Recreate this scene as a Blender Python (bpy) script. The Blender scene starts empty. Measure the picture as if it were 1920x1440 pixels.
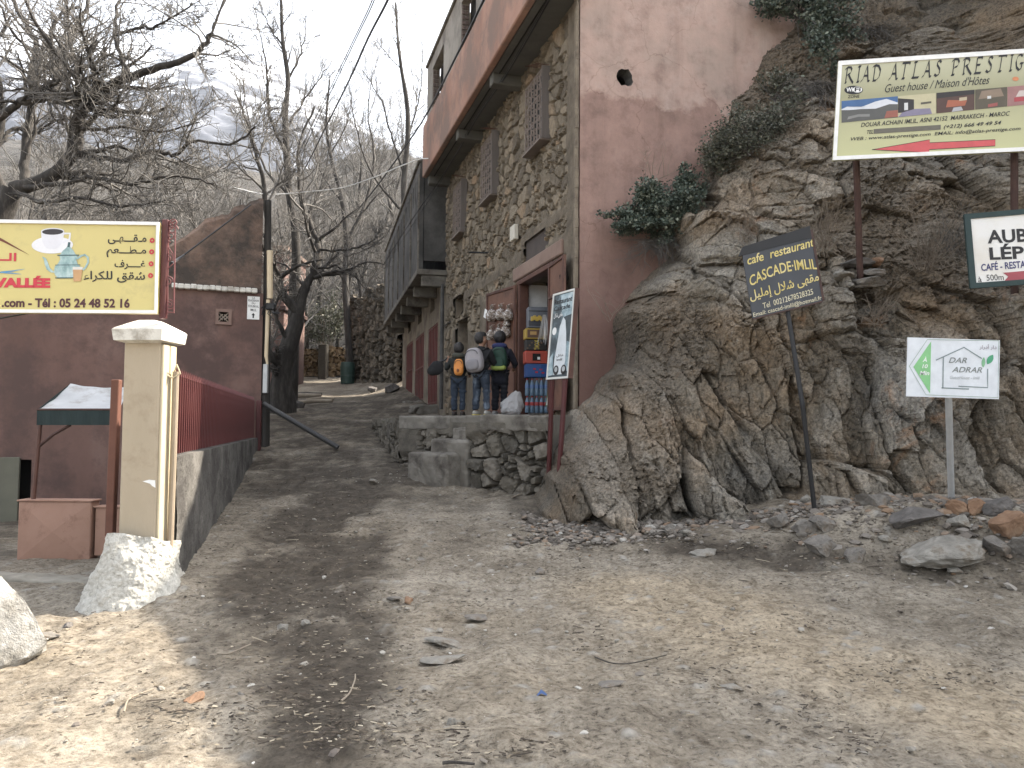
import bpy, math, random
import numpy as np
from mathutils import Vector, Matrix

scene = bpy.context.scene
COL = scene.collection
R = math.radians

# ------------------------------------------------------------------ camera
F_PX = 1490.0
PITCH, ROLL = R(2.88), R(0.4)
CAM_LOC = Vector((0, 0, 1.6))
CAM_ROT = Matrix.Rotation(math.pi / 2 + PITCH, 3, 'X') @ Matrix.Rotation(ROLL, 3, 'Z')
cam_data = bpy.data.cameras.new("camera")
cam = bpy.data.objects.new("camera", cam_data)
COL.objects.link(cam)
cam.matrix_world = Matrix.Translation(CAM_LOC) @ CAM_ROT.to_4x4()
cam_data.sensor_width = 36.0
cam_data.lens = F_PX / 1920 * 36.0
cam_data.clip_start = 0.1
cam_data.clip_end = 6000
scene.camera = cam

# ------------------------------------------------------------------ sky and sun
SUN_EL, SUN_AZ = R(43), R(27)          # azimuth measured from +X towards +Y (direction TO the sun)
SUN_DIR = Vector((math.cos(SUN_EL) * math.cos(SUN_AZ), math.cos(SUN_EL) * math.sin(SUN_AZ), math.sin(SUN_EL)))
SUN_STRENGTH, SKY_STRENGTH, EXPOSURE = 4.6, 0.15, 1.62
world = bpy.data.worlds.new("World")
scene.world = world
world.use_nodes = True
wn = world.node_tree
wn.nodes.clear()
w_out = wn.nodes.new('ShaderNodeOutputWorld')
w_bg = wn.nodes.new('ShaderNodeBackground')
w_sky = wn.nodes.new('ShaderNodeTexSky')
w_sky.sky_type = 'NISHITA'
w_sky.sun_disc = False
w_sky.sun_elevation = SUN_EL
w_sky.sun_rotation = math.pi / 2 - SUN_AZ
w_sky.air_density = 1.0
w_sky.dust_density = 3.5
w_sky.ozone_density = 0.6
w_hsv = wn.nodes.new('ShaderNodeHueSaturation')
w_hsv.inputs['Saturation'].default_value = 0.28
w_hsv.inputs['Value'].default_value = 1.35
w_bg.inputs['Strength'].default_value = SKY_STRENGTH
wn.links.new(w_sky.outputs['Color'], w_hsv.inputs['Color'])
wn.links.new(w_hsv.outputs['Color'], w_bg.inputs['Color'])
wn.links.new(w_bg.outputs['Background'], w_out.inputs['Surface'])

sun_data = bpy.data.lights.new("sun", 'SUN')
sun_data.energy = SUN_STRENGTH
sun_data.angle = R(0.5)
sun_data.color = (1.0, 0.90, 0.76)
sun = bpy.data.objects.new("sun", sun_data)
COL.objects.link(sun)
sun.rotation_mode = 'QUATERNION'
sun.rotation_quaternion = SUN_DIR.to_track_quat('Z', 'Y')
sun.location = SUN_DIR * 60

scene.view_settings.view_transform = 'Standard'
scene.view_settings.look = 'None'
scene.view_settings.exposure = EXPOSURE
scene.view_settings.gamma = 1.0
scene.cycles.max_bounces = 6
scene.cycles.diffuse_bounces = 2
scene.cycles.transparent_max_bounces = 8
scene.cycles.volume_bounces = 0

# ------------------------------------------------------------------ picture <-> place
def ray(px, py):
    return CAM_ROT @ Vector(((px - 960) / F_PX, -(py - 720) / F_PX, -1.0))

def P(px, py, Y):
    d = ray(px, py)
    return CAM_LOC + d * (Y / d.y)

def hit_plane(px, py, o, n):
    d = ray(px, py)
    t = (Vector(o) - CAM_LOC).dot(Vector(n)) / d.dot(Vector(n))
    return CAM_LOC + d * t

# ------------------------------------------------------------------ noise (numpy)
def _h(ix, iy, iz, seed):
    h = (ix.astype(np.int64) * 374761393 + iy.astype(np.int64) * 668265263 + iz.astype(np.int64) * 2147483647 + seed * 1274126177) & 0xFFFFFFFF
    h = ((h ^ (h >> 13)) * 1274126177) & 0xFFFFFFFF
    h = ((h ^ (h >> 16)) * 2246822519) & 0xFFFFFFFF
    h = h ^ (h >> 15)
    return (h & 0xFFFFFF).astype(np.float64) / 0xFFFFFF

def vnoise(x, y, z=None, seed=0):
    x = np.asarray(x, float); y = np.asarray(y, float)
    z = np.zeros_like(x) if z is None else np.asarray(z, float)
    ix, iy, iz = np.floor(x), np.floor(y), np.floor(z)
    fx, fy, fz = x - ix, y - iy, z - iz
    u = fx * fx * fx * (fx * (fx * 6 - 15) + 10); v = fy * fy * fy * (fy * (fy * 6 - 15) + 10); w = fz * fz * (3 - 2 * fz)
    def c(a, b, cc): return _h(ix + a, iy + b, iz + cc, seed)
    a0 = c(0, 0, 0) * (1 - u) + c(1, 0, 0) * u
    b0 = c(0, 1, 0) * (1 - u) + c(1, 1, 0) * u
    r0 = a0 * (1 - v) + b0 * v
    if not np.any(fz): return r0 * 2 - 1
    a1 = c(0, 0, 1) * (1 - u) + c(1, 0, 1) * u
    b1 = c(0, 1, 1) * (1 - u) + c(1, 1, 1) * u
    r1 = a1 * (1 - v) + b1 * v
    return (r0 * (1 - w) + r1 * w) * 2 - 1

def fbm(x, y, oct=5, seed=0, gain=0.5, lac=2.03):
    s = 0; a = 1.0; n = 0
    for o in range(oct):
        s = s + a * vnoise(x * lac ** o + 17.3 * o, y * lac ** o - 9.1 * o, seed=seed + o)
        n += a; a *= gain
    return s / n

def worley(x, y, seed=0, jit=0.9):
    """F1, F2, id hash, offset to the nearest cell centre"""
    x = np.asarray(x, float); y = np.asarray(y, float)
    ix, iy = np.floor(x), np.floor(y)
    f1 = np.full(x.shape, 9.0); f2 = np.full(x.shape, 9.0)
    cid = np.zeros(x.shape); rx = np.zeros(x.shape); ry = np.zeros(x.shape)
    z0 = np.zeros_like(ix)
    for dx in (-1, 0, 1):
        for dy in (-1, 0, 1):
            cx, cy = ix + dx, iy + dy
            px = cx + 0.5 + jit * (_h(cx, cy, z0, seed) - 0.5)
            py = cy + 0.5 + jit * (_h(cx, cy, z0 + 1, seed) - 0.5)
            d = np.hypot(x - px, y - py)
            near = d < f1
            f2 = np.where(near, f1, np.minimum(f2, d))
            cid = np.where(near, _h(cx, cy, z0 + 2, seed), cid)
            rx = np.where(near, x - px, rx); ry = np.where(near, y - py, ry)
            f1 = np.where(near, d, f1)
    return f1, f2, cid, rx, ry

def sstep(a, b, x):
    t = np.clip((np.asarray(x, float) - a) / (b - a), 0, 1)
    return t * t * (3 - 2 * t)

# ------------------------------------------------------------------ tagging
def tag(o, label=None, cat=None, group=None, kind=None):
    if label: o['label'] = label
    if cat: o['category'] = cat
    if group: o['group'] = group
    if kind: o['kind'] = kind
    return o

def thing(name, loc, label, cat, group=None):
    o = bpy.data.objects.new(name, None)
    o.empty_display_size = 0.1
    COL.objects.link(o)
    o.location = loc
    return tag(o, label, cat, group)

def worg(o):
    v = Vector((0, 0, 0))
    while o is not None:
        v = v + Vector(o.location); o = o.parent
    return v

def copy_tree(o, parent=None):
    c = o.copy(); COL.objects.link(c)
    if parent is not None: c.parent = parent
    for ch in [q for q in bpy.data.objects if q.parent == o]:
        copy_tree(ch, c)
    return c

# ------------------------------------------------------------------ mesh builder (world coordinates in, local out)
class MB:
    def __init__(s):
        s.v = []; s.f = []; s.n = 0
    def add(s, verts, faces):
        b = s.n
        s.v.extend([tuple(p) for p in verts]); s.n += len(verts)
        s.f.extend([tuple(i + b for i in f) for f in faces])
        return s
    def hexa(s, p):                       # 8 corners: bottom 4 ccw, top 4 ccw
        return s.add(p, [(3, 2, 1, 0), (4, 5, 6, 7), (0, 1, 5, 4), (1, 2, 6, 5), (2, 3, 7, 6), (3, 0, 4, 7)])
    def box(s, c, size, ax=None):
        """box centred at c; ax = (x axis, y axis, z axis) unit vectors"""
        ax = ax or (Vector((1, 0, 0)), Vector((0, 1, 0)), Vector((0, 0, 1)))
        c = Vector(c); hx, hy, hz = [a * (q / 2) for a, q in zip(ax, size)]
        return s.hexa([c - hx - hy - hz, c + hx - hy - hz, c + hx + hy - hz, c - hx + hy - hz,
                       c - hx - hy + hz, c + hx - hy + hz, c + hx + hy + hz, c - hx + hy + hz])
    def bbox(s, c, size, ax=None, b=0.01):
        """box with chamfered edges"""
        ax = ax or (Vector((1, 0, 0)), Vector((0, 1, 0)), Vector((0, 0, 1)))
        c = Vector(c); h = [q / 2 for q in size]; b = min(b, min(h) * 0.45)
        idx = {}; vs = []
        for sx in (-1, 1):
            for sy in (-1, 1):
                for sz in (-1, 1):
                    for k in range(3):
                        q = [sx * h[0], sy * h[1], sz * h[2]]
                        for j in range(3):
                            if j != k: q[j] -= (sx, sy, sz)[j] * b
                        idx[(sx, sy, sz, k)] = len(vs)
                        vs.append(c + ax[0] * q[0] + ax[1] * q[1] + ax[2] * q[2])
        fs = []
        for k in range(3):
            i, j = [q for q in range(3) if q != k]
            for sg in (-1, 1):
                loop = []
                for a, d in ((-1, -1), (1, -1), (1, 1), (-1, 1)):
                    t = [0, 0, 0]; t[k] = sg; t[i] = a; t[j] = d
                    loop.append(idx[(*t, k)])
                fs.append(tuple(loop))
        for k in range(3):
            i, j = [q for q in range(3) if q != k]
            for a in (-1, 1):
                for d in (-1, 1):
                    t0 = [0, 0, 0]; t1 = [0, 0, 0]
                    t0[i] = t1[i] = a; t0[j] = t1[j] = d; t0[k] = -1; t1[k] = 1
                    fs.append((idx[(*t0, i)], idx[(*t1, i)], idx[(*t1, j)], idx[(*t0, j)]))
        for sx in (-1, 1):
            for sy in (-1, 1):
                for sz in (-1, 1):
                    fs.append((idx[(sx, sy, sz, 0)], idx[(sx, sy, sz, 1)], idx[(sx, sy, sz, 2)]))
        return s.add(vs, fs)
    def tube(s, pts, r, sides=8, cap=True):
        pts = [Vector(p) for p in pts]
        n = len(pts)
        rr = [r] * n if isinstance(r, (int, float)) else list(r)
        t = (pts[1] - pts[0]).normalized()
        a = Vector((0, 0, 1)) if abs(t.z) < 0.9 else Vector((1, 0, 0))
        u = t.cross(a).normalized()
        vs = []
        for i, p in enumerate(pts):
            t2 = (pts[min(i + 1, n - 1)] - pts[max(i - 1, 0)])
            if t2.length < 1e-9: t2 = t
            t2.normalize()
            u = (u - t2 * u.dot(t2))
            if u.length < 1e-6: u = t2.orthogonal()
            u.normalize(); w = t2.cross(u)
            for k in range(sides):
                an = 2 * math.pi * k / sides
                vs.append(p + (u * math.cos(an) + w * math.sin(an)) * rr[i])
        fs = []
        for i in range(n - 1):
            for k in range(sides):
                k2 = (k + 1) % sides
                fs.append((i * sides + k, i * sides + k2, (i + 1) * sides + k2, (i + 1) * sides + k))
        if cap:
            fs.append(tuple(reversed(range(sides)))); fs.append(tuple(range((n - 1) * sides, n * sides)))
        return s.add(vs, fs)
    def prism(s, poly, o, r, u, n, depth):
        """2D polygon (a,b) in the frame o + a*r + b*u, from the plane out to n*depth"""
        o = Vector(o); m = len(poly)
        A = [o + r * a + u * b for a, b in poly]; B = [p + n * depth for p in A]
        fs = [tuple(reversed(range(m))), tuple(range(m, 2 * m))]
        for i in range(m):
            j = (i + 1) % m
            fs.append((i, j, m + j, m + i))
        return s.add(A + B, fs)
    def lathe(s, prof, c, axis=(0, 0, 1), sides=16, start=0):
        c = Vector(c); ax = Vector(axis).normalized(); u = ax.orthogonal().normalized(); w = ax.cross(u)
        vs = []; fs = []
        for (r, h) in prof:
            for k in range(sides):
                an = 2 * math.pi * k / sides + start
                vs.append(c + ax * h + (u * math.cos(an) + w * math.sin(an)) * r)
        for i in range(len(prof) - 1):
            for k in range(sides):
                k2 = (k + 1) % sides
                fs.append((i * sides + k, i * sides + k2, (i + 1) * sides + k2, (i + 1) * sides + k))
        fs.append(tuple(reversed(range(sides)))); fs.append(tuple(range((len(prof) - 1) * sides, len(prof) * sides)))
        return s.add(vs, fs)
    def build(s, name, m, parent=None, base=None, smooth=False):
        o3 = worg(parent) if parent is not None else Vector(base if base is not None else (0, 0, 0))
        me = bpy.data.meshes.new(name)
        me.from_pydata([(p[0] - o3.x, p[1] - o3.y, p[2] - o3.z) for p in s.v], [], s.f)
        me.validate(); me.update()
        if smooth: me.polygons.foreach_set('use_smooth', [True] * len(me.polygons))
        return link(name, me, m, parent, base)

def rough_block(mb, c, size, ax, seed=0, amp=0.02, rnd=0.06, n=12):
    """a worn, hand cast block: a subdivided box with rounded, uneven edges"""
    c = np.array(c); A = np.array([list(a) for a in ax]); h = np.array(size) / 2
    g = np.linspace(-1, 1, n); U, V = np.meshgrid(g, g)
    for k in range(3):
        i, j = [q for q in range(3) if q != k]
        for sg in (-1, 1):
            p = np.zeros((n, n, 3)); p[..., k] = sg; p[..., i] = U; p[..., j] = V
            q = p * h; inner = np.clip(q, -(h - rnd), h - rnd); d = q - inner
            L = np.linalg.norm(d, axis=-1, keepdims=True); q = inner + d / np.maximum(L, 1e-9) * np.minimum(L, rnd)
            w = q @ A + c
            nz = vnoise(w[..., 0] * 5, w[..., 1] * 5, w[..., 2] * 5, seed) + .6 * vnoise(w[..., 0] * 14, w[..., 1] * 14, w[..., 2] * 14, seed + 1)
            nrm = q / h; nrm = nrm / np.linalg.norm(nrm, axis=-1, keepdims=True)
            w = w + (nrm @ A) * (nz * amp)[..., None]
            f = grid_faces(n, n)
            if (sg > 0) == (k == 1): f = f[:, ::-1]
            mb.add([tuple(t) for t in w.reshape(-1, 3)], [tuple(t) for t in f])
    return mb

def link(name, me, m, parent=None, base=None):
    if m is not None and len(me.materials) == 0: me.materials.append(m)
    o = bpy.data.objects.new(name, me)
    COL.objects.link(o)
    if parent is not None: o.parent = parent
    elif base is not None: o.location = base
    return o

def np_mesh(name, V, Fq, m, parent=None, base=None, smooth=True, attrs=None):
    """V (n,3) world coordinates, Fq (k,4|3) indices"""
    o3 = worg(parent) if parent is not None else Vector(base if base is not None else (0, 0, 0))
    V = np.asarray(V, np.float64) - np.array(o3)
    Fq = np.asarray(Fq, np.int32)
    me = bpy.data.meshes.new(name)
    k = Fq.shape[1]
    me.vertices.add(len(V)); me.vertices.foreach_set('co', V.astype(np.float32).ravel())
    me.loops.add(Fq.size); me.loops.foreach_set('vertex_index', Fq.ravel())
    me.polygons.add(len(Fq))
    me.polygons.foreach_set('loop_start', np.arange(0, Fq.size, k, dtype=np.int32))
    me.polygons.foreach_set('use_smooth', np.full(len(Fq), smooth, dtype=bool))
    me.update(calc_edges=True)
    for nm, arr in (attrs or {}).items():
        at = me.attributes.new(nm, 'FLOAT', 'POINT')
        at.data.foreach_set('value', np.asarray(arr, np.float32).ravel())
    return link(name, me, m, parent, base)

def grid_faces(nr, nc, mask=None):
    i = np.arange(nr * nc).reshape(nr, nc)
    q = np.stack([i[:-1, :-1], i[:-1, 1:], i[1:, 1:], i[1:, :-1]], -1).reshape(-1, 4)
    if mask is not None: q = q[mask.reshape(-1)]
    return q

# ------------------------------------------------------------------ materials
def nd(nt, typ, **kw):
    n = nt.nodes.new(typ)
    for k, v in kw.items():
        if k in n.inputs.keys(): n.inputs[k].default_value = v
        else: setattr(n, k, v)
    return n

def ramp(nt, fac, stops):
    r = nt.nodes.new('ShaderNodeValToRGB')
    el = r.color_ramp.elements
    while len(el) < len(stops): el.new(0.5)
    for e, (p, c) in zip(el, stops):
        e.position = p; e.color = (*c, 1) if len(c) == 3 else c
    nt.links.new(fac, r.inputs['Fac'])
    return r.outputs['Color']

def new_mat(name):
    m = bpy.data.materials.new(name); m.use_nodes = True
    nt = m.node_tree
    return m, nt, nt.nodes['Principled BSDF']

def noise(nt, scale, detail=6, rough=0.6, vec=None, dist=0.0):
    n = nd(nt, 'ShaderNodeTexNoise', Scale=scale, Detail=detail, Roughness=rough, Distortion=dist)
    if vec is None:
        tc = nt.nodes.new('ShaderNodeTexCoord'); vec = tc.outputs['Object']
    nt.links.new(vec, n.inputs['Vector'])
    return n.outputs['Fac']

def bump(nt, bsdf, height, strength, dist=0.02, prev=None):
    b = nd(nt, 'ShaderNodeBump', Strength=strength, Distance=dist)
    nt.links.new(height, b.inputs['Height'])
    if prev is not None: nt.links.new(prev, b.inputs['Normal'])
    nt.links.new(b.outputs['Normal'], bsdf.inputs['Normal'])
    return b.outputs['Normal']

_MATS = {}
def mat(name, cols, scale=4.0, rough=0.85, bmp=0.25, bscale=60.0, metal=0.0, spread=0.22, stretch=None, dirt=None, bdist=0.01):
    """varied surface: colour ramp over noise plus fine bump; dirt = (colour, scale, amount)"""
    if name in _MATS: return _MATS[name]
    m, nt, b = new_mat(name)
    if isinstance(cols[0], (int, float)):
        c = cols; cols = [tuple(q * 0.82 for q in c), c, tuple(min(1, q * 1.15) for q in c)]
    vec = None
    if stretch:
        tc = nt.nodes.new('ShaderNodeTexCoord'); mp = nt.nodes.new('ShaderNodeMapping')
        mp.inputs['Scale'].default_value = stretch
        nt.links.new(tc.outputs['Object'], mp.inputs['Vector']); vec = mp.outputs['Vector']
    f = noise(nt, scale, 7, 0.62, vec)
    n = len(cols)
    col = ramp(nt, f, [(0.5 - spread + 2 * spread * i / max(1, n - 1), c) for i, c in enumerate(cols)])
    if dirt:
        f2 = noise(nt, dirt[1], 8, 0.7)
        mr = nd(nt, 'ShaderNodeMapRange'); mr.inputs['From Min'].default_value = 0.62 - dirt[2] * 0.3; mr.inputs['From Max'].default_value = 0.72 - dirt[2] * 0.2
        nt.links.new(f2, mr.inputs['Value'])
        mx = nd(nt, 'ShaderNodeMix', data_type='RGBA')
        nt.links.new(mr.outputs['Result'], mx.inputs['Factor']); nt.links.new(col, mx.inputs[6]); mx.inputs[7].default_value = (*dirt[0], 1)
        col = mx.outputs[2]
    nt.links.new(col, b.inputs['Base Color'])
    b.inputs['Roughness'].default_value = rough; b.inputs['Metallic'].default_value = metal
    if bmp: bump(nt, b, noise(nt, bscale, 6, 0.65, vec), bmp, bdist)
    _MATS[name] = m
    return m

def flat(name, c, rough=0.6, metal=0.0):
    if name in _MATS: return _MATS[name]
    m, nt, b = new_mat(name)
    f = noise(nt, 9.0, 4, 0.6)
    col = ramp(nt, f, [(0.3, tuple(q * 0.9 for q in c)), (0.7, tuple(min(1, q * 1.06) for q in c))])
    nt.links.new(col, b.inputs['Base Color'])
    b.inputs['Roughness'].default_value = rough; b.inputs['Metallic'].default_value = metal
    _MATS[name] = m
    return m

M_RUST = mat('rusty_red_metal', [(0.055, 0.024, 0.017), (0.085, 0.036, 0.025), (0.12, 0.055, 0.037)], 3.0, 0.6, 0.12)
M_DKRED = mat('dark_red_paint', [(0.05, 0.012, 0.012), (0.075, 0.016, 0.016), (0.09, 0.024, 0.02)], 2.0, 0.55, 0.1)
M_BROWNPOST = mat('brown_post', [(0.035, 0.018, 0.014), (0.055, 0.026, 0.02), (0.075, 0.04, 0.03)], 5.0, 0.7, 0.15)
M_BLACK = flat('black_paint', (0.012, 0.012, 0.013), 0.6)
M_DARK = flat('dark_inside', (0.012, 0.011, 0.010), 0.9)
M_WHITE = flat('white_paint', (0.78, 0.78, 0.76), 0.5)
M_GREYMETAL = mat('grey_metal', [(0.36, 0.37, 0.37), (0.46, 0.47, 0.47)], 8, 0.45, 0.05, metal=0.4)
M_CONCRETE = mat('grey_concrete', [(0.12, 0.11, 0.095), (0.17, 0.155, 0.13), (0.24, 0.22, 0.19)], 2.2, 0.92, 0.5, 55, dirt=((0.07, 0.06, 0.05), 1.6, 0.5), bdist=0.015)
M_BARK = mat('bark', [(0.02, 0.017, 0.015), (0.042, 0.037, 0.032), (0.09, 0.08, 0.07)], 7, 0.95, 0.8, 30, stretch=(1, 1, 0.3), bdist=0.03)
M_TWIG = mat('twig_bark', [(0.07, 0.064, 0.057), (0.13, 0.12, 0.108), (0.20, 0.187, 0.17)], 3, 0.9, 0.0)
M_PALETWIG = mat('pale_twig', [(0.16, 0.13, 0.10), (0.25, 0.21, 0.16), (0.33, 0.28, 0.22)], 3, 0.9, 0.0)
# ================================================================== GROUND
def fence_x(Y): return -3.06 - 0.24 * (np.asarray(Y, float) - 7.1)

_yk = np.array([-60, -10, 3, 6, 8, 10, 13, 16.5, 20, 25, 30, 36, 46, 60, 100, 300, 700], float)
_zk = np.array([-1.2, -.2, 0, .07, .2, .34, .62, 1.02, 1.46, 2.0, 2.4, 2.85, 4.0, 8.5, 25, 96, 190], float)
_ys = np.linspace(-60, 700, 7601)
_zs0 = np.interp(_ys, _yk, _zk)
_ker = np.ones(21) / 21
_zs = np.convolve(np.pad(_zs0, 10, mode='edge'), _ker, 'valid')

RB_X = np.array([-4, .1, .45, .62, 1.3, 2.05, 2.75, 3.3, 4.4, 5.3, 7, 9, 12, 20, 40], float)
RB_Y = np.array([11.6, 10.9, 10.2, 9.9, 9.7, 9.65, 9.55, 9.45, 9.15, 8.9, 8.2, 6.8, 4.8, -1, -20], float)
RB_H = np.array([0, 0, 0, .02, .06, .08, .16, .36, .55, .55, .5, .4, .4, .4, .4], float)

def gz(X, Y):
    X = np.asarray(X, float); Y = np.asarray(Y, float)
    z = np.interp(Y, _ys, _zs)
    yard = np.interp(Y, [-60, 5, 7.6, 8.3, 9.1, 17, 21, 26], [-.3, 0, .04, .0, -.3, -.3, .9, 2.0])
    fx = fence_x(Y)
    k = sstep(6.6, 7.3, Y)
    a = -2.0 * (1 - k) + (fx - 0.02) * k
    b = -3.7 * (1 - k) + (fx - 0.30) * k
    w = sstep(0, 1, (a - X) / (a - b)) * (1 - sstep(17.2, 22, Y))
    z = z * (1 - w) + yard * w
    # scree at the foot of the rock
    yb = np.interp(X, RB_X, RB_Y); hb = np.interp(X, RB_X, RB_H)
    z = z + hb * sstep(yb - 1.9, yb - 0.5, Y) * (X > 0) * (1 - sstep(13, 15, Y))
    # the road's left rut bank and soft undulation
    z = z + 0.035 * vnoise(X * 0.45, Y * 0.3, seed=3) + 0.02 * vnoise(X * 1.3, Y * 1.1, seed=4)
    far = sstep(46, 75, Y)
    z = z + far * (10 * vnoise(X / 60., Y / 60., seed=8) + 2.0 * vnoise(X / 14., Y / 14., seed=9))
    z = z + far * np.clip((-X - 10), 0, 400) * 0.06
    z = z + sstep(20, 40, Y) * sstep(-3.0, 2.0, X + 0.24 * (Y - 26) + 3.4) * 0.25 * np.clip(X + 0.24 * (Y - 26) + 5.4, 0, 12)
    return z

def gzf(x, y): return float(gz(np.array([x]), np.array([y]))[0])

_tt = np.concatenate([np.linspace(2.2, 20, 1400), np.linspace(20.05, 60, 700)])
def ground_hit(px, py):
    d = ray(px, py); d = d / d.y
    X = d.x * _tt; Y = _tt; Z = CAM_LOC.z + d.z * _tt
    g = gz(X, Y)
    below = np.nonzero(Z <= g)[0]
    i = below[0] if len(below) else -1
    return Vector((float(X[i]), float(Y[i]), float(g[i])))

def band_mask(X, Y, pix, width):
    """1 inside a band along a chain of ground points"""
    pts = [ground_hit(*p) for p in pix]
    m = np.zeros(X.shape)
    for (a, wa), (b, wb) in zip(list(zip(pts, width))[:-1], list(zip(pts, width))[1:]):
        ax, ay, bx, by = a.x, a.y, b.x, b.y
        L = (bx - ax) ** 2 + (by - ay) ** 2
        t = np.clip(((X - ax) * (bx - ax) + (Y - ay) * (by - ay)) / L, 0, 1)
        d = np.hypot(X - ax - t * (bx - ax), Y - ay - t * (by - ay))
        w = wa + (wb - wa) * t
        m = np.maximum(m, 1 - sstep(0.2, 1.45, d / w))
    return m

def build_ground():
    ys = [2.6]
    while ys[-1] < 46: ys.append(ys[-1] + max(0.018, ys[-1] ** 2 / 1900))
    ny = np.concatenate([np.linspace(-60, 0, 25), np.linspace(0.2, 2.5, 14), np.array(ys)])
    xd = np.arange(-6.6, 6.6, 0.03)
    ex = np.cumsum(0.05 * 1.12 ** np.arange(62))
    nx = np.concatenate([xd[0] - ex[::-1], xd, xd[-1] + ex])
    X, Y = np.meshgrid(nx, ny)
    Z = gz(X, Y)
    near = 1 - sstep(30, 50, Y)
    # trodden dirt: lumps, ruts, embedded stones
    lump = fbm(X * 2.2, Y * 2.2, 5, 21) * 0.05 + fbm(X * 10, Y * 10, 5, 31) * 0.024
    f1, f2, cid, rx, ry = worley(X * 5.5, Y * 5.5, 41)
    emb = np.where(cid > 0.86, np.clip(0.30 - f1, 0, 1) * 0.05, 0)
    f1b, _, cidb, _, _ = worley(X * 14, Y * 14, 43)
    emb = emb + np.where(cidb > 0.80, np.clip(0.32 - f1b, 0, 1) * 0.028, 0)
    rut = band_mask(X, Y, [(780, 1100), (850, 1010), (930, 900), (700, 800), (640, 760)], [.18, .16, .14, .2, .2]) * -0.02
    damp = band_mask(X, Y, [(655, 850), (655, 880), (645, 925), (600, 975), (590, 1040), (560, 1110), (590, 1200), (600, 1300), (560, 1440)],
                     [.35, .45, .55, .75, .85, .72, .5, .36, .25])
    damp = np.maximum(damp, 0.46 * sstep(9.0, 14, Y) * (1 - sstep(34, 42, Y)))  # deep shade between the houses painted in as darker lane soil
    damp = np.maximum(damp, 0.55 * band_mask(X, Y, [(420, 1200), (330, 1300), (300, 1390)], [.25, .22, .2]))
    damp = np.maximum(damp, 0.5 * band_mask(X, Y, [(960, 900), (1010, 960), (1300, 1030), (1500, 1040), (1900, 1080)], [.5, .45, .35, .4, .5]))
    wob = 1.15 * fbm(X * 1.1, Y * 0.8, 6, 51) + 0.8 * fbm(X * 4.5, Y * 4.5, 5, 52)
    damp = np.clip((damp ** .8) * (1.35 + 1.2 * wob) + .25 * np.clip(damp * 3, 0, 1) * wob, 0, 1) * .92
    pale = np.clip(band_mask(X, Y, [(1180, 1110), (1350, 1150), (1550, 1230), (1850, 1330)], [.7, .9, .8, .8]) * 0.9 +
                   0.5 * fbm(X * 0.7, Y * 0.7, 4, 61), 0, 1)
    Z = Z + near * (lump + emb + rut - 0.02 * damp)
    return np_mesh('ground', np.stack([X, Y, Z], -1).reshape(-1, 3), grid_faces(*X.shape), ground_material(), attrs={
        'damp': damp * near, 'pale': pale, 'peb': np.clip(emb * 90, 0, 1)})

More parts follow.
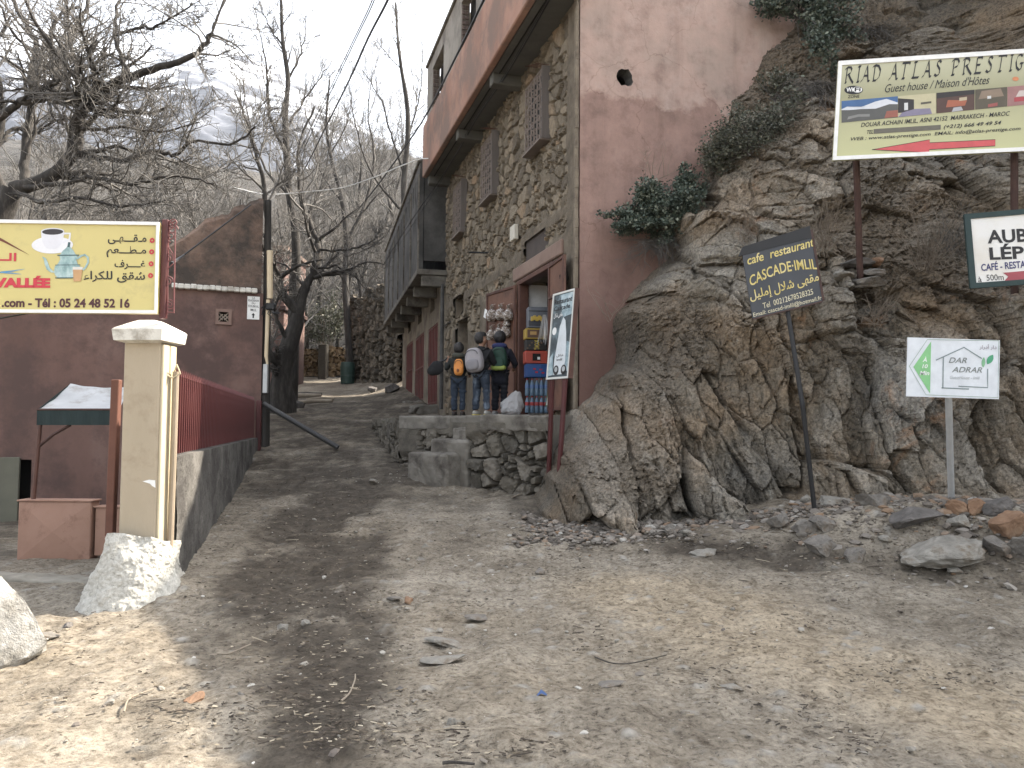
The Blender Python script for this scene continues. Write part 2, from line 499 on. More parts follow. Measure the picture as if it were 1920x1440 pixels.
def ground_material():
    m, nt, b = new_mat('trodden_dirt')
    L = nt.links.new
    def att(n):
        a = nt.nodes.new('ShaderNodeAttribute'); a.attribute_name = n; return a.outputs['Fac']
    c = ramp(nt, noise(nt, 0.9, 9, 0.68), [(0.28, (0.13, 0.11, 0.086)), (0.45, (0.215, 0.187, 0.148)), (0.58, (0.295, 0.262, 0.212)), (0.75, (0.37, 0.335, 0.277))])
    pal = ramp(nt, noise(nt, 3.0, 8, 0.7), [(0.3, (0.25, 0.208, 0.15)), (0.55, (0.36, 0.302, 0.222)), (0.75, (0.42, 0.362, 0.275))])
    def mix(fac, A, B, mode='MIX'):
        x = nd(nt, 'ShaderNodeMix', data_type='RGBA'); x.blend_type = mode
        if isinstance(fac, float): x.inputs['Factor'].default_value = fac
        else: L(fac, x.inputs['Factor'])
        for q, i in ((A, 6), (B, 7)):
            if isinstance(q, tuple): x.inputs[i].default_value = (*q, 1)
            else: L(q, x.inputs[i])
        return x.outputs[2]
    c = mix(att('pale'), c, pal)
    # speckle of grit, bark dust and straw
    sp = ramp(nt, noise(nt, 26, 10, 0.78), [(0.36, (0.16, 0.14, 0.125)), (0.47, (0.82, 0.81, 0.80)), (0.55, (1.0, 1.0, 1.0)), (0.68, (1.38, 1.36, 1.33))])
    c = mix(0.9, c, sp, 'MULTIPLY')
    sp2 = ramp(nt, noise(nt, 7, 9, 0.7, None, 0.5), [(0.36, (0.55, 0.52, 0.49)), (0.5, (1, 1, 1)), (0.66, (1.18, 1.17, 1.15))])
    c = mix(0.8, c, sp2, 'MULTIPLY')
    v = nd(nt, 'ShaderNodeTexVoronoi', Scale=38.0); tc = nt.nodes.new('ShaderNodeTexCoord'); L(tc.outputs['Object'], v.inputs['Vector'])
    mr = nd(nt, 'ShaderNodeMapRange'); mr.inputs['From Min'].default_value = 0.10; mr.inputs['From Max'].default_value = 0.20
    mr.inputs['To Min'].default_value = 1; mr.inputs['To Max'].default_value = 0
    L(v.outputs['Distance'], mr.inputs['Value'])
    tn = nd(nt, 'ShaderNodeSeparateColor'); L(v.outputs['Color'], tn.inputs['Color'])
    gt = nd(nt, 'ShaderNodeMath', operation='GREATER_THAN'); gt.inputs[1].default_value = 0.72; L(tn.outputs[0], gt.inputs[0])
    ml = nd(nt, 'ShaderNodeMath', operation='MULTIPLY'); L(mr.outputs['Result'], ml.inputs[0]); L(gt.outputs[0], ml.inputs[1])
    c = mix(ml.outputs[0], c, ramp(nt, tn.outputs[1], [(0.0, (0.10, 0.09, 0.08)), (0.5, (0.24, 0.22, 0.19)), (1.0, (0.42, 0.39, 0.34))]))
    c = mix(att('peb'), c, ramp(nt, noise(nt, 18, 4), [(0.35, (0.2, 0.19, 0.17)), (0.65, (0.36, 0.34, 0.30))]))
    damp_shade_c = ramp(nt, noise(nt, 6, 9, 0.72), [(0.30, (0.022, 0.018, 0.014)), (0.50, (0.05, 0.041, 0.032)), (0.70, (0.125, 0.104, 0.08))])
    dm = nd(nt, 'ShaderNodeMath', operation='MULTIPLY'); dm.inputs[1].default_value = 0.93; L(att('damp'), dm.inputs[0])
    c = mix(dm.outputs[0], c, damp_shade_c)
    L(c, b.inputs['Base Color']); b.inputs['Roughness'].default_value = 0.95
    b.inputs['Specular IOR Level'].default_value = 0.2
    n1 = bump(nt, b, noise(nt, 45, 9, 0.75), 0.8, 0.02)
    bump(nt, b, ml.outputs[0], 0.6, 0.01, n1)
    return m

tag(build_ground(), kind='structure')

# ---------------------------------------------------------------- hillside and mountain
def build_hillside():
    ys = np.concatenate([np.arange(45.2, 120, 1.1), np.arange(120, 640, 5)])
    xs = np.concatenate([np.linspace(-420, -95, 60), np.arange(-90, 60, 1.1), np.linspace(62, 420, 60)])
    X, Y = np.meshgrid(xs, ys)
    Z = gz(X, Y) + 0.05 + sstep(46, 70, Y) * fbm(X / 7., Y / 7., 5, 77) * 2.2
    Z = Z - 0.4 * (1 - sstep(45.2, 47, Y))
    m, nt, b = new_mat('dry_hillside')
    f = noise(nt, 0.09, 10, 0.72)
    c = ramp(nt, f, [(0.3, (0.03, 0.028, 0.026)), (0.45, (0.055, 0.051, 0.046)), (0.55, (0.085, 0.078, 0.07)), (0.68, (0.125, 0.115, 0.102))])
    f2 = noise(nt, 1.6, 8, 0.75)
    sp = ramp(nt, f2, [(0.4, (0.35, 0.34, 0.32)), (0.56, (1, 1, 1)), (0.7, (1.3, 1.28, 1.24))])
    x = nd(nt, 'ShaderNodeMix', data_type='RGBA'); x.blend_type = 'MULTIPLY'; x.inputs['Factor'].default_value = 0.9
    nt.links.new(c, x.inputs[6]); nt.links.new(sp, x.inputs[7])
    nt.links.new(x.outputs[2], b.inputs['Base Color']); b.inputs['Roughness'].default_value = 0.95
    bump(nt, b, f2, 1.0, 0.8)
    return np_mesh('hillside', np.stack([X, Y, Z], -1).reshape(-1, 3), grid_faces(*X.shape), m)
tag(build_hillside(), kind='structure')

def build_mountain():
    # skyline of the snowy ridge as (bearing tangent, elevation tangent) read off the photograph, put 1500 m away
    sk = [(-500, 60), (-300, 40), (-100, 75), (0, 60), (110, 70), (190, 95), (300, 118), (380, 108), (430, 108), (500, 145), (560, 185), (620, 222), (690, 268), (760, 300), (850, 340), (1000, 400), (1200, 470), (1600, 540)]
    D = 1500.0
    bx = []; bz = []
    for px, py in sk:
        p = P(px, py, D); bx.append(p.x); bz.append(p.z + 25)
    xs = np.linspace(-2300, 1500, 560); ys = np.linspace(560, 2000, 230)
    X, Y = np.meshgrid(xs, ys)
    crest = np.interp(X * (D / np.maximum(Y, 900)) ** 0.0, bx, bz)
    t = np.clip((Y - 560) / (D - 560), 0, 1)
    prof = t ** 0.92
    Z = 120 + (crest - 120) * prof
    back = np.clip((Y - D) / 500, 0, 1)
    Z = Z * (1 - back) + 150 * back
    ridg = 1 - np.abs(fbm((X + 0.5 * Y) / 210., (Y - 0.25 * X) / 420., 6, 91, 0.55))
    amp = 75 * np.sin(np.pi * np.clip(t, 0, 1)) + 8
    Z = Z + (ridg - 0.8) * amp * (1 - back) + fbm(X / 60., Y / 60., 5, 95) * 10
    m, nt, b = new_mat('snowy_rock')
    tc = nt.nodes.new('ShaderNodeTexCoord')
    mp = nt.nodes.new('ShaderNodeMapping'); mp.inputs['Scale'].default_value = (0.012, 0.004, 0.035); mp.inputs['Rotation'].default_value = (0.0, 0.35, 0.3)
    nt.links.new(tc.outputs['Object'], mp.inputs['Vector'])
    f = noise(nt, 1.0, 11, 0.72, mp.outputs['Vector'], 0.6)
    sep = nt.nodes.new('ShaderNodeSeparateXYZ'); nt.links.new(tc.outputs['Object'], sep.inputs['Vector'])
    hh = nd(nt, 'ShaderNodeMapRange'); hh.inputs['From Min'].default_value = 180; hh.inputs['From Max'].default_value = 640
    hh.inputs['To Min'].default_value = -0.16; hh.inputs['To Max'].default_value = 0.10
    nt.links.new(sep.outputs['Z'], hh.inputs['Value'])
    ad = nd(nt, 'ShaderNodeMath', operation='ADD'); nt.links.new(f, ad.inputs[0]); nt.links.new(hh.outputs['Result'], ad.inputs[1])
    c = ramp(nt, ad.outputs[0], [(0.30, (0.035, 0.04, 0.052)), (0.48, (0.065, 0.072, 0.09)), (0.545, (0.15, 0.16, 0.18)), (0.585, (0.62, 0.66, 0.72))])
    nt.links.new(c, b.inputs['Base Color']); b.inputs['Roughness'].default_value = 0.9
    return np_mesh('mountain', np.stack([X, Y, Z], -1).reshape(-1, 3), grid_faces(*X.shape), m)
tag(build_mountain(), kind='structure')

# ================================================================== ROCK FACE (right)
CORNER = Vector((1.044, 12.45, 0)); FDIR = Vector((-0.2824, 0.9593, 0)).normalized(); GDIR = Vector((FDIR.y, -FDIR.x, 0))

_rock_px = [
 (985, 1010, 11.8), (1012, 1010, 10.5), (1050, 1005, 10.0), (975, 960, 12.9), (1018, 960, 10.7), (1150, 1010, 9.65), (1280, 1010, 9.75), (1400, 1000, 9.7), (1500, 985, 9.65), (1600, 970, 9.5), (1784, 950, 9.35), (1920, 970, 9.05), (2150, 990, 8.5),
 (985, 900, 13.4), (1012, 900, 12.4), (1036, 900, 10.9), (1020, 860, 13.2), (1054, 860, 11.0), (1090, 850, 10.5), (1150, 850, 10.2), (1280, 850, 10.0), (1400, 850, 10.05), (1500, 850, 9.95), (1600, 850, 9.85), (1784, 850, 9.6), (1920, 850, 9.35),
 (1035, 800, 13.6), (1056, 800, 12.7), (1085, 805, 11.6), (1115, 760, 11.6), (1090, 740, 13.4),
 (1120, 700, 13.6), (1142, 700, 12.2), (1165, 700, 11.1), (1250, 700, 10.7), (1350, 700, 10.5), (1500, 700, 10.1), (1650, 700, 9.8), (1850, 700, 9.4),
 (1128, 580, 14.0), (1158, 585, 12.6), (1185, 580, 11.6), (1280, 570, 11.0), (1400, 560, 10.7), (1550, 560, 10.2), (1700, 560, 10.0), (1900, 560, 9.7),
 (1205, 500, 14.0), (1235, 500, 12.6), (1262, 500, 11.9), (1600, 500, 10.35), (1760, 500, 10.3),
 (1215, 420, 14.4), (1250, 420, 12.9), (1285, 415, 12.1), (1400, 420, 11.6), (1550, 420, 11.1), (1700, 420, 10.9), (1900, 420, 10.4),
 (1270, 300, 14.6), (1310, 300, 13.2), (1340, 270, 12.6), (1450, 250, 12.2), (1600, 250, 11.9), (1900, 250, 11.3),
 (1320, 190, 14.8), (1348, 190, 13.4), (1400, 185, 12.9), (1380, 100, 14.8), (1415, 100, 13.6), (1450, 100, 13.2), (1550, 100, 12.8), (1900, 100, 12.2),
 (1385, 0, 15.0), (1425, -10, 13.9), (1480, -50, 13.6), (1700, -60, 13.3), (1900, -60, 13.0)]
_rk = [P(*q) for q in _rock_px]
_rk += [Vector(q) for q in ((7, 7.9, .3), (9, 6.9, .3), (12, 4.8, .3), (16, 2.0, .3), (7, 9.0, 3.0), (9, 8.2, 3.4), (12, 6.2, 3.5), (16, 3.5, 3.5), (7, 11.2, 6), (9.5, 8.4, 6.5), (13, 5.0, 7), (17, 2.4, 7),
        (6, 13.6, 9.5), (9, 9.0, 9.5), (13, 5.3, 9.5), (17, 2.6, 9.5), (4.5, 14.5, 10), (9, 9.5, 11.1), (13, 5.7, 11.1), (17, 3.1, 11.1), (3, 15.8, 11.1))]  # unseen hill right of view; its crest is shaped to shade the foreground
_C = np.array([(p.x, p.z) for p in _rk]); _Yv = np.array([p.y for p in _rk])
_n = len(_C)
_A = np.zeros((_n + 3, _n + 3))
_A[:_n, :_n] = np.hypot(_C[:, None, 0] - _C[None, :, 0], _C[:, None, 1] - _C[None, :, 1])
_A[:_n, _n] = 1; _A[:_n, _n + 1:] = _C; _A[_n:, :_n] = _A[:_n, _n:].T
_w = np.linalg.solve(_A, np.concatenate([_Yv, np.zeros(3)]))

def rock_y0(X, Z):
    out = _w[_n] + _w[_n + 1] * X + _w[_n + 2] * Z
    for i in range(_n):
        out = out + _w[i] * np.hypot(X - _C[i, 0], Z - _C[i, 1])
    return out

def facet(u, v, seed, slope, amp):
    """broken blocks: every cell is its own tilted plane, with a crack round it"""
    f1, f2, cid, rx, ry = worley(u, v, seed, 0.95)
    a = np.mod(cid * 61.7, 1) - 0.5; b_ = np.mod(cid * 113.3, 1) - 0.5
    d = amp * (cid - 0.5) + slope * (a * rx + b_ * ry)
    crack = 1 - sstep(0.0, 0.10, f2 - f1)
    return d, crack, cid

def _beds(X, Z, ang, seed, wx, wz, fu, fv):
    """broken rock whose beds and joints run at a constant angle"""
    ca, sa = math.cos(ang), math.sin(ang)
    u = (X + wx) * ca + (Z + wz) * sa; v = -(X + wx) * sa + (Z + wz) * ca
    d1, c1, i1 = facet(u * 0.95 * fu, v * 0.75 * fv, seed, 0.85, 0.55)
    d2, c2, i2 = facet(u * 2.6 * fu + 3, v * 2.0 * fv, seed + 10, 0.50, 0.24)
    d3, c3, i3 = facet(u * 7.0 * fu + 3, v * 5.0 * fv, seed + 20, 0.16, 0.060)
    d4, c4, i4 = facet(u * 19 * fu, v * 13 * fv, seed + 30, 0.04, 0.016)
    # some beds stand proud as thin ribs
    rib = fbm(u * 4.2 * fu, v * 0.7 * fv, 4, seed + 40)
    d = d1 + d2 + d3 + d4 + 0.07 * np.abs(rib) - 0.15 * c1 - 0.06 * c2 - 0.020 * c3 - 0.004 * c4
    return d, np.maximum(np.maximum(0.9 * c1, 0.7 * c2), 0.45 * c3), 0.40 * i1 + 0.35 * i2 + 0.25 * i3

def rock_disp(X, Z):
    wx = 0.13 * fbm(X * 1.3, Z * 1.3, 4, 201); wz = 0.13 * fbm(X * 1.3 + 9, Z * 1.3, 4, 202)
    k = sstep(2.5, 3.6, Z + 0.15 * (X - 2) + 0.9 * fbm(X * .5, Z * .5, 3, 203))
    dl, cl, il = _beds(X, Z, 0.24, 211, wx, wz, 1.35, 0.66)
    du, cu, iu = _beds(X, Z, -0.30, 311, wx, wz, 0.8, 1.35)
    d = dl * (1 - k) + du * k; cr = cl * (1 - k) + cu * k; tone = il * (1 - k) + iu * k
    rub = sstep(0.06, 0.42, fbm(X * 0.55, Z * 0.8, 4, 241) - 0.02 + 0.35 * sstep(3.0, 3.6, Z) * sstep(2.5, 4.0, X))
    d5, c5, i5 = facet(X * 12 + wx * 8, Z * 15, 251, 0.12, 0.05)
    d6, c6, i6 = facet(X * 26, Z * 30, 253, 0.05, 0.022)
    d = d * (1 - 0.62 * rub) + rub * (d5 + d6) * 1.1
    d = d + 0.035 * fbm(X * 5, Z * 5, 5, 261) + 0.014 * fbm(X * 21, Z * 21, 4, 262)
    return d, cr * (1 - .5 * rub), tone, rub

def rock_y(X, Z):
    X = np.asarray(X, float); Z = np.asarray(Z, float)
    return rock_y0(X, Z) - 0.85 * rock_disp(X, Z)[0] * (1 - 0.75 * sstep(9.5, 10.5, Z))

def rock_hit(px, py):
    """where a line of sight meets the rock"""
    d = ray(px, py); d = d / d.y
    t = np.linspace(7.2, 15, 900)
    X = d.x * t; Z = CAM_LOC.z + d.z * t
    i = np.nonzero(t >= rock_y(X, Z))[0]
    i = i[0] if len(i) else -1
    return Vector((float(X[i]), float(t[i]), float(Z[i])))

def build_rock():
    xs = np.concatenate([np.arange(0.15, 6.6, 0.0155), np.arange(6.62, 17, 0.12)])
    zs = np.concatenate([np.arange(-0.5, 8.4, 0.0165), np.arange(8.43, 11.15, 0.07)])
    X, Z = np.meshgrid(xs, zs)
    d, cr, tone, rub = rock_disp(X, Z)
    Y = rock_y0(X, Z) - 0.85 * d * (1 - 0.75 * sstep(9.5, 10.5, Z))
    # the slope runs back from the top of the cut
    top = []
    for k in range(1, 14):
        top.append((X[-1], Y[-1] + k * 1.6, Z[-1] + 0.15 * k + 0.3 * vnoise(X[-1] * 0.5, np.full_like(X[-1], k * 0.7), seed=5)))
    TX = np.stack([q[0] for q in top]); TY = np.stack([q[1] for q in top]); TZ = np.stack([q[2] for q in top])
    def ext(a): return np.concatenate([a, np.repeat(a[-1:], len(top), 0)])
    X, Y, Z = np.concatenate([X, TX]), np.concatenate([Y, TY]), np.concatenate([Z, TZ])
    tone = ext(tone); rub = ext(rub); cr = ext(cr)
    m, nt, b = new_mat('weathered_rock'); L = nt.links.new
    def att(n):
        a = nt.nodes.new('ShaderNodeAttribute'); a.attribute_name = n; return a.outputs['Fac']
    def mix(fac, A, B, mode='MIX'):
        x = nd(nt, 'ShaderNodeMix', data_type='RGBA'); x.blend_type = mode
        if isinstance(fac, float): x.inputs['Factor'].default_value = fac
        else: L(fac, x.inputs['Factor'])
        for q, i in ((A, 6), (B, 7)):
            if isinstance(q, tuple): x.inputs[i].default_value = (*q, 1)
            else: L(q, x.inputs[i])
        return x.outputs[2]
    c = ramp(nt, att('tone'), [(0.2, (0.078, 0.067, 0.054)), (0.40, (0.15, 0.128, 0.099)), (0.6, (0.215, 0.194, 0.163)), (0.8, (0.37, 0.345, 0.30))])
    g = ramp(nt, noise(nt, 0.8, 8, 0.66), [(0.34, (0.145, 0.143, 0.133)), (0.48, (0.20, 0.172, 0.132)), (0.62, (0.28, 0.20, 0.125))])
    c = mix(0.5, c, g)
    mr = nd(nt, 'ShaderNodeMapRange'); mr.inputs['From Min'].default_value = 0.60; mr.inputs['From Max'].default_value = 0.70
    L(noise(nt, 1.3, 7, 0.7, None, 0.8), mr.inputs['Value'])
    mo = nd(nt, 'ShaderNodeMath', operation='MULTIPLY'); mo.inputs[1].default_value = 0.75; L(mr.outputs['Result'], mo.inputs[0])
    c = mix(mo.outputs[0], c, (0.27, 0.155, 0.085))
    mr2 = nd(nt, 'ShaderNodeMapRange'); mr2.inputs['From Min'].default_value = 0.60; mr2.inputs['From Max'].default_value = 0.72
    tc = nt.nodes.new('ShaderNodeTexCoord'); mp = nt.nodes.new('ShaderNodeMapping')
    mp.inputs['Rotation'].default_value = (0, 0.3, 0); mp.inputs['Scale'].default_value = (4.5, 4.5, 2.4); L(tc.outputs['Object'], mp.inputs['Vector'])
    L(noise(nt, 1.0, 9, 0.75, mp.outputs['Vector']), mr2.inputs['Value'])
    mo2 = nd(nt, 'ShaderNodeMath', operation='MULTIPLY'); mo2.inputs[1].default_value = 0.7; L(mr2.outputs['Result'], mo2.inputs[0])
    c = mix(mo2.outputs[0], c, (0.42, 0.40, 0.355))
    earth = ramp(nt, noise(nt, 9, 8, 0.7), [(0.35, (0.075, 0.062, 0.049)), (0.6, (0.155, 0.128, 0.098)), (0.75, (0.25, 0.215, 0.172))])
    er = nd(nt, 'ShaderNodeMath', operation='MULTIPLY'); er.inputs[1].default_value = 0.6; L(att('rub'), er.inputs[0])
    c = mix(er.outputs[0], c, earth)
    sp = ramp(nt, noise(nt, 24, 10, 0.78), [(0.37, (0.26, 0.25, 0.24)), (0.49, (0.95, 0.95, 0.95)), (0.64, (1.7, 1.68, 1.64))])
    c = mix(0.85, c, sp, 'MULTIPLY')
    L(c, b.inputs['Base Color']); b.inputs['Roughness'].default_value = 0.9
    b.inputs['Specular IOR Level'].default_value = 0.25
    n1 = bump(nt, b, noise(nt, 11, 10, 0.72, mp.outputs['Vector']), 0.7, 0.05)
    bump(nt, b, noise(nt, 60, 8, 0.7), 0.6, 0.01, n1)
    # nothing of the rock may stand inside the house
    beh = (X - CORNER.x) * FDIR.x + (Y - CORNER.y) * FDIR.y
    beh = beh[:-1, :-1]
    keep = ~((beh > 0.30) & (X[:-1, :-1] < 8.5) & (Z[:-1, :-1] < 11.1))
    return np_mesh('rocky_hill', np.stack([X, Y, Z], -1).reshape(-1, 3), grid_faces(*X.shape, keep), m, smooth=False, attrs={'tone': tone, 'rub': rub, 'crk': cr})
tag(build_rock(), kind='structure')

# ================================================================== STONES
def ico():
    t = (1 + 5 ** .5) / 2
    v = np.array([(-1, t, 0), (1, t, 0), (-1, -t, 0), (1, -t, 0), (0, -1, t), (0, 1, t), (0, -1, -t), (0, 1, -t), (t, 0, -1), (t, 0, 1), (-t, 0, -1), (-t, 0, 1)], float)
    v /= np.linalg.norm(v[0])
    f = [(0, 11, 5), (0, 5, 1), (0, 1, 7), (0, 7, 10), (0, 10, 11), (1, 5, 9), (5, 11, 4), (11, 10, 2), (10, 7, 6), (7, 1, 8), (3, 9, 4), (3, 4, 2), (3, 2, 6), (3, 6, 8), (3, 8, 9), (4, 9, 5), (2, 4, 11), (6, 2, 10), (8, 6, 7), (9, 8, 1)]
    return v, np.array(f)

def subdiv(v, f):
    v = list(map(tuple, v)); cache = {}; out = []
    def mid(a, b):
        k = (min(a, b), max(a, b))
        if k not in cache:
            p = np.array(v[a]) + np.array(v[b]); p = p / np.linalg.norm(p); v.append(tuple(p)); cache[k] = len(v) - 1
        return cache[k]
    for a, b, c in f:
        ab, bc, ca = mid(a, b), mid(b, c), mid(c, a)
        out += [(a, ab, ca), (b, bc, ab), (c, ca, bc), (ab, bc, ca)]
    return np.array(v), np.array(out)
ICO0 = ico(); ICO1 = subdiv(*ICO0); ICO2 = subdiv(*ICO1); ICO3 = subdiv(*ICO2)

def rock_shape(seed, base=ICO2, rough=0.25, planes=9):
    """a broken stone: a ball cut by random planes, then roughened"""
    rng = np.random.default_rng(seed)
    v = base[0].copy()
    for _ in range(planes):
        n = rng.normal(size=3); n /= np.linalg.norm(n); d = rng.uniform(0.45, 0.8)
        s = v @ n
        v = v - np.outer(np.clip(s - d, 0, 9), n)
    nz = vnoise(v[:, 0] * 3 + seed, v[:, 1] * 3, v[:, 2] * 3, seed=seed)
    nz2 = vnoise(v[:, 0] * 9 + seed, v[:, 1] * 9, v[:, 2] * 9, seed=seed + 1)
    return v * (1 + rough * 0.35 * nz + rough * 0.16 * nz2)[:, None], base[1]

def rotz(v, a):
    c, s = math.cos(a), math.sin(a)
    return np.stack([v[:, 0] * c - v[:, 1] * s, v[:, 0] * s + v[:, 1] * c, v[:, 2]], -1)

def rotm(v, rng, tilt=0.4):
    ax = Vector(rng.normal(size=3)).normalized()
    M = np.array(Matrix.Rotation(rng.uniform(-tilt, tilt), 3, ax) @ Matrix.Rotation(rng.uniform(0, 6.28), 3, 'Z'))
    return v @ M.T

M_STONE = mat('field_stone', [(0.10, 0.09, 0.08), (0.18, 0.165, 0.145), (0.28, 0.26, 0.23)], 6, 0.92, 0.9, 30, bdist=0.03, dirt=((0.15, 0.12, 0.09), 5, 0.4))
M_PALESTONE = mat('pale_stone', [(0.15, 0.14, 0.12), (0.25, 0.235, 0.205), (0.36, 0.34, 0.30)], 6, 0.92, 0.9, 30, bdist=0.03, dirt=((0.16, 0.13, 0.095), 5, 0.4))
M_RUSTSTONE = mat('ochre_stone', [(0.13, 0.075, 0.045), (0.21, 0.125, 0.075), (0.29, 0.2, 0.13)], 5, 0.92, 0.6, 40)
M_DARKSTONE = mat('dark_stone', [(0.06, 0.056, 0.052), (0.11, 0.10, 0.092), (0.18, 0.165, 0.15)], 5, 0.92, 0.6, 40)

def scatter_stones(name, spots, m, seed):
    rng = np.random.default_rng(seed)
    shapes = [rock_shape(500 + i, ICO0, 0.5, 6) for i in range(10)]
    Vs = []; Fs = []; n = 0
    for (x, y, z, s) in spots:
        v, f = shapes[rng.integers(10)]
        v = rotm(v * np.array([s * rng.uniform(.8, 1.3), s * rng.uniform(.7, 1.2), s * rng.uniform(.4, .7)]), rng, 0.5) + np.array([x, y, z + s * 0.18])
        Vs.append(v); Fs.append(f + n); n += len(v)
    return np_mesh(name, np.concatenate(Vs), np.concatenate(Fs), m, smooth=False)

def m_varstone(name, stops):
    m, nt, b = new_mat(name)
    g = nt.nodes.new('ShaderNodeNewGeometry')
    c = ramp(nt, g.outputs['Random Per Island'], stops)
    nt.links.new(c, b.inputs['Base Color']); b.inputs['Roughness'].default_value = 0.92
    bump(nt, b, noise(nt, 60, 5), 0.4, 0.01)
    return m

def spots_ground():
    rng = np.random.default_rng(7)
    out = []
    X = rng.uniform(-5.5, 6.5, 9000); Y = 2.9 + 11 * rng.random(9000) ** 1.6
    dens = 0.5 + 0.5 * fbm(X * 0.9, Y * 0.9, 3, 71)
    keep = rng.random(9000) < np.clip(dens * 1.5 - 0.35, 0.06, 1)
    X, Y = X[keep][:3000], Y[keep][:3000]
    Z = gz(X, Y)
    for x, y, z in zip(X, Y, Z):
        if x < fence_x(y) - 0.1 and y > 7: continue
        out.append((x, y, z, min(0.03, 0.0045 * math.exp(rng.exponential(0.6)))))
    return out
def spots_scree():
    rng = np.random.default_rng(9)
    out = []
    for k in range(5200):
        x = rng.uniform(0.15, 6.5)
        yb = float(np.interp(x, RB_X, RB_Y))
        y = yb + 0.1 - abs(rng.normal(0, 0.48 + 0.2 * (x > 3)))
        out.append((x, y, gzf(x, y), min(0.075, 0.012 * math.exp(rng.exponential(0.55)))))
    for k in range(420):                      # the pale heap of chippings below the corner of the rock
        p = ground_hit(1075 + rng.normal(0, 62), 1003 + rng.normal(0, 12))
        out.append((p.x, p.y, p.z + 0.01, rng.uniform(0.015, 0.05)))
    return out
tag(scatter_stones('gravel', spots_ground(), m_varstone('gravel_stone', [(0, (0.12, 0.10, 0.085)), (0.5, (0.21, 0.19, 0.16)), (0.85, (0.30, 0.28, 0.24)), (1, (0.5, 0.48, 0.44))]), 1), 'loose grit and pebbles strewn over the dirt road', 'gravel', kind='stuff')
tag(scatter_stones('scree', spots_scree(), m_varstone('scree_stone', [(0, (0.07, 0.06, 0.05)), (0.4, (0.14, 0.12, 0.10)), (0.7, (0.22, 0.2, 0.175)), (0.88, (0.2, 0.13, 0.08)), (1, (0.34, 0.33, 0.30))]), 2), 'broken stone chips heaped along the foot of the rock', 'scree', kind='stuff')

def litter():
    rng = np.random.default_rng(12)
    b = MB()
    for k in range(17000):
        if k < 10500:
            p = ground_hit(rng.uniform(60, 1900), 960 + 470 * rng.random())
            if vnoise(np.array([p.x * 1.8]), np.array([p.y * 1.8]), seed=19)[0] + .25 < rng.random() * .9: continue
        elif k < 13000:
            p = ground_hit(590 + rng.normal(0, 95), 850 + 560 * rng.random() ** 1.2)
        else:
            x = rng.uniform(0.3, 6); y = float(np.interp(x, RB_X, RB_Y)) - abs(rng.normal(0, 0.95)) - 0.05
            p = Vector((x, y, gzf(x, y)))
        if p.x < float(fence_x(p.y)) and p.y > 7: continue
        L = rng.uniform(0.012, 0.046) if rng.random() < 0.95 else rng.uniform(0.05, 0.15)
        a = rng.normal(0.1, 0.7)
        d = Vector((math.cos(a), math.sin(a), rng.normal(0, 0.1))) * L
        r = rng.uniform(0.0015, 0.0045)
        c = p + Vector((0, 0, 0.012))
        if rng.random() < 0.65:                # flat leaf or bark flake
            d = d * min(1.0, .034 / L); L = min(L, .034)
            w = Vector((-d.y, d.x, rng.normal(0, 0.3) * L)).normalized() * L * rng.uniform(.16, .36)
            q_ = [c - d * .5, c - d * rng.uniform(.05, .3) + w, c + d * rng.uniform(.1, .35) + w * rng.uniform(.4, 1), c + d * .5, c + d * rng.uniform(-.2, .2) - w + Vector((0, 0, .004))]
            b.add(q_, [(0, 1, 2, 3, 4)])
        else:
            b.tube([c - d * .5, c + d * .5], r, 3)
    m = m_varstone('straw_and_leaf', [(0, (0.022, 0.017, 0.013)), (0.55, (0.06, 0.045, 0.033)), (0.82, (0.18, 0.145, 0.10)), (1, (0.42, 0.37, 0.28))])
    return tag(b.build('litter', m), 'straw, twigs and dead leaves littering the dirt', 'litter', kind='stuff')
litter()
# ================================================================== WALL HELPERS
def wall_cells(mb, o, r, u, n, w, h, th, holes):
    """a wall slab in the frame o,r,u (front on the n side) with rectangular openings and their reveals"""
    xs = sorted({0, w} | {q for hh in holes for q in (hh[0], hh[1]) if 0 < q < w})
    ys = sorted({0, h} | {q for hh in holes for q in (hh[2], hh[3]) if 0 < q < h})
    def solid(i, j):
        if i < 0 or j < 0 or i >= len(xs) - 1 or j >= len(ys) - 1: return False
        cx, cy = (xs[i] + xs[i + 1]) / 2, (ys[j] + ys[j + 1]) / 2
        return not any(a < cx < b and c < cy < d for a, b, c, d in holes)
    o = Vector(o)
    def pt(a, b, k): return o + r * a + u * b - n * (th * k)
    for i in range(len(xs) - 1):
        for j in range(len(ys) - 1):
            if not solid(i, j): continue
            a, b, c, d = xs[i], xs[i + 1], ys[j], ys[j + 1]
            mb.add([pt(a, c, 0), pt(b, c, 0), pt(b, d, 0), pt(a, d, 0)], [(0, 1, 2, 3)])
            mb.add([pt(a, c, 1), pt(b, c, 1), pt(b, d, 1), pt(a, d, 1)], [(3, 2, 1, 0)])
            for (di, dj, e) in ((-1, 0, ((a, c), (a, d))), (1, 0, ((b, c), (b, d))), (0, -1, ((a, c), (b, c))), (0, 1, ((a, d), (b, d)))):
                if not solid(i + di, j + dj):
                    (p, q), (s_, t_) = e
                    mb.add([pt(p, q, 0), pt(s_, t_, 0), pt(s_, t_, 1), pt(p, q, 1)], [(0, 1, 2, 3)])
    return mb

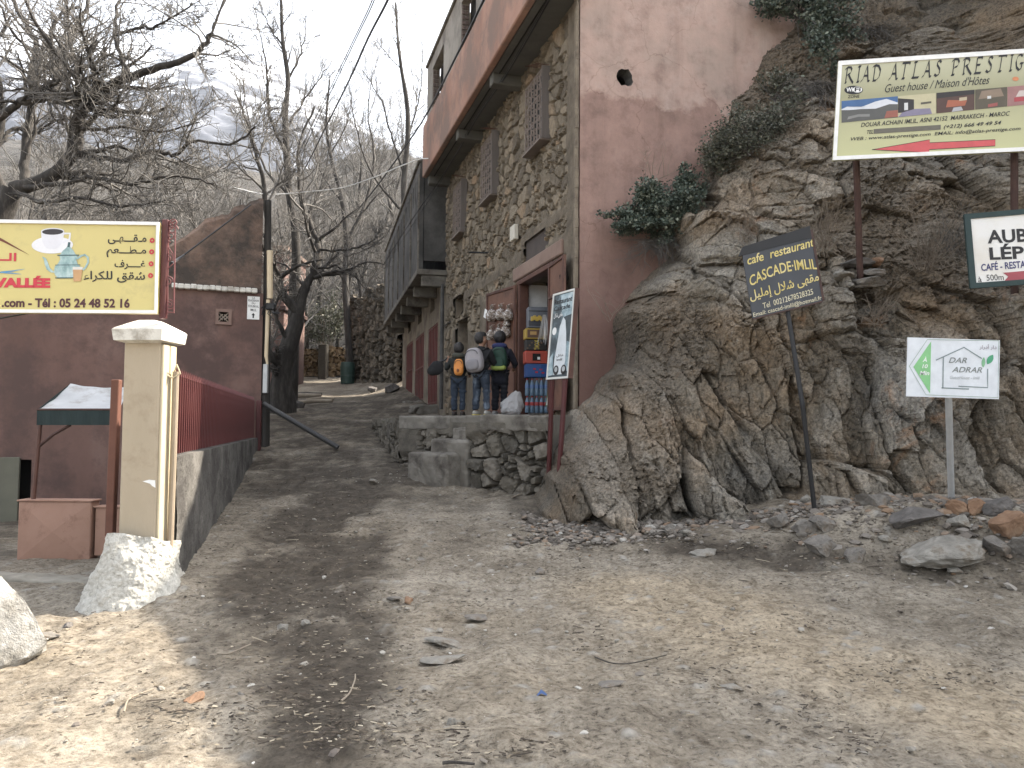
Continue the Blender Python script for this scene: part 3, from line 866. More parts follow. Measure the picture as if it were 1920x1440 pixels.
def masonry_mat(name, stops, mortar):
    if name in _MATS: return _MATS[name]
    m, nt, b = new_mat(name); L = nt.links.new
    def att(n):
        a = nt.nodes.new('ShaderNodeAttribute'); a.attribute_name = n; return a.outputs['Fac']
    c = ramp(nt, att('tone'), stops)
    sp = ramp(nt, noise(nt, 12, 9, 0.75), [(0.34, (0.6, 0.59, 0.57)), (0.5, (1, 1, 1)), (0.68, (1.3, 1.28, 1.24))])
    x = nd(nt, 'ShaderNodeMix', data_type='RGBA'); x.blend_type = 'MULTIPLY'; x.inputs['Factor'].default_value = 0.8
    L(c, x.inputs[6]); L(sp, x.inputs[7])
    mo = ramp(nt, noise(nt, 4, 8, 0.7), [(0.35, tuple(q * 0.65 for q in mortar)), (0.65, tuple(q * 1.25 for q in mortar))])
    y = nd(nt, 'ShaderNodeMix', data_type='RGBA'); L(att('mort'), y.inputs['Factor']); L(x.outputs[2], y.inputs[6]); L(mo, y.inputs[7])
    L(y.outputs[2], b.inputs['Base Color']); b.inputs['Roughness'].default_value = 0.95
    b.inputs['Specular IOR Level'].default_value = 0.2
    bump(nt, b, noise(nt, 30, 8, 0.72), 0.7, 0.02)
    _MATS[name] = m
    return m

def masonry(name, o, r, u, n, w, h, m, parent=None, base=None, cell=(0.3, 0.2), amp=0.06, step=0.03, seed=1, holes=(), rag=0.0, plaster=None, joint=0.09):
    """rubble stonework: a finely divided sheet whose stones bulge out of sunken joints"""
    nx, ny = max(2, int(w / step)), max(2, int(h / step))
    A, B = np.meshgrid(np.linspace(0, w, nx), np.linspace(0, h, ny))
    wa = A + 0.35 * cell[0] * vnoise(A * 1.7 / cell[0] * 0.3, B * 0.5 / cell[1], seed=seed + 3)
    wb = B + 0.5 * cell[1] * vnoise(A * 0.5 / cell[0], B * 0.5 / cell[1], seed=seed + 4)
    f1, f2, cid, rx, ry = worley(wa / cell[0], wb / cell[1], seed, 0.85)
    g1, g2, cid2, _, _ = worley(wa / cell[0] * 2.1, wb / cell[1] * 2.1, seed + 5, 0.85)
    small = (np.mod(cid * 37.7, 1) > 0.68)
    f1 = np.where(small, g1 * 0.7, f1); df = np.where(small, (g2 - g1) * 0.6, f2 - f1); cid = np.where(small, cid2, cid)
    joint_m = 1 - sstep(joint * 0.4, joint * 1.5, df)
    a_ = np.mod(cid * 61.7, 1) - 0.5; b_ = np.mod(cid * 113.3, 1) - 0.5
    D = amp * (0.55 + 0.9 * (cid - 0.5) + 0.7 * (a_ * rx + b_ * ry)) * (1 - joint_m) - amp * 0.55 * joint_m
    D = D + amp * 0.35 * fbm(A * 9, B * 9, 4, seed + 9)
    mort = joint_m * 0.85
    if plaster is not None:
        pm = plaster(A, B)
        D = D * (1 - pm) + (amp * 0.75 + 0.012 * fbm(A * 3, B * 3, 4, seed + 11)) * pm
        mort = np.maximum(mort, pm)
    if rag: B = B * (1 + 0) + (B / h) ** 3 * rag * fbm(A * 1.3, A * 0 + seed, 4, seed + 13)
    o = np.array(o); rr, uu, nn = np.array(r), np.array(u), np.array(n)
    V = o + A[..., None] * rr + B[..., None] * uu + D[..., None] * nn
    mask = np.ones((ny - 1, nx - 1), bool)
    ca, cb = (A[:-1, :-1] + A[1:, 1:]) / 2, (B[:-1, :-1] + B[1:, 1:]) / 2
    for (a, b, c, d) in holes: mask &= ~((ca > a) & (ca < b) & (cb > c) & (cb < d))
    return np_mesh(name, V.reshape(-1, 3), grid_faces(ny, nx, mask), m, parent, base, smooth=False,
                   attrs={'tone': np.clip(np.mod(cid * 7.31, 1), 0, 1), 'mort': mort})

UP = Vector((0, 0, 1))
M_STONEWALL = masonry_mat('rubble_stone', [(0, (0.125, 0.105, 0.082)), (0.35, (0.175, 0.148, 0.112)), (0.65, (0.215, 0.182, 0.138)), (0.9, (0.25, 0.205, 0.15)), (1, (0.27, 0.195, 0.13))], (0.155, 0.13, 0.10))
M_TERRACE = masonry_mat('terrace_stone', [(0, (0.10, 0.092, 0.078)), (0.5, (0.155, 0.14, 0.115)), (1, (0.21, 0.19, 0.16))], (0.125, 0.112, 0.092))
M_DRYWALL = masonry_mat('dry_stone', [(0, (0.07, 0.062, 0.05)), (0.5, (0.115, 0.10, 0.08)), (1, (0.175, 0.15, 0.12))], (0.035, 0.03, 0.025))
M_OCHREWALL = masonry_mat('ochre_dry_stone', [(0, (0.12, 0.085, 0.05)), (0.5, (0.19, 0.135, 0.08)), (1, (0.26, 0.19, 0.12))], (0.10, 0.072, 0.045))
M_PLASTER = mat('earth_plaster', [(0.15, 0.122, 0.09), (0.20, 0.165, 0.122), (0.255, 0.215, 0.165)], 1.8, 0.95, 0.45, 45, dirt=((0.10, 0.08, 0.06), 1.3, 0.5))
M_GREYWALL = mat('grey_render', [(0.075, 0.072, 0.068), (0.10, 0.096, 0.09), (0.13, 0.125, 0.117)], 1.3, 0.95, 0.3, 40, dirt=((0.05, 0.048, 0.045), 0.9, 0.6))
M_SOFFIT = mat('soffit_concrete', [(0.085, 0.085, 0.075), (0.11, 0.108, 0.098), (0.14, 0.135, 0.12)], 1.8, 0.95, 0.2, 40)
M_UPPER = mat('pale_upper_render', [(0.20, 0.18, 0.155), (0.27, 0.245, 0.21), (0.33, 0.30, 0.26)], 0.9, 0.95, 0.35, 30, stretch=(1, 1, 0.45), dirt=((0.15, 0.13, 0.11), 0.8, 0.5))
M_BALCON = mat('salmon_band', [(0.27, 0.15, 0.11), (0.36, 0.205, 0.15), (0.42, 0.26, 0.20)], 1.1, 0.95, 0.3, 30, stretch=(1, 1, 0.35), dirt=((0.22, 0.15, 0.12), 0.9, 0.6))

def salmon_gable():
    m, nt, b = new_mat('salmon_plaster'); L = nt.links.new
    tc = nt.nodes.new('ShaderNodeTexCoord')
    up = ramp(nt, noise(nt, 0.8, 8, 0.66), [(0.3, (0.33, 0.26, 0.22)), (0.5, (0.40, 0.285, 0.24)), (0.7, (0.43, 0.345, 0.30))])
    lo = ramp(nt, noise(nt, 1.1, 9, 0.68), [(0.28, (0.215, 0.145, 0.12)), (0.5, (0.30, 0.195, 0.162)), (0.72, (0.35, 0.25, 0.21))])
    sep = nt.nodes.new('ShaderNodeSeparateXYZ'); L(tc.outputs['Object'], sep.inputs['Vector'])
    wob = nd(nt, 'ShaderNodeMath', operation='MULTIPLY_ADD'); wob.inputs[1].default_value = 1.5; L(noise(nt, 1.0, 7, 0.6), wob.inputs[0]); L(sep.outputs['Z'], wob.inputs[2])
    mr = nd(nt, 'ShaderNodeMapRange'); mr.inputs['From Min'].default_value = 7.57; mr.inputs['From Max'].default_value = 7.66
    L(wob.outputs[0], mr.inputs['Value'])
    x0 = nd(nt, 'ShaderNodeMix', data_type='RGBA'); L(mr.outputs['Result'], x0.inputs['Factor']); L(lo, x0.inputs[6]); L(up, x0.inputs[7])
    mps = nt.nodes.new('ShaderNodeMapping'); mps.inputs['Scale'].default_value = (2.2, 2.2, 0.22); L(tc.outputs['Object'], mps.inputs['Vector'])
    drip = ramp(nt, noise(nt, 1.6, 8, 0.7, mps.outputs['Vector']), [(0.32, (0.78, 0.76, 0.75)), (0.46, (1, 1, 1)), (0.66, (1.08, 1.08, 1.08))])
    x1 = nd(nt, 'ShaderNodeMix', data_type='RGBA'); x1.blend_type = 'MULTIPLY'; x1.inputs['Factor'].default_value = 0.7; L(x0.outputs[2], x1.inputs[6]); L(drip, x1.inputs[7])
    vor = nd(nt, 'ShaderNodeTexVoronoi', Scale=0.55); vor.feature = 'DISTANCE_TO_EDGE'
    dn = nd(nt, 'ShaderNodeTexNoise', Scale=2.0, Detail=5); L(tc.outputs['Object'], dn.inputs['Vector'])
    va = nd(nt, 'ShaderNodeVectorMath', operation='MULTIPLY_ADD'); va.inputs[1].default_value = (.9, .9, .9); L(dn.outputs['Color'], va.inputs[0]); L(tc.outputs['Object'], va.inputs[2]); L(va.outputs[0], vor.inputs['Vector'])
    ck = ramp(nt, vor.outputs['Distance'], [(0.0, (0.55, 0.5, 0.48)), (0.006, (1, 1, 1))])
    x = nd(nt, 'ShaderNodeMix', data_type='RGBA'); x.blend_type = 'MULTIPLY'; x.inputs['Factor'].default_value = 0.6; L(x1.outputs[2], x.inputs[6]); L(ck, x.inputs[7])
    st = ramp(nt, noise(nt, 2.4, 9, 0.75), [(0.36, (0.72, 0.70, 0.70)), (0.5, (1, 1, 1)), (0.68, (1.14, 1.13, 1.12))])
    y = nd(nt, 'ShaderNodeMix', data_type='RGBA'); y.blend_type = 'MULTIPLY'; y.inputs['Factor'].default_value = 0.8
    L(x.outputs[2], y.inputs[6]); L(st, y.inputs[7])
    # deeper, unfaded coat low down
    mr2 = nd(nt, 'ShaderNodeMapRange'); mr2.inputs['From Min'].default_value = 5.6; mr2.inputs['From Max'].default_value = 4.0; L(wob.outputs[0], mr2.inputs['Value'])
    z = nd(nt, 'ShaderNodeMix', data_type='RGBA'); z.inputs[7].default_value = (0.16, 0.088, 0.072, 1)
    fm = nd(nt, 'ShaderNodeMath', operation='MULTIPLY'); fm.inputs[1].default_value = 0.75; L(mr2.outputs['Result'], fm.inputs[0])
    L(fm.outputs[0], z.inputs['Factor']); L(y.outputs[2], z.inputs[6])
    L(z.outputs[2], b.inputs['Base Color']); b.inputs['Roughness'].default_value = 0.93
    bump(nt, b, noise(nt, 22, 9, 0.7), 0.35, 0.02)
    return m
M_GABLE = salmon_gable()

# ================================================================== THE STONE SHOP HOUSE
NF = -GDIR                                   # facade faces the street
def fs(px, py, out=0.0):
    p = hit_plane(px, py, CORNER + NF * out, NF)
    q = p - CORNER
    return q.dot(FDIR), p.z
def fp(s, z, out=0.0): return CORNER + FDIR * s + UP * z + NF * out

H = thing('stone_house', CORNER, 'tall house of rubble stone with a salmon gable and a concrete overhang', 'house')
Z0 = -0.4; ZS = 8.45; LEN = 10.27
s_far, s_near = 3.0, 1.1                    # shop opening
z_sill, z_lint = 1.78, 4.36
niche = (*sorted((fs(857, 640)[0], fs(881, 640)[0])), 1.9, fs(868, 598)[1])
smallw = (*sorted((fs(853, 570)[0], fs(873, 570)[0])), fs(866, 590)[1], fs(866, 552)[1])
blind = (*sorted((fs(1028, 460)[0], fs(988, 460)[0])), fs(1008, 494)[1], fs(1008, 440)[1])
HOLES = [(s_near, s_far, z_sill, z_lint), niche, smallw]
hol0 = [(a, b, c - Z0, d - Z0) for a, b, c, d in HOLES]
back = MB(); wall_cells(back, fp(0, Z0, -0.03), FDIR, UP, NF, LEN, ZS - Z0, 0.45, hol0)
back.build('backing_wall', M_PLASTER, H)
def plaster_zone(A, B):
    Zw = B + 1.7
    f = fbm(A * 0.9, Zw * 0.9, 4, 333)
    band = lambda a, b, x: sstep(a - .06, a + .06, x) * (1 - sstep(b - .06, b + .06, x))
    m = 1 - sstep(0.38, 0.46, A + 0.05 * fbm(B * 2, B * 0, 3, 4))                       # corner strip
    m = np.maximum(m, band(0.3, 3.6, A) * band(4.3, 4.75, Zw + 0.12 * f))                # above the lintel
    m = np.maximum(m, band(3.2, 6.2, A) * band(1.5, 4.55, Zw + 0.5 * f))                 # behind the open leaf
    m = np.maximum(m, band(6.0, 9.2, A) * band(1.5, 3.9, Zw + 0.5 * f) * 0.95)
    m = np.maximum(m, band(2.9, 10.2, A) * band(4.72, 4.95, Zw + 0.1 * f))
    m = np.maximum(m, band(0.4, 3.0, A) * band(5.0, 5.22, Zw + 0.06 * f))
    return np.clip(m, 0, 1)
hm = [(a, b, c - 1.7, d - 1.7) for a, b, c, d in HOLES] + [(blind[0], blind[1], blind[2] - 1.7, blind[3] - 1.7)]
masonry('stone_facade', fp(0.02, 1.7, 0.0), FDIR, UP, NF, LEN - 0.04, ZS - 1.72, M_STONEWALL, H, cell=(0.36, 0.22), amp=0.07, step=0.026, seed=11, holes=hm, plaster=plaster_zone)
# salmon gable
gb = MB(); hx = (hit_plane(1170, 147, CORNER, Vector((FDIR.x, FDIR.y, 0))) - CORNER)
hg, hz_ = hx.dot(GDIR), hx.z
GO = CORNER - FDIR * 0.03 + UP * Z0
wall_cells(gb, GO, GDIR, UP, -FDIR, 8.0, 12.0 - Z0, 0.4, [(hg - .19, hg + .19, hz_ - Z0 - .2, hz_ - Z0 + .2)])
gb.build('gable_wall', M_GABLE, H)
rim = MB(); rng = random.Random(3)
outer = [(0.17 * math.cos(a) * rng.uniform(.85, 1.3), 0.18 * math.sin(a) * rng.uniform(.85, 1.25)) for a in [k * 0.39 for k in range(16)]]
inner = [(x * 0.62, y * 0.62) for x, y in outer]
hc = GO + GDIR * hg + UP * (hz_ - Z0) - FDIR * 0.004
edge_ = [(x * .78, y * .78) for x, y in outer]; wide_ = [(.34 * math.cos(k * math.pi / 8), .34 * math.sin(k * math.pi / 8)) for k in range(16)]
edge_ = [(math.hypot(*edge_[k]) * math.cos(k * math.pi / 8), math.hypot(*edge_[k]) * math.sin(k * math.pi / 8)) for k in range(16)]
pat = MB(); pat.add([hc + GDIR * a + UP * b for a, b in wide_] + [hc + GDIR * a + UP * b for a, b in edge_], [(k, (k + 1) % 16, 16 + (k + 1) % 16, 16 + k) for k in range(16)])
pat.build('plaster_edge', M_GABLE, H)
rv = [hc + GDIR * a + UP * b for a, b in edge_] + [hc + GDIR * a * .8 + UP * b * .8 + FDIR * 0.22 for a, b in edge_]
rim.add(rv, [(k, (k + 1) % 16, 16 + (k + 1) % 16, 16 + k) for k in range(16)])
rim.build('broken_hole', M_GREYWALL, H)
# corner edge strip of rough mortar
cs = MB()
for k in range(44):
    z = 1.5 + k * 0.16
    cs.bbox(fp(-0.012 + 0.008 * rng.random(), z + 0.08, 0.055), (0.075 + 0.03 * rng.random(), 0.06, 0.175), (FDIR, NF, UP), 0.012)
cs.build('corner_bead', M_PLASTER, H)
# overhang: slab, soffit, beams
OUT = 0.66; s_end = fs(800, 322, OUT)[0]
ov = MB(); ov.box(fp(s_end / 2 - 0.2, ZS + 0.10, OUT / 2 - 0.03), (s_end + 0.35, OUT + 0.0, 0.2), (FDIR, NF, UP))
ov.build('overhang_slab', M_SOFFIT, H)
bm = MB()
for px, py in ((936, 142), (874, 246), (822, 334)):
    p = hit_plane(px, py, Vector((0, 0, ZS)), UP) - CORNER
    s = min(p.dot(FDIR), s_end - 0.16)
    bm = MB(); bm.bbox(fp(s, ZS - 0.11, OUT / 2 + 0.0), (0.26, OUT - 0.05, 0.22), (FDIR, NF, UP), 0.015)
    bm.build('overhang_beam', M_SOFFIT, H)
gr = MB(); gr.box(fp(s_end / 2, ZS - 0.012, OUT - 0.16), (s_end - 0.2, 0.02, 0.02), (FDIR, NF, UP)); gr.build('soffit_groove_shade', M_DARK, H)  # dark strip drawn in for the shade of the soffit groove
bandz = 9.9
bd = MB(); bd.bbox(fp(s_end / 2 - 0.1, (ZS + bandz) / 2, OUT + 0.05), (s_end + 0.2, 0.14, bandz - ZS), (FDIR, NF, UP), 0.02)
bd.build('salmon_parapet', M_BALCON, H)
TOPZ = 11.6
uw = []
for (xa, xb, yt, yb_) in ((812, 831, 92, 182), (866, 892, -40, 62)):
    a = fs(xb, yb_, OUT)[0]; b = fs(xa, yt, OUT)[0]
    xm = (xa + xb) / 2
    uw.append((a, b, bandz + 0.08, max(fs(xm, yt, OUT)[1], bandz + 1.0)))
uw[0] = (*uw[0][:2], bandz + 0.1, min(uw[0][3], TOPZ - 0.35)); uw[1] = (*uw[1][:2], bandz + 0.1, TOPZ - 0.35)
ub = MB(); wall_cells(ub, fp(-0.05, bandz, OUT), FDIR, UP, NF, s_end + 0.1, TOPZ - bandz, 0.2, [(a + .05, b + .05, c - bandz, d - bandz) for a, b, c, d in uw])
ub.build('upper_wall', M_UPPER, H)
for a, b, c, d in uw:
    fr = MB(); fr.box(fp((a + b) / 2, (c + d) / 2, OUT - 0.3), (b - a + 0.3, 0.1, d - c + 0.3), (FDIR, NF, UP))
    w = fr.build('upper_window', M_DARK, H)
    j = MB()                                    # hollow clay bricks showing in the far reveal
    for k in range(int((d - c) / 0.12)):
        for q in range(2):
            j.bbox(fp(b - 0.02, c + 0.07 + k * 0.12, OUT - 0.05 - q * 0.08), (0.03, 0.07, 0.09), (FDIR, NF, UP), 0.008)
    j.build('brick_jamb', mat('hollow_brick', [(0.10, 0.075, 0.065), (0.15, 0.11, 0.095)], 5, 0.9, 0.4), w)
cap = MB(); cap.bbox(fp(s_end / 2, TOPZ + 0.04, OUT - 0.08), (s_end + 0.15, 0.28, 0.08), (FDIR, NF, UP), 0.02); cap.build('wall_coping', M_CONCRETE, H)
rf = MB(); rf.box(fp(LEN / 2 + 0.15, 11.3, -4.1), (LEN + 0.2, 8.8, 0.25), (FDIR, NF, UP)); rf.build('roof', M_CONCRETE, H)
bk = MB(); bk.box(fp(LEN, 5.5, -4.2), (0.3, 7.4, 12), (FDIR, NF, UP)); bk.box(fp(LEN / 2, 5.5, -8.1), (LEN, 0.3, 12), (FDIR, NF, UP)); bk.build('rear_walls', M_PLASTER, H)
# iron window cages
def cage(pxr, yt, yb_, pxl):
    s0 = fs(pxr, (yt + yb_) / 2)[0]; zt = fs(pxr, yt)[1]; zb = fs(pxr, yb_)[1]
    s1 = s0 + 1.05; PR = 0.15
    c = MB(); c.box(fp((s0 + s1) / 2, (zt + zb) / 2, 0.05), (s1 - s0 - 0.05, 0.06, zt - zb), (FDIR, NF, UP))
    w = c.build('window_recess', mat('window_shade', [(0.014, 0.012, 0.011), (0.022, 0.019, 0.017)], 3, 0.8, 0.1), H)
    g = MB(); rr = 0.013
    N = 6
    for k in range(N + 1):
        s = s0 + (s1 - s0) * k / N
        g.tube([fp(s, zb, PR), fp(s, zt, PR)], rr, 5)
    for z in (zb, zb + (zt - zb) / 3, zb + 2 * (zt - zb) / 3, zt):
        g.tube([fp(s0, z, PR), fp(s1, z, PR)], rr, 5)
        for s in (s0, s1): g.tube([fp(s, z, 0.0), fp(s, z, PR)], rr, 5)
    for k in range(N):                          # scrolls
        s = s0 + (s1 - s0) * (k + 0.5) / N
        for q in range(7):
            zc = zb + (zt - zb) * (q + 0.5) / 7
            a0 = 3.14 * ((k + q) % 2)
            pts = [fp(s + 0.075 * (1 - t / 13) * math.cos(a0 + t * 0.7), zc + 0.085 * (1 - t / 13) * math.sin(a0 + t * 0.7), PR) for t in range(11)]
            g.tube(pts, 0.0095, 4)
    g.build('iron_grille', mat('grille_iron', [(0.15, 0.12, 0.10), (0.22, 0.18, 0.155)], 6, 0.7, 0.1), w)
    e = MB(); e.bbox(fp(s0 - 0.012, (zt + zb) / 2, PR / 2 + 0.03), (0.02, PR + 0.02, zt - zb + 0.05), (FDIR, NF, UP), 0.004)
    e.build('side_plate', mat('weathered_board', [(0.11, 0.095, 0.085), (0.16, 0.14, 0.13)], 3, 0.85, 0.3, stretch=(3, 3, .4)), w)
    t = MB(); t.bbox(fp((s0 + s1) / 2, zb - 0.03, PR / 2 + 0.04), (s1 - s0, PR + 0.06, 0.03), (FDIR, NF, UP), 0.005)
    t.build('sill_tray', mat('grille_iron', [(0.1, 0.08, 0.07), (0.15, 0.12, 0.1)]), w)
    for k in range(4):
        rb = MB(); z = zt + 0.10 + 0.07 * k; s = s0 + 0.1 + 0.2 * k
        rb.tube([fp(s, z, 0.02), fp(s + 0.05, z + 0.02, 0.26)], 0.008, 4)
        rb.build('rebar_stub', M_RUST, H)
cage(1034, 128, 258, 980); cage(937, 248, 362, 905); cage(877, 338, 432, 845)
# blocked window, niche filling, meter box, pipe
bl = MB(); bl.box(fp((blind[0] + blind[1]) / 2, (blind[2] + blind[3]) / 2, -0.01), (blind[1] - blind[0] + .1, 0.03, blind[3] - blind[2] + .1), (FDIR, NF, UP))
bl.build('blocked_window', mat('dark_render', [(0.05, 0.04, 0.036), (0.075, 0.06, 0.052)], 3, 0.9, 0.4), H)
masonry('niche_fill', fp(niche[0], 1.75, -0.36), FDIR, UP, NF, niche[1] - niche[0], niche[3] - 1.75, M_STONEWALL, H, cell=(0.3, 0.28), amp=0.07, seed=19)
sf = MB(); sf.box(fp((smallw[0] + smallw[1]) / 2, (smallw[2] + smallw[3]) / 2, -0.4), (smallw[1] - smallw[0] + .2, 0.06, smallw[3] - smallw[2] + .2), (FDIR, NF, UP)); sf.build('small_window', M_DARK, H)
ss, sz = fs(975, 438)
mbx = MB(); mbx.bbox(fp(ss, sz, 0.12), (0.3, 0.1, 0.30), (FDIR, NF, UP), 0.015)
tag(mbx.build('meter_box', mat('cream_plastic', [(0.5, 0.47, 0.40), (0.58, 0.55, 0.47)], 4, 0.5, 0.02), base=fp(ss, sz - .15, 0.07)), 'small cream meter box fixed on the stone facade', 'meter box')
a, b = fs(888, 474), fs(918, 474)
pp = MB(); pp.tube([fp(b[0], b[1], -0.02), fp(b[0] + .1, b[1], 0.45)], 0.022, 8); tag(pp.build('drain_spout', M_BLACK, base=fp(b[0], b[1], 0)), 'short black spout pipe jutting out of the stone facade', 'pipe')
# shop doorway: frame, lintel, leaves, inside
df = MB()
for s in (s_near + 0.03, s_far - 0.03): df.bbox(fp(s, (z_sill + z_lint) / 2, 0.0), (0.09, 0.2, z_lint - z_sill), (FDIR, NF, UP), 0.008)
df.bbox(fp((s_near + s_far) / 2, z_lint - 0.03, 0.0), (s_far - s_near + 0.2, 0.2, 0.09), (FDIR, NF, UP), 0.008)
df.build('door_frame', M_RUST, H)
ln = MB(); ln.bbox(fp((s_near + s_far) / 2 - 0.1, z_lint + 0.17, 0.06), (s_far - s_near + 0.9, 0.09, 0.26), (FDIR, NF, UP), 0.02); ln.build('lintel', mat('rosy_plaster', [(0.17, 0.115, 0.09), (0.22, 0.15, 0.12), (0.26, 0.19, 0.15)], 1.8, 0.9, 0.3), H)
M_DOOR = mat('door_rust_paint', [(0.105, 0.048, 0.030), (0.145, 0.07, 0.045), (0.18, 0.092, 0.062)], 2.2, 0.6, 0.12, dirt=((0.07, 0.035, 0.025), 1.8, 0.4))
def leaf(hinge_s, ang, width, nm, sgn, brace=True):
    o = fp(hinge_s, z_sill + 0.04, 0.12)
    d = (FDIR * sgn * math.cos(ang) + NF * math.sin(ang)).normalized()
    n = Vector((-d.y, d.x, 0)); n = n if n.dot(Vector((0, -1, 0))) > 0 else -n
    h = z_lint - z_sill - 0.1
    l = MB(); l.bbox(o + d * width / 2 + UP * h / 2, (width, 0.035, h), (d, n, UP), 0.005)
    lf = l.build('shop_door', M_DOOR, H)
    f = MB()
    for q in (0.03, width - 0.03): f.bbox(o + d * q + UP * h / 2 + n * 0.026, (0.05, 0.03, h), (d, n, UP), 0.004)
    for z in (0.03, h * 0.36, h * 0.77, h - 0.03): f.bbox(o + d * width / 2 + UP * z + n * 0.026, (width - 0.1, 0.03, 0.05), (d, n, UP), 0.004)
    if brace: f.tube([o + d * (width - .08) + UP * (h * 0.37) + n * 0.03, o + d * 0.08 + UP * (h * 0.76) + n * 0.03], 0.016, 6)
    f.build('door_rail', M_RUST, lf)
    return o, d, n, h
LEAF = leaf(s_far + 0.02, 0.21, 1.25, 'far', 1)
leaf(s_near - 0.06, 0.07, 0.92, 'near', -1, False)
rm = MB()
def room_face(p): rm.add(p, [(0, 1, 2, 3)])
I0 = -0.46
room_face([fp(s_far - .008, z_sill, -.11), fp(s_far - .008, z_sill, -.50), fp(s_far - .008, z_lint - .05, -.50), fp(s_far - .008, z_lint - .05, -.11)])
rm.build('white_inner_wall', flat('whitewash', (0.62, 0.62, 0.62), 0.8), H)
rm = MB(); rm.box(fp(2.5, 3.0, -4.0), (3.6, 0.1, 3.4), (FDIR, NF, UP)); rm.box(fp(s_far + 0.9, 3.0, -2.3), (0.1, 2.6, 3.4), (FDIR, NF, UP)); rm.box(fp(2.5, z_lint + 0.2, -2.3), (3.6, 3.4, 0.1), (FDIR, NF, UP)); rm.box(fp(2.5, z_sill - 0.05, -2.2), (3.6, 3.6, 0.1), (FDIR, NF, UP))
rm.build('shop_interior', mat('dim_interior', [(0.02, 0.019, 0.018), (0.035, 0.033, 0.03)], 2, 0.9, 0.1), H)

# ================================================================== TERRACE
def pyx(px, Y): return Vector((ray(px, 720).x / ray(px, 720).y * Y, Y, 0))
T_TOP = 1.74
TA, TB = pyx(757, 14.6), pyx(1062, 12.2)                     # front edge
TD = (TB - TA).normalized(); TN = Vector((TD.y, -TD.x, 0))    # faces the camera
TL = (TB - TA).length
T = thing('stone_terrace', (TA + TB) / 2 + UP * 0.5, 'rubble stone terrace with a concrete top in front of the shop', 'terrace')
tp = MB()
BK = [fp(-0.1, T_TOP - .1, -0.02), fp(9.0, T_TOP - .1, -0.02), fp(9.2, T_TOP - .1, 1.25), TA + UP * (T_TOP - .1) + Vector((-.15, .5, 0)), TA + UP * (T_TOP - .1), TB + UP * (T_TOP - .1)]
mA = len(BK)
tp.add([p - UP * 0.12 for p in BK] + [p + UP * 0.1 for p in BK], [tuple(range(mA)), tuple(range(2 * mA - 1, mA - 1, -1))] + [(i, (i + 1) % mA, mA + (i + 1) % mA, mA + i) for i in range(mA)])
tp.build('terrace_slab', M_CONCRETE, T)
AN = (pyx(907, 13.2) - TA).dot(TD); FWD = 0.42
ed = MB()
k = 0
while k < TL - 0.05:                                        # rough concrete lip, poured in lengths
    L_ = min(rng.uniform(0.9, 1.5), TL - k)
    if k < AN: L_ = min(L_, AN - k + .001)
    rough_block(ed, TA + TD * (k + L_ / 2) + UP * (T_TOP - 0.125 + rng.uniform(-.012, .004)) + TN * (0.03 + rng.uniform(0, .015) + (FWD if k >= AN else 0)), (L_ + .02, 0.13, 0.25 + rng.uniform(-.03, .03)), (TD, TN, UP), int(k * 10), 0.018, 0.03, 16)
    k += L_
ed.build('concrete_lip', M_CONCRETE, T)
masonry('front_wall', TA + UP * 0.1, TD, UP, TN, AN, 1.52, M_TERRACE, T, cell=(0.33, 0.30), amp=0.12, step=0.02, seed=32, plaster=lambda A, B: np.clip(sstep(1.15, 1.35, B + 0.25 * fbm(A * 1.5, B, 3, 7)) + (1 - sstep(0.55, 0.7, A + 0.1 * B)) * sstep(.85, 1.0, B), 0, 1), joint=0.11)
masonry('front_wall', TA + TD * AN + TN * FWD + UP * 0.1, TD, UP, TN, TL - AN, 1.52, M_TERRACE, T, cell=(0.33, 0.30), amp=0.13, step=0.02, seed=31,
        plaster=lambda A, B: sstep(1.2, 1.4, B + 0.25 * fbm(A * 1.5, B, 3, 9)), joint=0.11)
f2_ = MB(); c0_ = TA + TD * AN; f2_.hexa([c0_ + UP * -.3 - TN * .1, TB + UP * -.3 - TN * .1, TB + TN * (FWD - .1) + UP * -.3, c0_ + TN * (FWD - .1) + UP * -.3, c0_ + UP * (T_TOP - .01) - TN * .1, TB + UP * (T_TOP - .01) - TN * .1, TB + TN * (FWD - .1) + UP * (T_TOP - .01), c0_ + TN * (FWD - .1) + UP * (T_TOP - .01)]); f2_.build('wall_core', M_CONCRETE, T)
masonry('return_wall', c0_ + UP * 0.1 + TN * -.05, TN, UP, -TD, FWD + .06, 1.52, M_TERRACE, T, cell=(0.3, 0.28), amp=0.08, step=0.02, seed=38)
core = MB(); core.hexa([TA + UP * -.3 - TN * .12, TB + UP * -.3 - TN * .12, TB + UP * -.3 - TN * .4, TA + UP * -.3 - TN * .4, TA + UP * 1.6 - TN * .12, TB + UP * 1.6 - TN * .12, TB + UP * 1.6 - TN * .4, TA + UP * 1.6 - TN * .4])
core.build('wall_core', M_TERRACE, T)
sd = Vector((-0.26, 0.965, 0))
masonry('side_wall', TA + UP * 0.5, sd, UP, Vector((-sd.y, sd.x, 0)), 5.5, 1.2, M_TERRACE, T, cell=(0.4, 0.26), amp=0.1, step=0.04, seed=33)
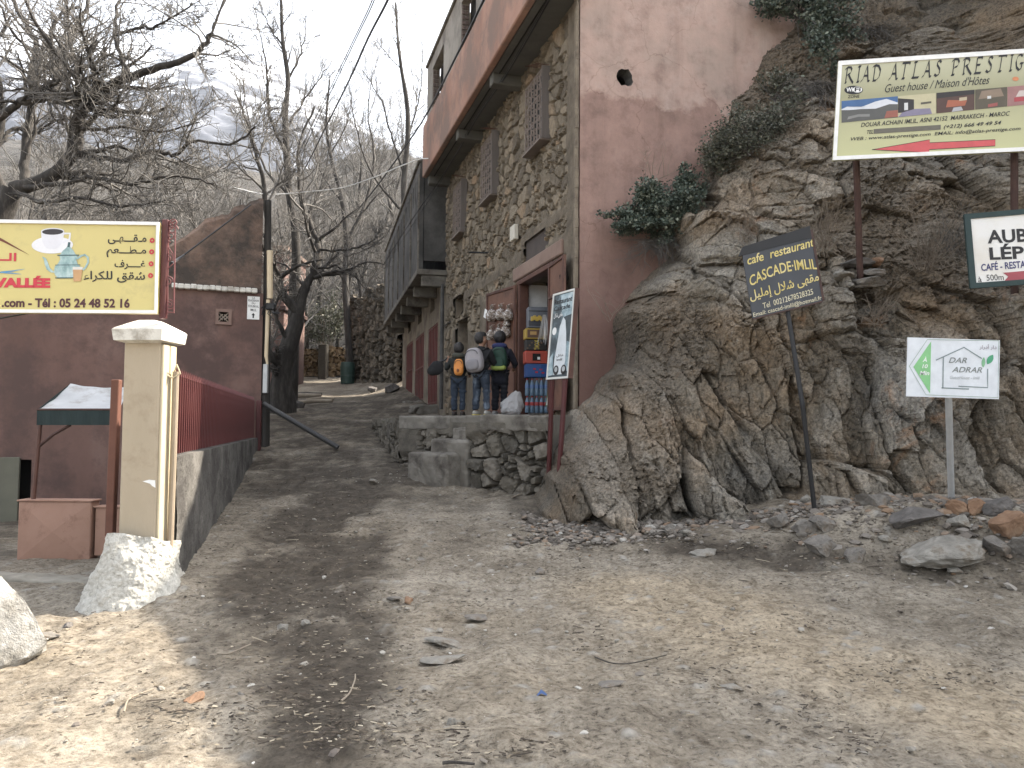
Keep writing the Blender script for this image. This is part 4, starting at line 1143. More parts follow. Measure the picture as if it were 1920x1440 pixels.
# steps against the front wall
def step_block(px0, px1, ytop, run, zb):
    a = pyx(px0, 13.7); b = pyx(px1, 13.1)
    dist = lambda q: (q - TA).dot(TN)
    a = TA + TD * (a - TA).dot(TD); b = TA + TD * (b - TA).dot(TD)
    c = (a + b) / 2 + TN * (run / 2 - 0.05)
    zt = 1.6 - (ytop - 795) / F_PX * (c - TN * 0).y
    s_ = MB(); rough_block(s_, Vector((c.x, c.y, (zt + zb) / 2)), ((b - a).length, run, zt - zb), (TD, TN, UP), int(px0), 0.022, 0.05, 20)
    s_.build('step', M_CONCRETE, T)
step_block(872, 906, 802, 0.30, 0.4); step_block(838, 906, 824, 0.58, 0.4); step_block(806, 880, 849, 0.86, 0.3)

# loose slabs and ledges at the left end of the terrace
def stone_at(p, size, seed, m, label, cat='rock', name='rock', rz=0.0, tilt=0.3, sink=0.25, rough=0.25, planes=9, base_shape=None, group=None):
    rng = np.random.default_rng(seed)
    v, f = rock_shape(seed, base_shape or ICO3, rough, planes)
    v = v / np.abs(v).max(0)
    v = v * (np.array(size) / 2)
    M = np.array(Matrix.Rotation(rng.uniform(-tilt, tilt), 3, 'X') @ Matrix.Rotation(rng.uniform(-tilt, tilt), 3, 'Y') @ Matrix.Rotation(rz, 3, 'Z'))
    v = v @ M.T
    v[:, 2] += -v[:, 2].min() - sink * size[2]
    o = np_mesh(name, v + np.array(p), f, m, base=p, smooth=False)
    return tag(o, label, cat, group)

# ================================================================== GREY BALCONY HOUSE
A2 = R(13.5); D2 = Vector((-math.sin(A2), math.cos(A2), 0)); N2 = Vector((-D2.y, D2.x, 0))     # N2 faces the street
C2 = pyx(836, 22.65)
def hp(s, z, out=0.0): return C2 + D2 * s + UP * z + N2 * out
def hs(px, py, out=0.0):
    p = hit_plane(px, py, C2 + N2 * out, N2); return (p - C2).dot(D2), p.z
B2 = thing('balcony_house', C2, 'low plastered house with a row of red doors under a long grey closed balcony', 'house')
L2 = 12.6
doors = [(hs(820, 690)[0], hs(803, 690)[0], 2.2, 4.72), (hs(794.5, 690)[0], hs(779, 690)[0], 2.4, 4.8), (hs(773.5, 690)[0], hs(762, 690)[0], 2.6, 4.85)]
trans = []
for (xa, xb, yt, yb_) in ((807, 815, 550, 584), (784, 791, 580, 606), (766, 771, 603, 622)):
    a, b = hs(xb, 580)[0], hs(xa, 580)[0]
    trans.append((a, b, hs((xa + xb) / 2, yb_)[1], hs((xa + xb) / 2, yt)[1]))
wl = MB(); wall_cells(wl, hp(0, 1.0), D2, UP, N2, L2, 5.0, 0.3, [(a, b, c - 1.0, d - 1.0) for a, b, c, d in doors + trans])
wl.build('plaster_wall', M_PLASTER, B2)
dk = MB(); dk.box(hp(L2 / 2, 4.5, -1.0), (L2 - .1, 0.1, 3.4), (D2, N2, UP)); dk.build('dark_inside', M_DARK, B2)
M_D2 = mat('red_door_paint', [(0.10, 0.028, 0.024), (0.135, 0.038, 0.032), (0.16, 0.055, 0.045)], 2.0, 0.6, 0.1, dirt=((0.07, 0.03, 0.025), 2.0, 0.4))
for a, b, c, d in doors:
    q = MB(); q.bbox(hp((a + b) / 2, (c + d) / 2, -0.06), (b - a - 0.02, 0.06, d - c - 0.02), (D2, N2, UP), 0.005)
    dd = q.build('red_door', M_D2, B2)
    t = MB()
    for k in range(7): t.bbox(hp(a + (b - a) * k / 6, (c + d) / 2, -0.02), (0.05, 0.04, d - c), (D2, N2, UP), 0.006)
    for z in (c + 0.05, (c + d) / 2, d - 0.05): t.bbox(hp((a + b) / 2, z, -0.015), (b - a, 0.03, 0.06), (D2, N2, UP), 0.006)
    t.build('door_ribs', M_D2, dd)
    hl = MB(); hl.bbox(hp((a + b) / 2, c + 1.05, 0.03), (0.06, 0.03, 0.16), (D2, N2, UP), 0.005); hl.build('door_latch', M_RUST, dd)
    st = MB(); rough_block(st, hp((a + b) / 2, c - 0.25, 0.3), (b - a + 0.5, 0.75, 0.45), (D2, N2, UP), int(a), 0.03, 0.06, 10); st.build('doorstep', M_CONCRETE, B2)
# balcony
BO = 0.82; zb2 = fs(790, 515)[1]; zb2 = 5.85; zt2 = 9.08; LB = 12.4
slots = []
ns = 22
for k in range(ns):
    s = 0.35 + (LB - 0.6) * k / ns
    slots.append((s, s + 0.24, zt2 - 0.95, zt2 - 0.30))
bw = MB(); wall_cells(bw, hp(0, zb2 + 0.16, BO), D2, UP, N2, LB, zt2 - zb2 - 0.16, 0.12, [(a, b, c - zb2 - .16, d - zb2 - .16) for a, b, c, d in slots])
bw.build('balcony_front', M_GREYWALL, B2)
be = MB(); be.box(hp(0.06, (zb2 + zt2) / 2 + 0.2, BO / 2 - 0.08), (0.12, BO - 0.12, zt2 - zb2 - 0.4), (D2, N2, UP)); be.build('balcony_end', M_GREYWALL, B2)
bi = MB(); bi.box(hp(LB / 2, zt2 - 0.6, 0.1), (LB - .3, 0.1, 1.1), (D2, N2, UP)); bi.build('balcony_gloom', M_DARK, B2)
for k in range(7):
    s = 0.02 + k * (LB - 0.04) / 6
    e = MB(); e.bbox(hp(s, (zb2 + zt2) / 2 - 0.1, BO + 0.02), (0.05, 0.05, zt2 - zb2 - 0.5), (D2, N2, UP), 0.006); e.build('panel_strip', M_CONCRETE, B2)
cp = MB(); cp.bbox(hp(LB / 2, zt2 + 0.05, BO / 2), (LB + 0.1, BO + 0.12, 0.1), (D2, N2, UP), 0.02); cp.build('roof_edge', M_CONCRETE, B2)
sl = MB(); sl.bbox(hp(LB / 2, zb2 + 0.07, BO / 2 + 0.02), (LB + 0.06, BO + 0.06, 0.16), (D2, N2, UP), 0.015); sl.build('balcony_slab', M_CONCRETE, B2)
for k in range(7):
    s = 0.14 + k * (LB - 0.3) / 6
    e = MB(); e.bbox(hp(s, zb2 - 0.17, BO / 2 - 0.05), (0.22, BO - 0.1, 0.32), (D2, N2, UP), 0.02); e.build('bracket_beam', M_CONCRETE, B2)
rr2 = MB(); rr2.box(hp(L2 / 2, 7.4, -2.6), (L2 - 0.1, 4.6, 3.2), (D2, N2, UP)); rr2.box(hp(L2 / 2, 3.0, -3.5), (L2 - 0.1, 2.8, 5.6), (D2, N2, UP)); rr2.build('house_body', M_GREYWALL, B2)
dp = MB(); dp.tube([hp(0.06, 2.0, 0.12), hp(0.06, 5.6, 0.12)], 0.055, 8); tag(dp.build('downpipe', M_GREYWALL, base=hp(0.06, 2.0, 0.12)), 'dark downpipe in the corner between the stone house and the balcony house', 'pipe')
# ================================================================== LETTERING
def text_mesh(body, size=1.0, shear=0.0, bold=0.0, spacing=1.0):
    """outline of a line of writing as (verts xy, faces), left baseline at 0,0"""
    c = bpy.data.curves.new('lettering', 'FONT')
    c.body = body; c.size = size; c.shear = shear; c.offset = bold; c.space_character = spacing; c.resolution_u = 3
    o = bpy.data.objects.new('lettering', c); COL.objects.link(o)
    me = bpy.data.meshes.new_from_object(o.evaluated_get(bpy.context.evaluated_depsgraph_get()))
    vs = [(v.co.x, v.co.y) for v in me.vertices]; fs_ = [tuple(p.vertices) for p in me.polygons]
    bpy.data.objects.remove(o); bpy.data.curves.remove(c); bpy.data.meshes.remove(me)
    return vs, fs_

class Board:
    """a flat sign: origin (bottom left), right and up vectors spanning it, outward normal; places things at fractions of it"""
    def __init__(s, bl, br, tl):
        s.o = Vector(bl); s.r = Vector(br) - s.o; s.u = Vector(tl) - s.o
        s.w = s.r.length; s.h = s.u.length
        s.n = s.r.cross(s.u).normalized()
    def pt(s, a, b, k=0.0): return s.o + s.r * a + s.u * b + s.n * k
    def slab(s, mb, a0, b0, a1, b1, k0, k1):
        p = [s.pt(a0, b0, k0), s.pt(a1, b0, k0), s.pt(a1, b1, k0), s.pt(a0, b1, k0), s.pt(a0, b0, k1), s.pt(a1, b0, k1), s.pt(a1, b1, k1), s.pt(a0, b1, k1)]
        return mb.hexa(p)
    def poly(s, mb, pts, k0, k1):
        n = len(pts)
        return mb.add([s.pt(a, b, k0) for a, b in pts] + [s.pt(a, b, k1) for a, b in pts],
                      [tuple(range(n - 1, -1, -1)), tuple(range(n, 2 * n))] + [(i, (i + 1) % n, n + (i + 1) % n, n + i) for i in range(n)])
    def fan(s, mb, pts, k):
        n = len(pts); cx = sum(p[0] for p in pts) / n; cy = sum(p[1] for p in pts) / n
        return mb.add([s.pt(cx, cy, k)] + [s.pt(a, b, k) for a, b in pts], [(0, i + 1, (i + 1) % n + 1) for i in range(n)])
    def text(s, mb, body, a0, b0, a1, b1, k=0.004, shear=0.0, bold=0.0, rot=0.0, arc=0.0):
        """fits the writing into the fraction rectangle"""
        vs, fs_ = text_mesh(body, 1.0, shear, bold)
        if not vs: return mb
        x0 = min(v[0] for v in vs); x1 = max(v[0] for v in vs); y0 = min(v[1] for v in vs); y1 = max(v[1] for v in vs)
        out = []
        for x, y in vs:
            tx, ty = (x - x0) / (x1 - x0), (y - y0) / (y1 - y0)
            bb = b0 + (b1 - b0) * ty + rot * (tx - 0.5) + arc * (tx - .5) ** 2
            out.append(s.pt(a0 + (a1 - a0) * tx, bb, k))
        return mb.add(out, fs_)
    def stroke(s, mb, pts, w, k=0.004, taper=False):
        """a painted stroke of width w (metres) through fraction points"""
        P3 = [s.pt(a, b, k) for a, b in pts]
        n = len(P3); L, Rr = [], []
        for i, p in enumerate(P3):
            t = (P3[min(i + 1, n - 1)] - P3[max(i - 1, 0)]).normalized()
            q = s.n.cross(t) * (w / 2)
            if taper: q = q * (1 - abs(2 * i / (n - 1) - 1) ** 2 * 0.85)
            e = t * (w * 0.3) * ((i == n - 1) - (i == 0)) if not taper else t * 0
            L.append(p + q + e); Rr.append(p - q + e)
        return mb.add(L + Rr, [(i, n + i, n + i + 1, i + 1) for i in range(n - 1)])
    def nib(s, mb, pts, nibv, k=0.004):
        """broad pen stroke: the nib vector (fractions) is dragged along the path"""
        for (a, b), (c, d) in zip(pts[:-1], pts[1:]):
            na, nb = nibv
            mb.add([s.pt(a - na, b - nb, k), s.pt(c - na, d - nb, k), s.pt(c + na, d + nb, k), s.pt(a + na, b + nb, k)], [(0, 1, 2, 3)])
        return mb

def arc_pts(cx, cy, rx, ry, a0, a1, n=12):
    return [(cx + rx * math.cos(R(a0 + (a1 - a0) * i / n)), cy + ry * math.sin(R(a0 + (a1 - a0) * i / n))) for i in range(n + 1)]

M_YELLOW = mat('yellow_sign_sheet', [(0.54, 0.46, 0.18), (0.60, 0.51, 0.205)], 1.5, 0.45, 0.02, dirt=((0.45, 0.385, 0.17), 1.4, 0.25))
M_INK = flat('black_ink', (0.015, 0.014, 0.015), 0.5)
M_REDINK = flat('red_ink', (0.52, 0.035, 0.055), 0.5)
M_MAROON = flat('maroon_ink', (0.07, 0.018, 0.022), 0.5)
M_BLUEINK = flat('blue_ink', (0.10, 0.27, 0.46), 0.5)
M_BROWNINK = flat('brown_ink', (0.15, 0.04, 0.02), 0.5)

# ================================================================== GATE PILLAR
PY = 7.0
def gp(px, py, Y=PY): return P(px, py, Y)
pl = gp(232, 660); pr = gp(303, 660)
PW = 0.335
PD = Vector((math.cos(R(-4)), math.sin(R(-4)), 0)); PN = Vector((PD.y, -PD.x, 0))      # the front looks a little to the left of us... PN faces the camera
pc = Vector(((pl.x + pr.x) / 2 + 0.0, PY + 0.14, 0))
pil = thing('gate_pillar', (pc.x, pc.y, 0.2), 'beige gate pillar with a white pyramid cap on a roughcast foot', 'pillar')
M_BEIGE = mat('beige_paint', [(0.35, 0.29, 0.205), (0.39, 0.325, 0.235), (0.43, 0.36, 0.265)], 1.2, 0.8, 0.3, 40, dirt=((0.31, 0.25, 0.175), 2.2, 0.3), stretch=(1, 1, 0.4))
M_CREAM = mat('cream_paint', [(0.47, 0.40, 0.27), (0.53, 0.455, 0.315)], 2.0, 0.8, 0.15, 50, dirt=((0.45, 0.37, 0.25), 3, 0.3))
M_LIME = mat('whitewash_chipped', [(0.55, 0.52, 0.46), (0.66, 0.64, 0.58), (0.72, 0.70, 0.65)], 3, 0.9, 0.5, 30, dirt=((0.36, 0.33, 0.28), 3.0, 0.4))
zc0 = gp(250, 640).z
b = MB(); b.bbox((pc.x, pc.y, (0.2 + zc0) / 2), (PW, 0.26, zc0 - 0.2), (PD, -PN, UP), 0.012); b.build('shaft', M_BEIGE, pil)
b = MB()
for q in (-1, 1): b.bbox(Vector((pc.x, pc.y, (0.3 + zc0) / 2)) + PD * (PW / 2 + 0.012) - PN * 0.062 * q, (0.024, 0.11, zc0 - 0.35), (PD, -PN, UP), 0.006)
b.build('corner_trim', M_CREAM, pil)
b = MB()
zt_ = gp(270, 598).z
def ringsq(z, h): return [Vector((pc.x, pc.y, z)) + PD * (sx * h) - PN * (sy * h) for sx, sy in ((-1, -1), (1, -1), (1, 1), (-1, 1))]
prof = [(zc0 - 0.015, PW / 2 - 0.02), (zc0 + 0.005, PW / 2 + 0.05), (zc0 + 0.10, PW / 2 + 0.062), (zc0 + 0.115, PW / 2 + 0.05), (zt_ - 0.015, 0.10), (zt_, 0.07)]
vs = []
for z, h in prof: vs += ringsq(z, h)
b.add(vs, [(3, 2, 1, 0)] + [(4 * i + k, 4 * i + (k + 1) % 4, 4 * i + 4 + (k + 1) % 4, 4 * i + 4 + k) for i in range(len(prof) - 1) for k in range(4)] + [tuple(range(len(vs) - 4, len(vs)))])
b.build('cap', M_LIME, pil)
# conduit down the right side
b = MB(); cx = Vector((pc.x, pc.y, 0)) + PD * (PW / 2 + 0.058) - PN * 0.02
b.tube([cx + UP * 0.28, cx + UP * 1.2 + PD * .01, cx + UP * 2.05 + PD * 0.012], 0.028, 10); b.build('conduit', mat('old_pipe_paint', [(0.26, 0.21, 0.15), (0.34, 0.275, 0.2)], 4, 0.8, 0.1), pil)
b = MB(); w0 = cx + UP * 2.05
b.tube([w0, w0 + Vector((.03, -.03, .06)), w0 + Vector((.06, -.02, -.02)), w0 + Vector((.0, -.04, -.06)), w0 + Vector((-.08, -.06, -.02)), w0 + Vector((-.12, -.05, .04))], 0.008, 5); b.build('loose_wire', M_CREAM, pil)
b = MB(); pa = gp(288, 903) ; fpn = Vector((pc.x, pc.y, 0)) + PN * 0.1335
b.add([fpn + PD * x + UP * (z) for x, z in ((0.04, 1.075), (0.10, 1.09), (0.155, 1.085), (0.16, 1.02), (0.13, 1.035), (0.11, 1.055))], [(0, 1, 2, 3, 4, 5)]); b.build('torn_label', M_WHITE, pil)
# roughcast foot
def plinth():
    th = np.linspace(0, 2 * np.pi, 300, endpoint=False); hh = np.linspace(0, 1, 110)
    T_, H_ = np.meshgrid(th, hh)
    outb = [(141, 1122), (250, 1118), (330, 1085), (366, 1052), (352, 1035)]
    g = [ground_hit(*q) for q in outb]
    ang = [math.atan2(q.y - pc.y, q.x - pc.x) % (2 * math.pi) for q in g]
    rad = [math.hypot(q.x - pc.x, q.y - pc.y) for q in g]
    ang += [math.pi / 2, math.pi]; rad += [0.34, 0.5]
    o_ = np.argsort(ang); an = np.array(ang)[o_]; ra = np.array(rad)[o_]
    an = np.concatenate([an - 2 * np.pi, an, an + 2 * np.pi]); ra = np.tile(ra, 3)
    rb_ = np.interp(T_, an, ra)
    zb = -0.12; topz = 0.62 + 0.02 * np.cos(T_ * 3) - 0.10 * sstep(0.3, 1.0, np.cos(T_ - 0.3))
    r0 = 0.25 + 0.02 * np.sin(2 * T_)
    rr = rb_ + (r0 - rb_) * H_ ** 0.72
    Z = zb + (topz - zb) * H_ ** 0.9
    cx_, cy_ = np.cos(T_) * rr, np.sin(T_) * rr
    nz = 0
    for o_, (fq_, am_) in enumerate(((7, .016), (16, .009), (36, .007), (75, .005))): nz = nz + am_ * vnoise(cx_ * fq_, cy_ * fq_, Z * fq_, seed=401 + o_)
    lump = 0.03 * vnoise(T_ * 2, H_ * 3, seed=403)
    rr = rr + nz + lump
    X = pc.x + rr * np.cos(T_); Y = pc.y + rr * np.sin(T_)
    V = np.stack([X, Y, Z], -1).reshape(-1, 3)
    nr, nc = T_.shape
    i = np.arange(nr * nc).reshape(nr, nc)
    q = np.stack([i[:-1], np.roll(i, -1, 1)[:-1], np.roll(i, -1, 1)[1:], i[1:]], -1).reshape(-1, 4)
    m, nt, bs = new_mat('roughcast_lime')
    f = noise(nt, 34, 8, 0.8)
    c = ramp(nt, f, [(0.33, (0.22, 0.205, 0.175)), (0.43, (0.55, 0.53, 0.47)), (0.6, (0.70, 0.68, 0.62))])
    nt.links.new(c, bs.inputs['Base Color']); bs.inputs['Roughness'].default_value = 0.95
    bump(nt, bs, f, 1.0, 0.03)
    return np_mesh('roughcast_foot', V, q, m, pil, smooth=True)
plinth()

# rust-red gate post behind the pillar
b = MB(); q0 = P(207, 1005, 7.55); q1 = P(219, 712, 7.55)
b.bbox((q0 + q1) / 2, (0.075, 0.075, (q1 - q0).length), ((Vector((1, 0, 0))), Vector((0, 1, 0)), (q1 - q0).normalized()), 0.006)
tag(b.build('gate_post', mat('rust_post', [(0.10, 0.04, 0.025), (0.16, 0.065, 0.042)], 4, 0.7, 0.2), base=q0), 'rusty square steel gate post just left of the beige pillar', 'post')

# ================================================================== YELLOW CAFE SIGN
def solve_board(bl, br, tl): return Board(P(*bl), P(*br), P(*tl))
YB = solve_board((-120, 586.0, 6.75), (295, 588, 6.92), (-120, 405, 6.75))
YB.u = P(299, 417, 6.92) - P(295, 588, 6.92); YB.h = YB.u.length
ysign = thing('cafe_sign', P(90, 588, 6.85), 'long yellow café sign with a coffee cup, a silver teapot and Arabic writing', 'sign')
def ya(px): return (px + 120) / 415.0                           # picture column -> fraction along the board
def yb(px, py):
    top = 405 + (417 - 405) * ya(px); bot = 586 + 2 * ya(px)
    return (bot - py) / (bot - top)
def yp(px, py): return (ya(px), yb(px, py))
b = MB(); YB.slab(b, 0, 0, 1, 1, -0.05, 0.0); b.build('panel', M_YELLOW, ysign)
b = MB(); fw = 0.012
for a0, b0, a1, b1 in ((0, 0, 1, 0.035), (0, 0.965, 1, 1.0), (0.988, 0.035, 1.0, 0.965)): YB.slab(b, a0, b0, a1, b1, 0.001, 0.018)
b.build('frame', M_WHITE, ysign)
b = MB()
def kufi(strokes, w=0.0135):
    for s_ in strokes: YB.stroke(b, [yp(*q) for q in s_], w)
# Arabic lines in presentation forms, written right to left
def ar(body, x0, y0, x1, y1, bold=0.016): YB.text(b, body, ya(x0), yb(x0, y1), ya(x1), yb(x1, y0), 0.004, bold=bold)
ar('\ufef0\u0640\ufeec\u0640\u0640\u0640\ufed8\u0640\ufee3', 197, 440, 271, 457)
ar('\ufee2\ufecc\u0640\u0640\u0640\ufec4\u0640\ufee3', 195, 462, 271, 482)
ar('\ufed1\ufeae\u0640\u0640\u0640\u0640\ufecf', 211, 488, 270, 505)
ar('\u0621\ufe8d\ufeae\ufedc\ufee0\ufedf \ufed6\ufed8\ufeb7', 153, 509, 270, 529)
b.build('arabic_lettering', M_INK, ysign)
for px, py in ((282, 451), (281.5, 472.5), (281, 495), (280.5, 517)):
    b = MB()
    for k in range(8):
        a = k * math.pi / 4 + 0.2
        YB.fan(b, [yp(px + 3.3 * math.cos(a) + 1.9 * math.cos(t), py + 3.3 * math.sin(a) + 1.9 * math.sin(t)) for t in [j * 1.047 for j in range(6)]], 0.004 + 0.0002 * k)
    b.build('red_flower', M_REDINK, ysign)
b = MB(); YB.text(b, 'VALLÉE', ya(-16), yb(0, 538.5), ya(90.5), yb(90, 516.5), 0.004, bold=0.065)
b.build('red_lettering', M_REDINK, ysign); b = MB(); YB.slab(b, ya(12), yb(12, 487), ya(16.5), yb(12, 472), 0.003, 0.004); YB.slab(b, ya(20.5), yb(20, 488), ya(25), yb(20, 472), 0.003, 0.004); YB.slab(b, ya(-20), yb(0, 487), ya(12), yb(0, 484), 0.003, 0.004)
b.build('red_lettering', M_REDINK, ysign)
b = MB(); YB.text(b, '.com - Tél : 05 24 48 52 16', ya(1), yb(1, 576), ya(242), yb(242, 560), 0.004, bold=0.035); b.build('phone_line', M_MAROON, ysign)
b = MB(); YB.add_ = None; YB.poly(b, [yp(-40, 425), yp(0, 446), yp(49, 476), yp(0, 451), yp(-40, 434)], 0.002, 0.004); b.build('roof_line', M_BROWNINK, ysign)
b = MB()
YB.stroke(b, [yp(-20, 512), yp(0, 508.5), yp(18, 507), yp(42, 503)], 0.012, 0.004, True); YB.stroke(b, [yp(-20, 510), yp(0, 509.5), yp(18, 511), yp(36, 513)], 0.011, 0.0045, True); b.build('blue_swash', M_BLUEINK, ysign)
def blob(pts, m, nm, k): 
    q = MB(); YB.fan(q, [yp(*t) for t in pts], k); return q.build(nm, m, ysign)
M_CUP = flat('cup_white', (0.66, 0.66, 0.70), 0.4); M_SAUC = flat('saucer_white', (0.72, 0.72, 0.74), 0.4); M_COFFEE = flat('coffee', (0.02, 0.012, 0.012), 0.3)
blob(arc_pts(92, 457.5, 39, 16.5, 0, 360, 30), M_SAUC, 'saucer_print', 0.003)
cup = [(70, 431)] + [(70 + 0.5, 438), (72, 448), (76, 457), (80, 463), (88, 465.5), (97, 465.5), (104, 463), (109, 456), (112, 446), (113.5, 438), (113.5, 431)] + arc_pts(91.7, 431.5, 22, 6.5, 0, -180, 12)
q_ = MB(); YB.fan(q_, [yp(*t) for t in cup], 0.0036); YB.stroke(q_, [yp(*t) for t in ((113, 436), (125, 436), (124, 447), (112, 453))], 0.018, 0.0034); q_.build('cup_print', M_CUP, ysign)
blob(arc_pts(92, 432.5, 20, 5.6, 0, 360, 24), M_COFFEE, 'coffee_print', 0.0042)
M_TEAL = mat('teapot_print_ink', [(0.09, 0.16, 0.165), (0.27, 0.40, 0.40), (0.55, 0.66, 0.64)], 13, 0.4, 0.0, stretch=(1, 1, 0.6)); M_TEALD = flat('teal_dark', (0.04, 0.09, 0.095), 0.4)
pot = [(106, 478), (108, 485), (104, 493), (98, 499), (97, 508), (99, 515), (104, 520), (112, 521.5), (125, 521.5), (133, 519), (147, 505), (146, 499), (141, 494), (138, 486), (141, 478), (136, 475), (132, 468), (128, 464), (125, 460), (121, 460), (118, 464), (112, 469), (108, 475)]
q_ = MB(); YB.fan(q_, [yp(*t) for t in pot], 0.0050)
YB.stroke(q_, [yp(*t) for t in ((98, 510), (92, 508), (86, 503), (82, 493), (79, 484), (74, 480))], 0.030, 0.0048, True)
YB.stroke(q_, [yp(*t) for t in ((140, 484), (147, 479), (154, 477), (160, 482), (161, 491), (156, 501), (152, 505))], 0.017, 0.0048)
q_.build('teapot_print', M_TEAL, ysign)
q_ = MB(); YB.stroke(q_, [yp(*t) for t in ((103, 477.5), (143, 477.5))], 0.010, 0.0056); YB.stroke(q_, [yp(*t) for t in ((99, 496), (146, 496))], 0.006, 0.0056); YB.stroke(q_, [yp(*t) for t in ((100, 520.5), (133, 520.5))], 0.009, 0.0056)
YB.stroke(q_, [yp(*t) for t in ((123, 461), (124, 454))], 0.02, 0.0056); q_.build('teapot_shading', M_TEALD, ysign)
q_ = MB(); YB.poly(q_, [yp(*t) for t in ((134.5, 527.5), (148, 527), (151, 501), (132, 501))], 0.0058, 0.0062); q_.build('tea_glass_print', flat('tea_amber', (0.50, 0.29, 0.13), 0.3), ysign)
q_ = MB(); YB.poly(q_, [yp(*t) for t in ((132.3, 505), (150.6, 505), (151, 500), (132, 500))], 0.0063, 0.0066); q_.build('glass_rim_print', flat('glass_rim_ink', (0.62, 0.60, 0.55), 0.3), ysign)
# wrought iron bracket at its right end, standing on the pillar
b = MB(); yp3 = lambda px, py: P(px, py, 6.98)
b.bbox((yp3(309, 420) + yp3(308, 590)) / 2, (0.055, 0.05, (yp3(309, 414) - yp3(308, 600)).length), None, 0.006)
b.build('bracket_post', M_DKRED, ysign)
b = MB(); rr_ = 0.006
b.tube([yp3(329, 418), yp3(326, 585)], rr_, 6); b.tube([yp3(315, 415), yp3(314, 590)], rr_, 6); b.tube([yp3(300, 585), yp3(327, 586)], rr_, 6); b.tube([yp3(302, 424), yp3(330, 414)], rr_, 6)
def spiral(cx, cy, r, a0, turns, n=26, sq=1.0):
    return [yp3(cx + r * (1 - 0.85 * i / n) * math.cos(R(a0 + 360 * turns * i / n)), cy + r * (1 - 0.85 * i / n) * math.sin(R(a0 + 360 * turns * i / n)) * sq) for i in range(n + 1)]
for cx, cy, a0, tn in ((316, 424, 180, 1.6), (324, 430, 0, -1.6), (320, 444, 90, 1.5), (315, 484, 20, -1.7), (315, 527, 10, -1.8), (318, 572, -90, 1.7), (326, 418, 90, 1.3)):
    b.tube(spiral(cx, cy, 10, a0, tn), 0.0055, 5)
b.tube([yp3(303, 440), yp3(312, 458), yp3(324, 475), yp3(325, 490)], 0.0055, 5); b.tube([yp3(325, 494), yp3(310, 508), yp3(302, 524), yp3(306, 545), yp3(312, 556)], 0.0055, 5)
b.build('scroll_bracket', mat('plum_iron', [(0.15, 0.05, 0.05), (0.21, 0.085, 0.08)], 4, 0.6, 0.05), ysign)
b = MB(); b.tube([P(-60, 596, 6.9), P(0, 597, 6.9), P(60, 586, 6.95)], 0.008, 5); b.build('support_rod', M_BLACK, ysign)

# ================================================================== FENCE ON ITS LOW WALL
FD = Vector((-0.2334, 0.9724, 0)); FN = Vector((0.9724, 0.2334, 0))      # FN faces the street
FO = Vector((-3.03, 7.25, 0))
def fq(t, z, out=0.0): return FO + FD * t + UP * z + FN * out
FLEN = 9.5
WT = 1.28
lw = thing('low_wall', fq(FLEN / 2, 0.4), 'low grey roughcast wall carrying the red picket fence', 'wall')
def low_wall():
    A, B = np.meshgrid(np.linspace(0, FLEN, 420), np.linspace(-0.3, WT, 60))
    D = 0.02 * fbm(A * 2, B * 2, 5, 501) + 0.012 * fbm(A * 12, B * 12, 4, 502)
    top = WT + 0.02 * fbm(A * 1.5, A * 0, 3, 503)
    Bz = np.minimum(B, top)
    V = np.array(FO) + A[..., None] * np.array(FD) + Bz[..., None] * np.array(UP) + D[..., None] * np.array(FN)
    m = mat('grey_roughcast', [(0.085, 0.08, 0.072), (0.125, 0.118, 0.107), (0.17, 0.16, 0.145)], 1.6, 0.95, 0.8, 28, dirt=((0.055, 0.05, 0.045), 1.3, 0.6), bdist=0.03)
    np_mesh('street_face', V.reshape(-1, 3), grid_faces(*A.shape), m, lw, smooth=True)
    c = MB(); c.hexa([fq(0, -.4, -.01), fq(FLEN, -.4, -.01), fq(FLEN, -.4, -.25), fq(0, -.4, -.25), fq(0, WT, -.01), fq(FLEN, WT, -.01), fq(FLEN, WT, -.25), fq(0, WT, -.25)]); c.build('wall_body', m, lw)
low_wall()
fence = thing('picket_fence', fq(FLEN / 2, WT), 'dark red steel fence of close spear pickets on the low wall', 'fence')
M_FENCE = mat('oxblood_paint', [(0.075, 0.02, 0.019), (0.10, 0.026, 0.025), (0.125, 0.036, 0.033)], 2.0, 0.5, 0.05)
def ftop(t): return 2.09 - 0.010 * t
def fbot(t): return WT + 0.015
pk = MB()
hgt = 0.80
t = 0.06
NP = 72
t_list = [0.05 + i * (FLEN - 0.25) / NP for i in range(NP)]
proto_p = None
for t in t_list:
    if proto_p is None:
        q = MB(); c0 = fq(t, fbot(t), -0.08)
        q.box(c0 + UP * hgt * 0.46, (0.034, 0.034, hgt * 0.92), (FD, FN, UP))
        z0 = hgt * 0.92
        q.add([c0 + UP * z0 + FD * a + FN * bb for a, bb in ((-.026, -.02), (.026, -.02), (.026, .02), (-.026, .02))] + [c0 + UP * (z0 + 0.085)], [(0, 1, 4), (1, 2, 4), (2, 3, 4), (3, 0, 4)])
        proto_p = q.build('picket', M_FENCE, fence); t0_ = t
    else:
        o = proto_p.copy(); COL.objects.link(o); o.parent = fence
        o.location = FD * (t - t0_) + UP * (fbot(t) - fbot(t0_))
for z in (0.10, 0.40, hgt - 0.12):
    q = MB(); q.box(fq(FLEN / 2, WT + z, -0.105), (FLEN, 0.014, 0.04), (FD, FN, UP)); q.build('rail', M_FENCE, fence)
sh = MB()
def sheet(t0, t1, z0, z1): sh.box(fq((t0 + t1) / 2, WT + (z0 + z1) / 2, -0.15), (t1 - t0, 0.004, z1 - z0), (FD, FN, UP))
sheet(0.0, FLEN, 0.03, 0.34); sheet(1.45, FLEN, 0.345, hgt - 0.17); sheet(0.55, 0.72, 0.345, hgt - 0.17)
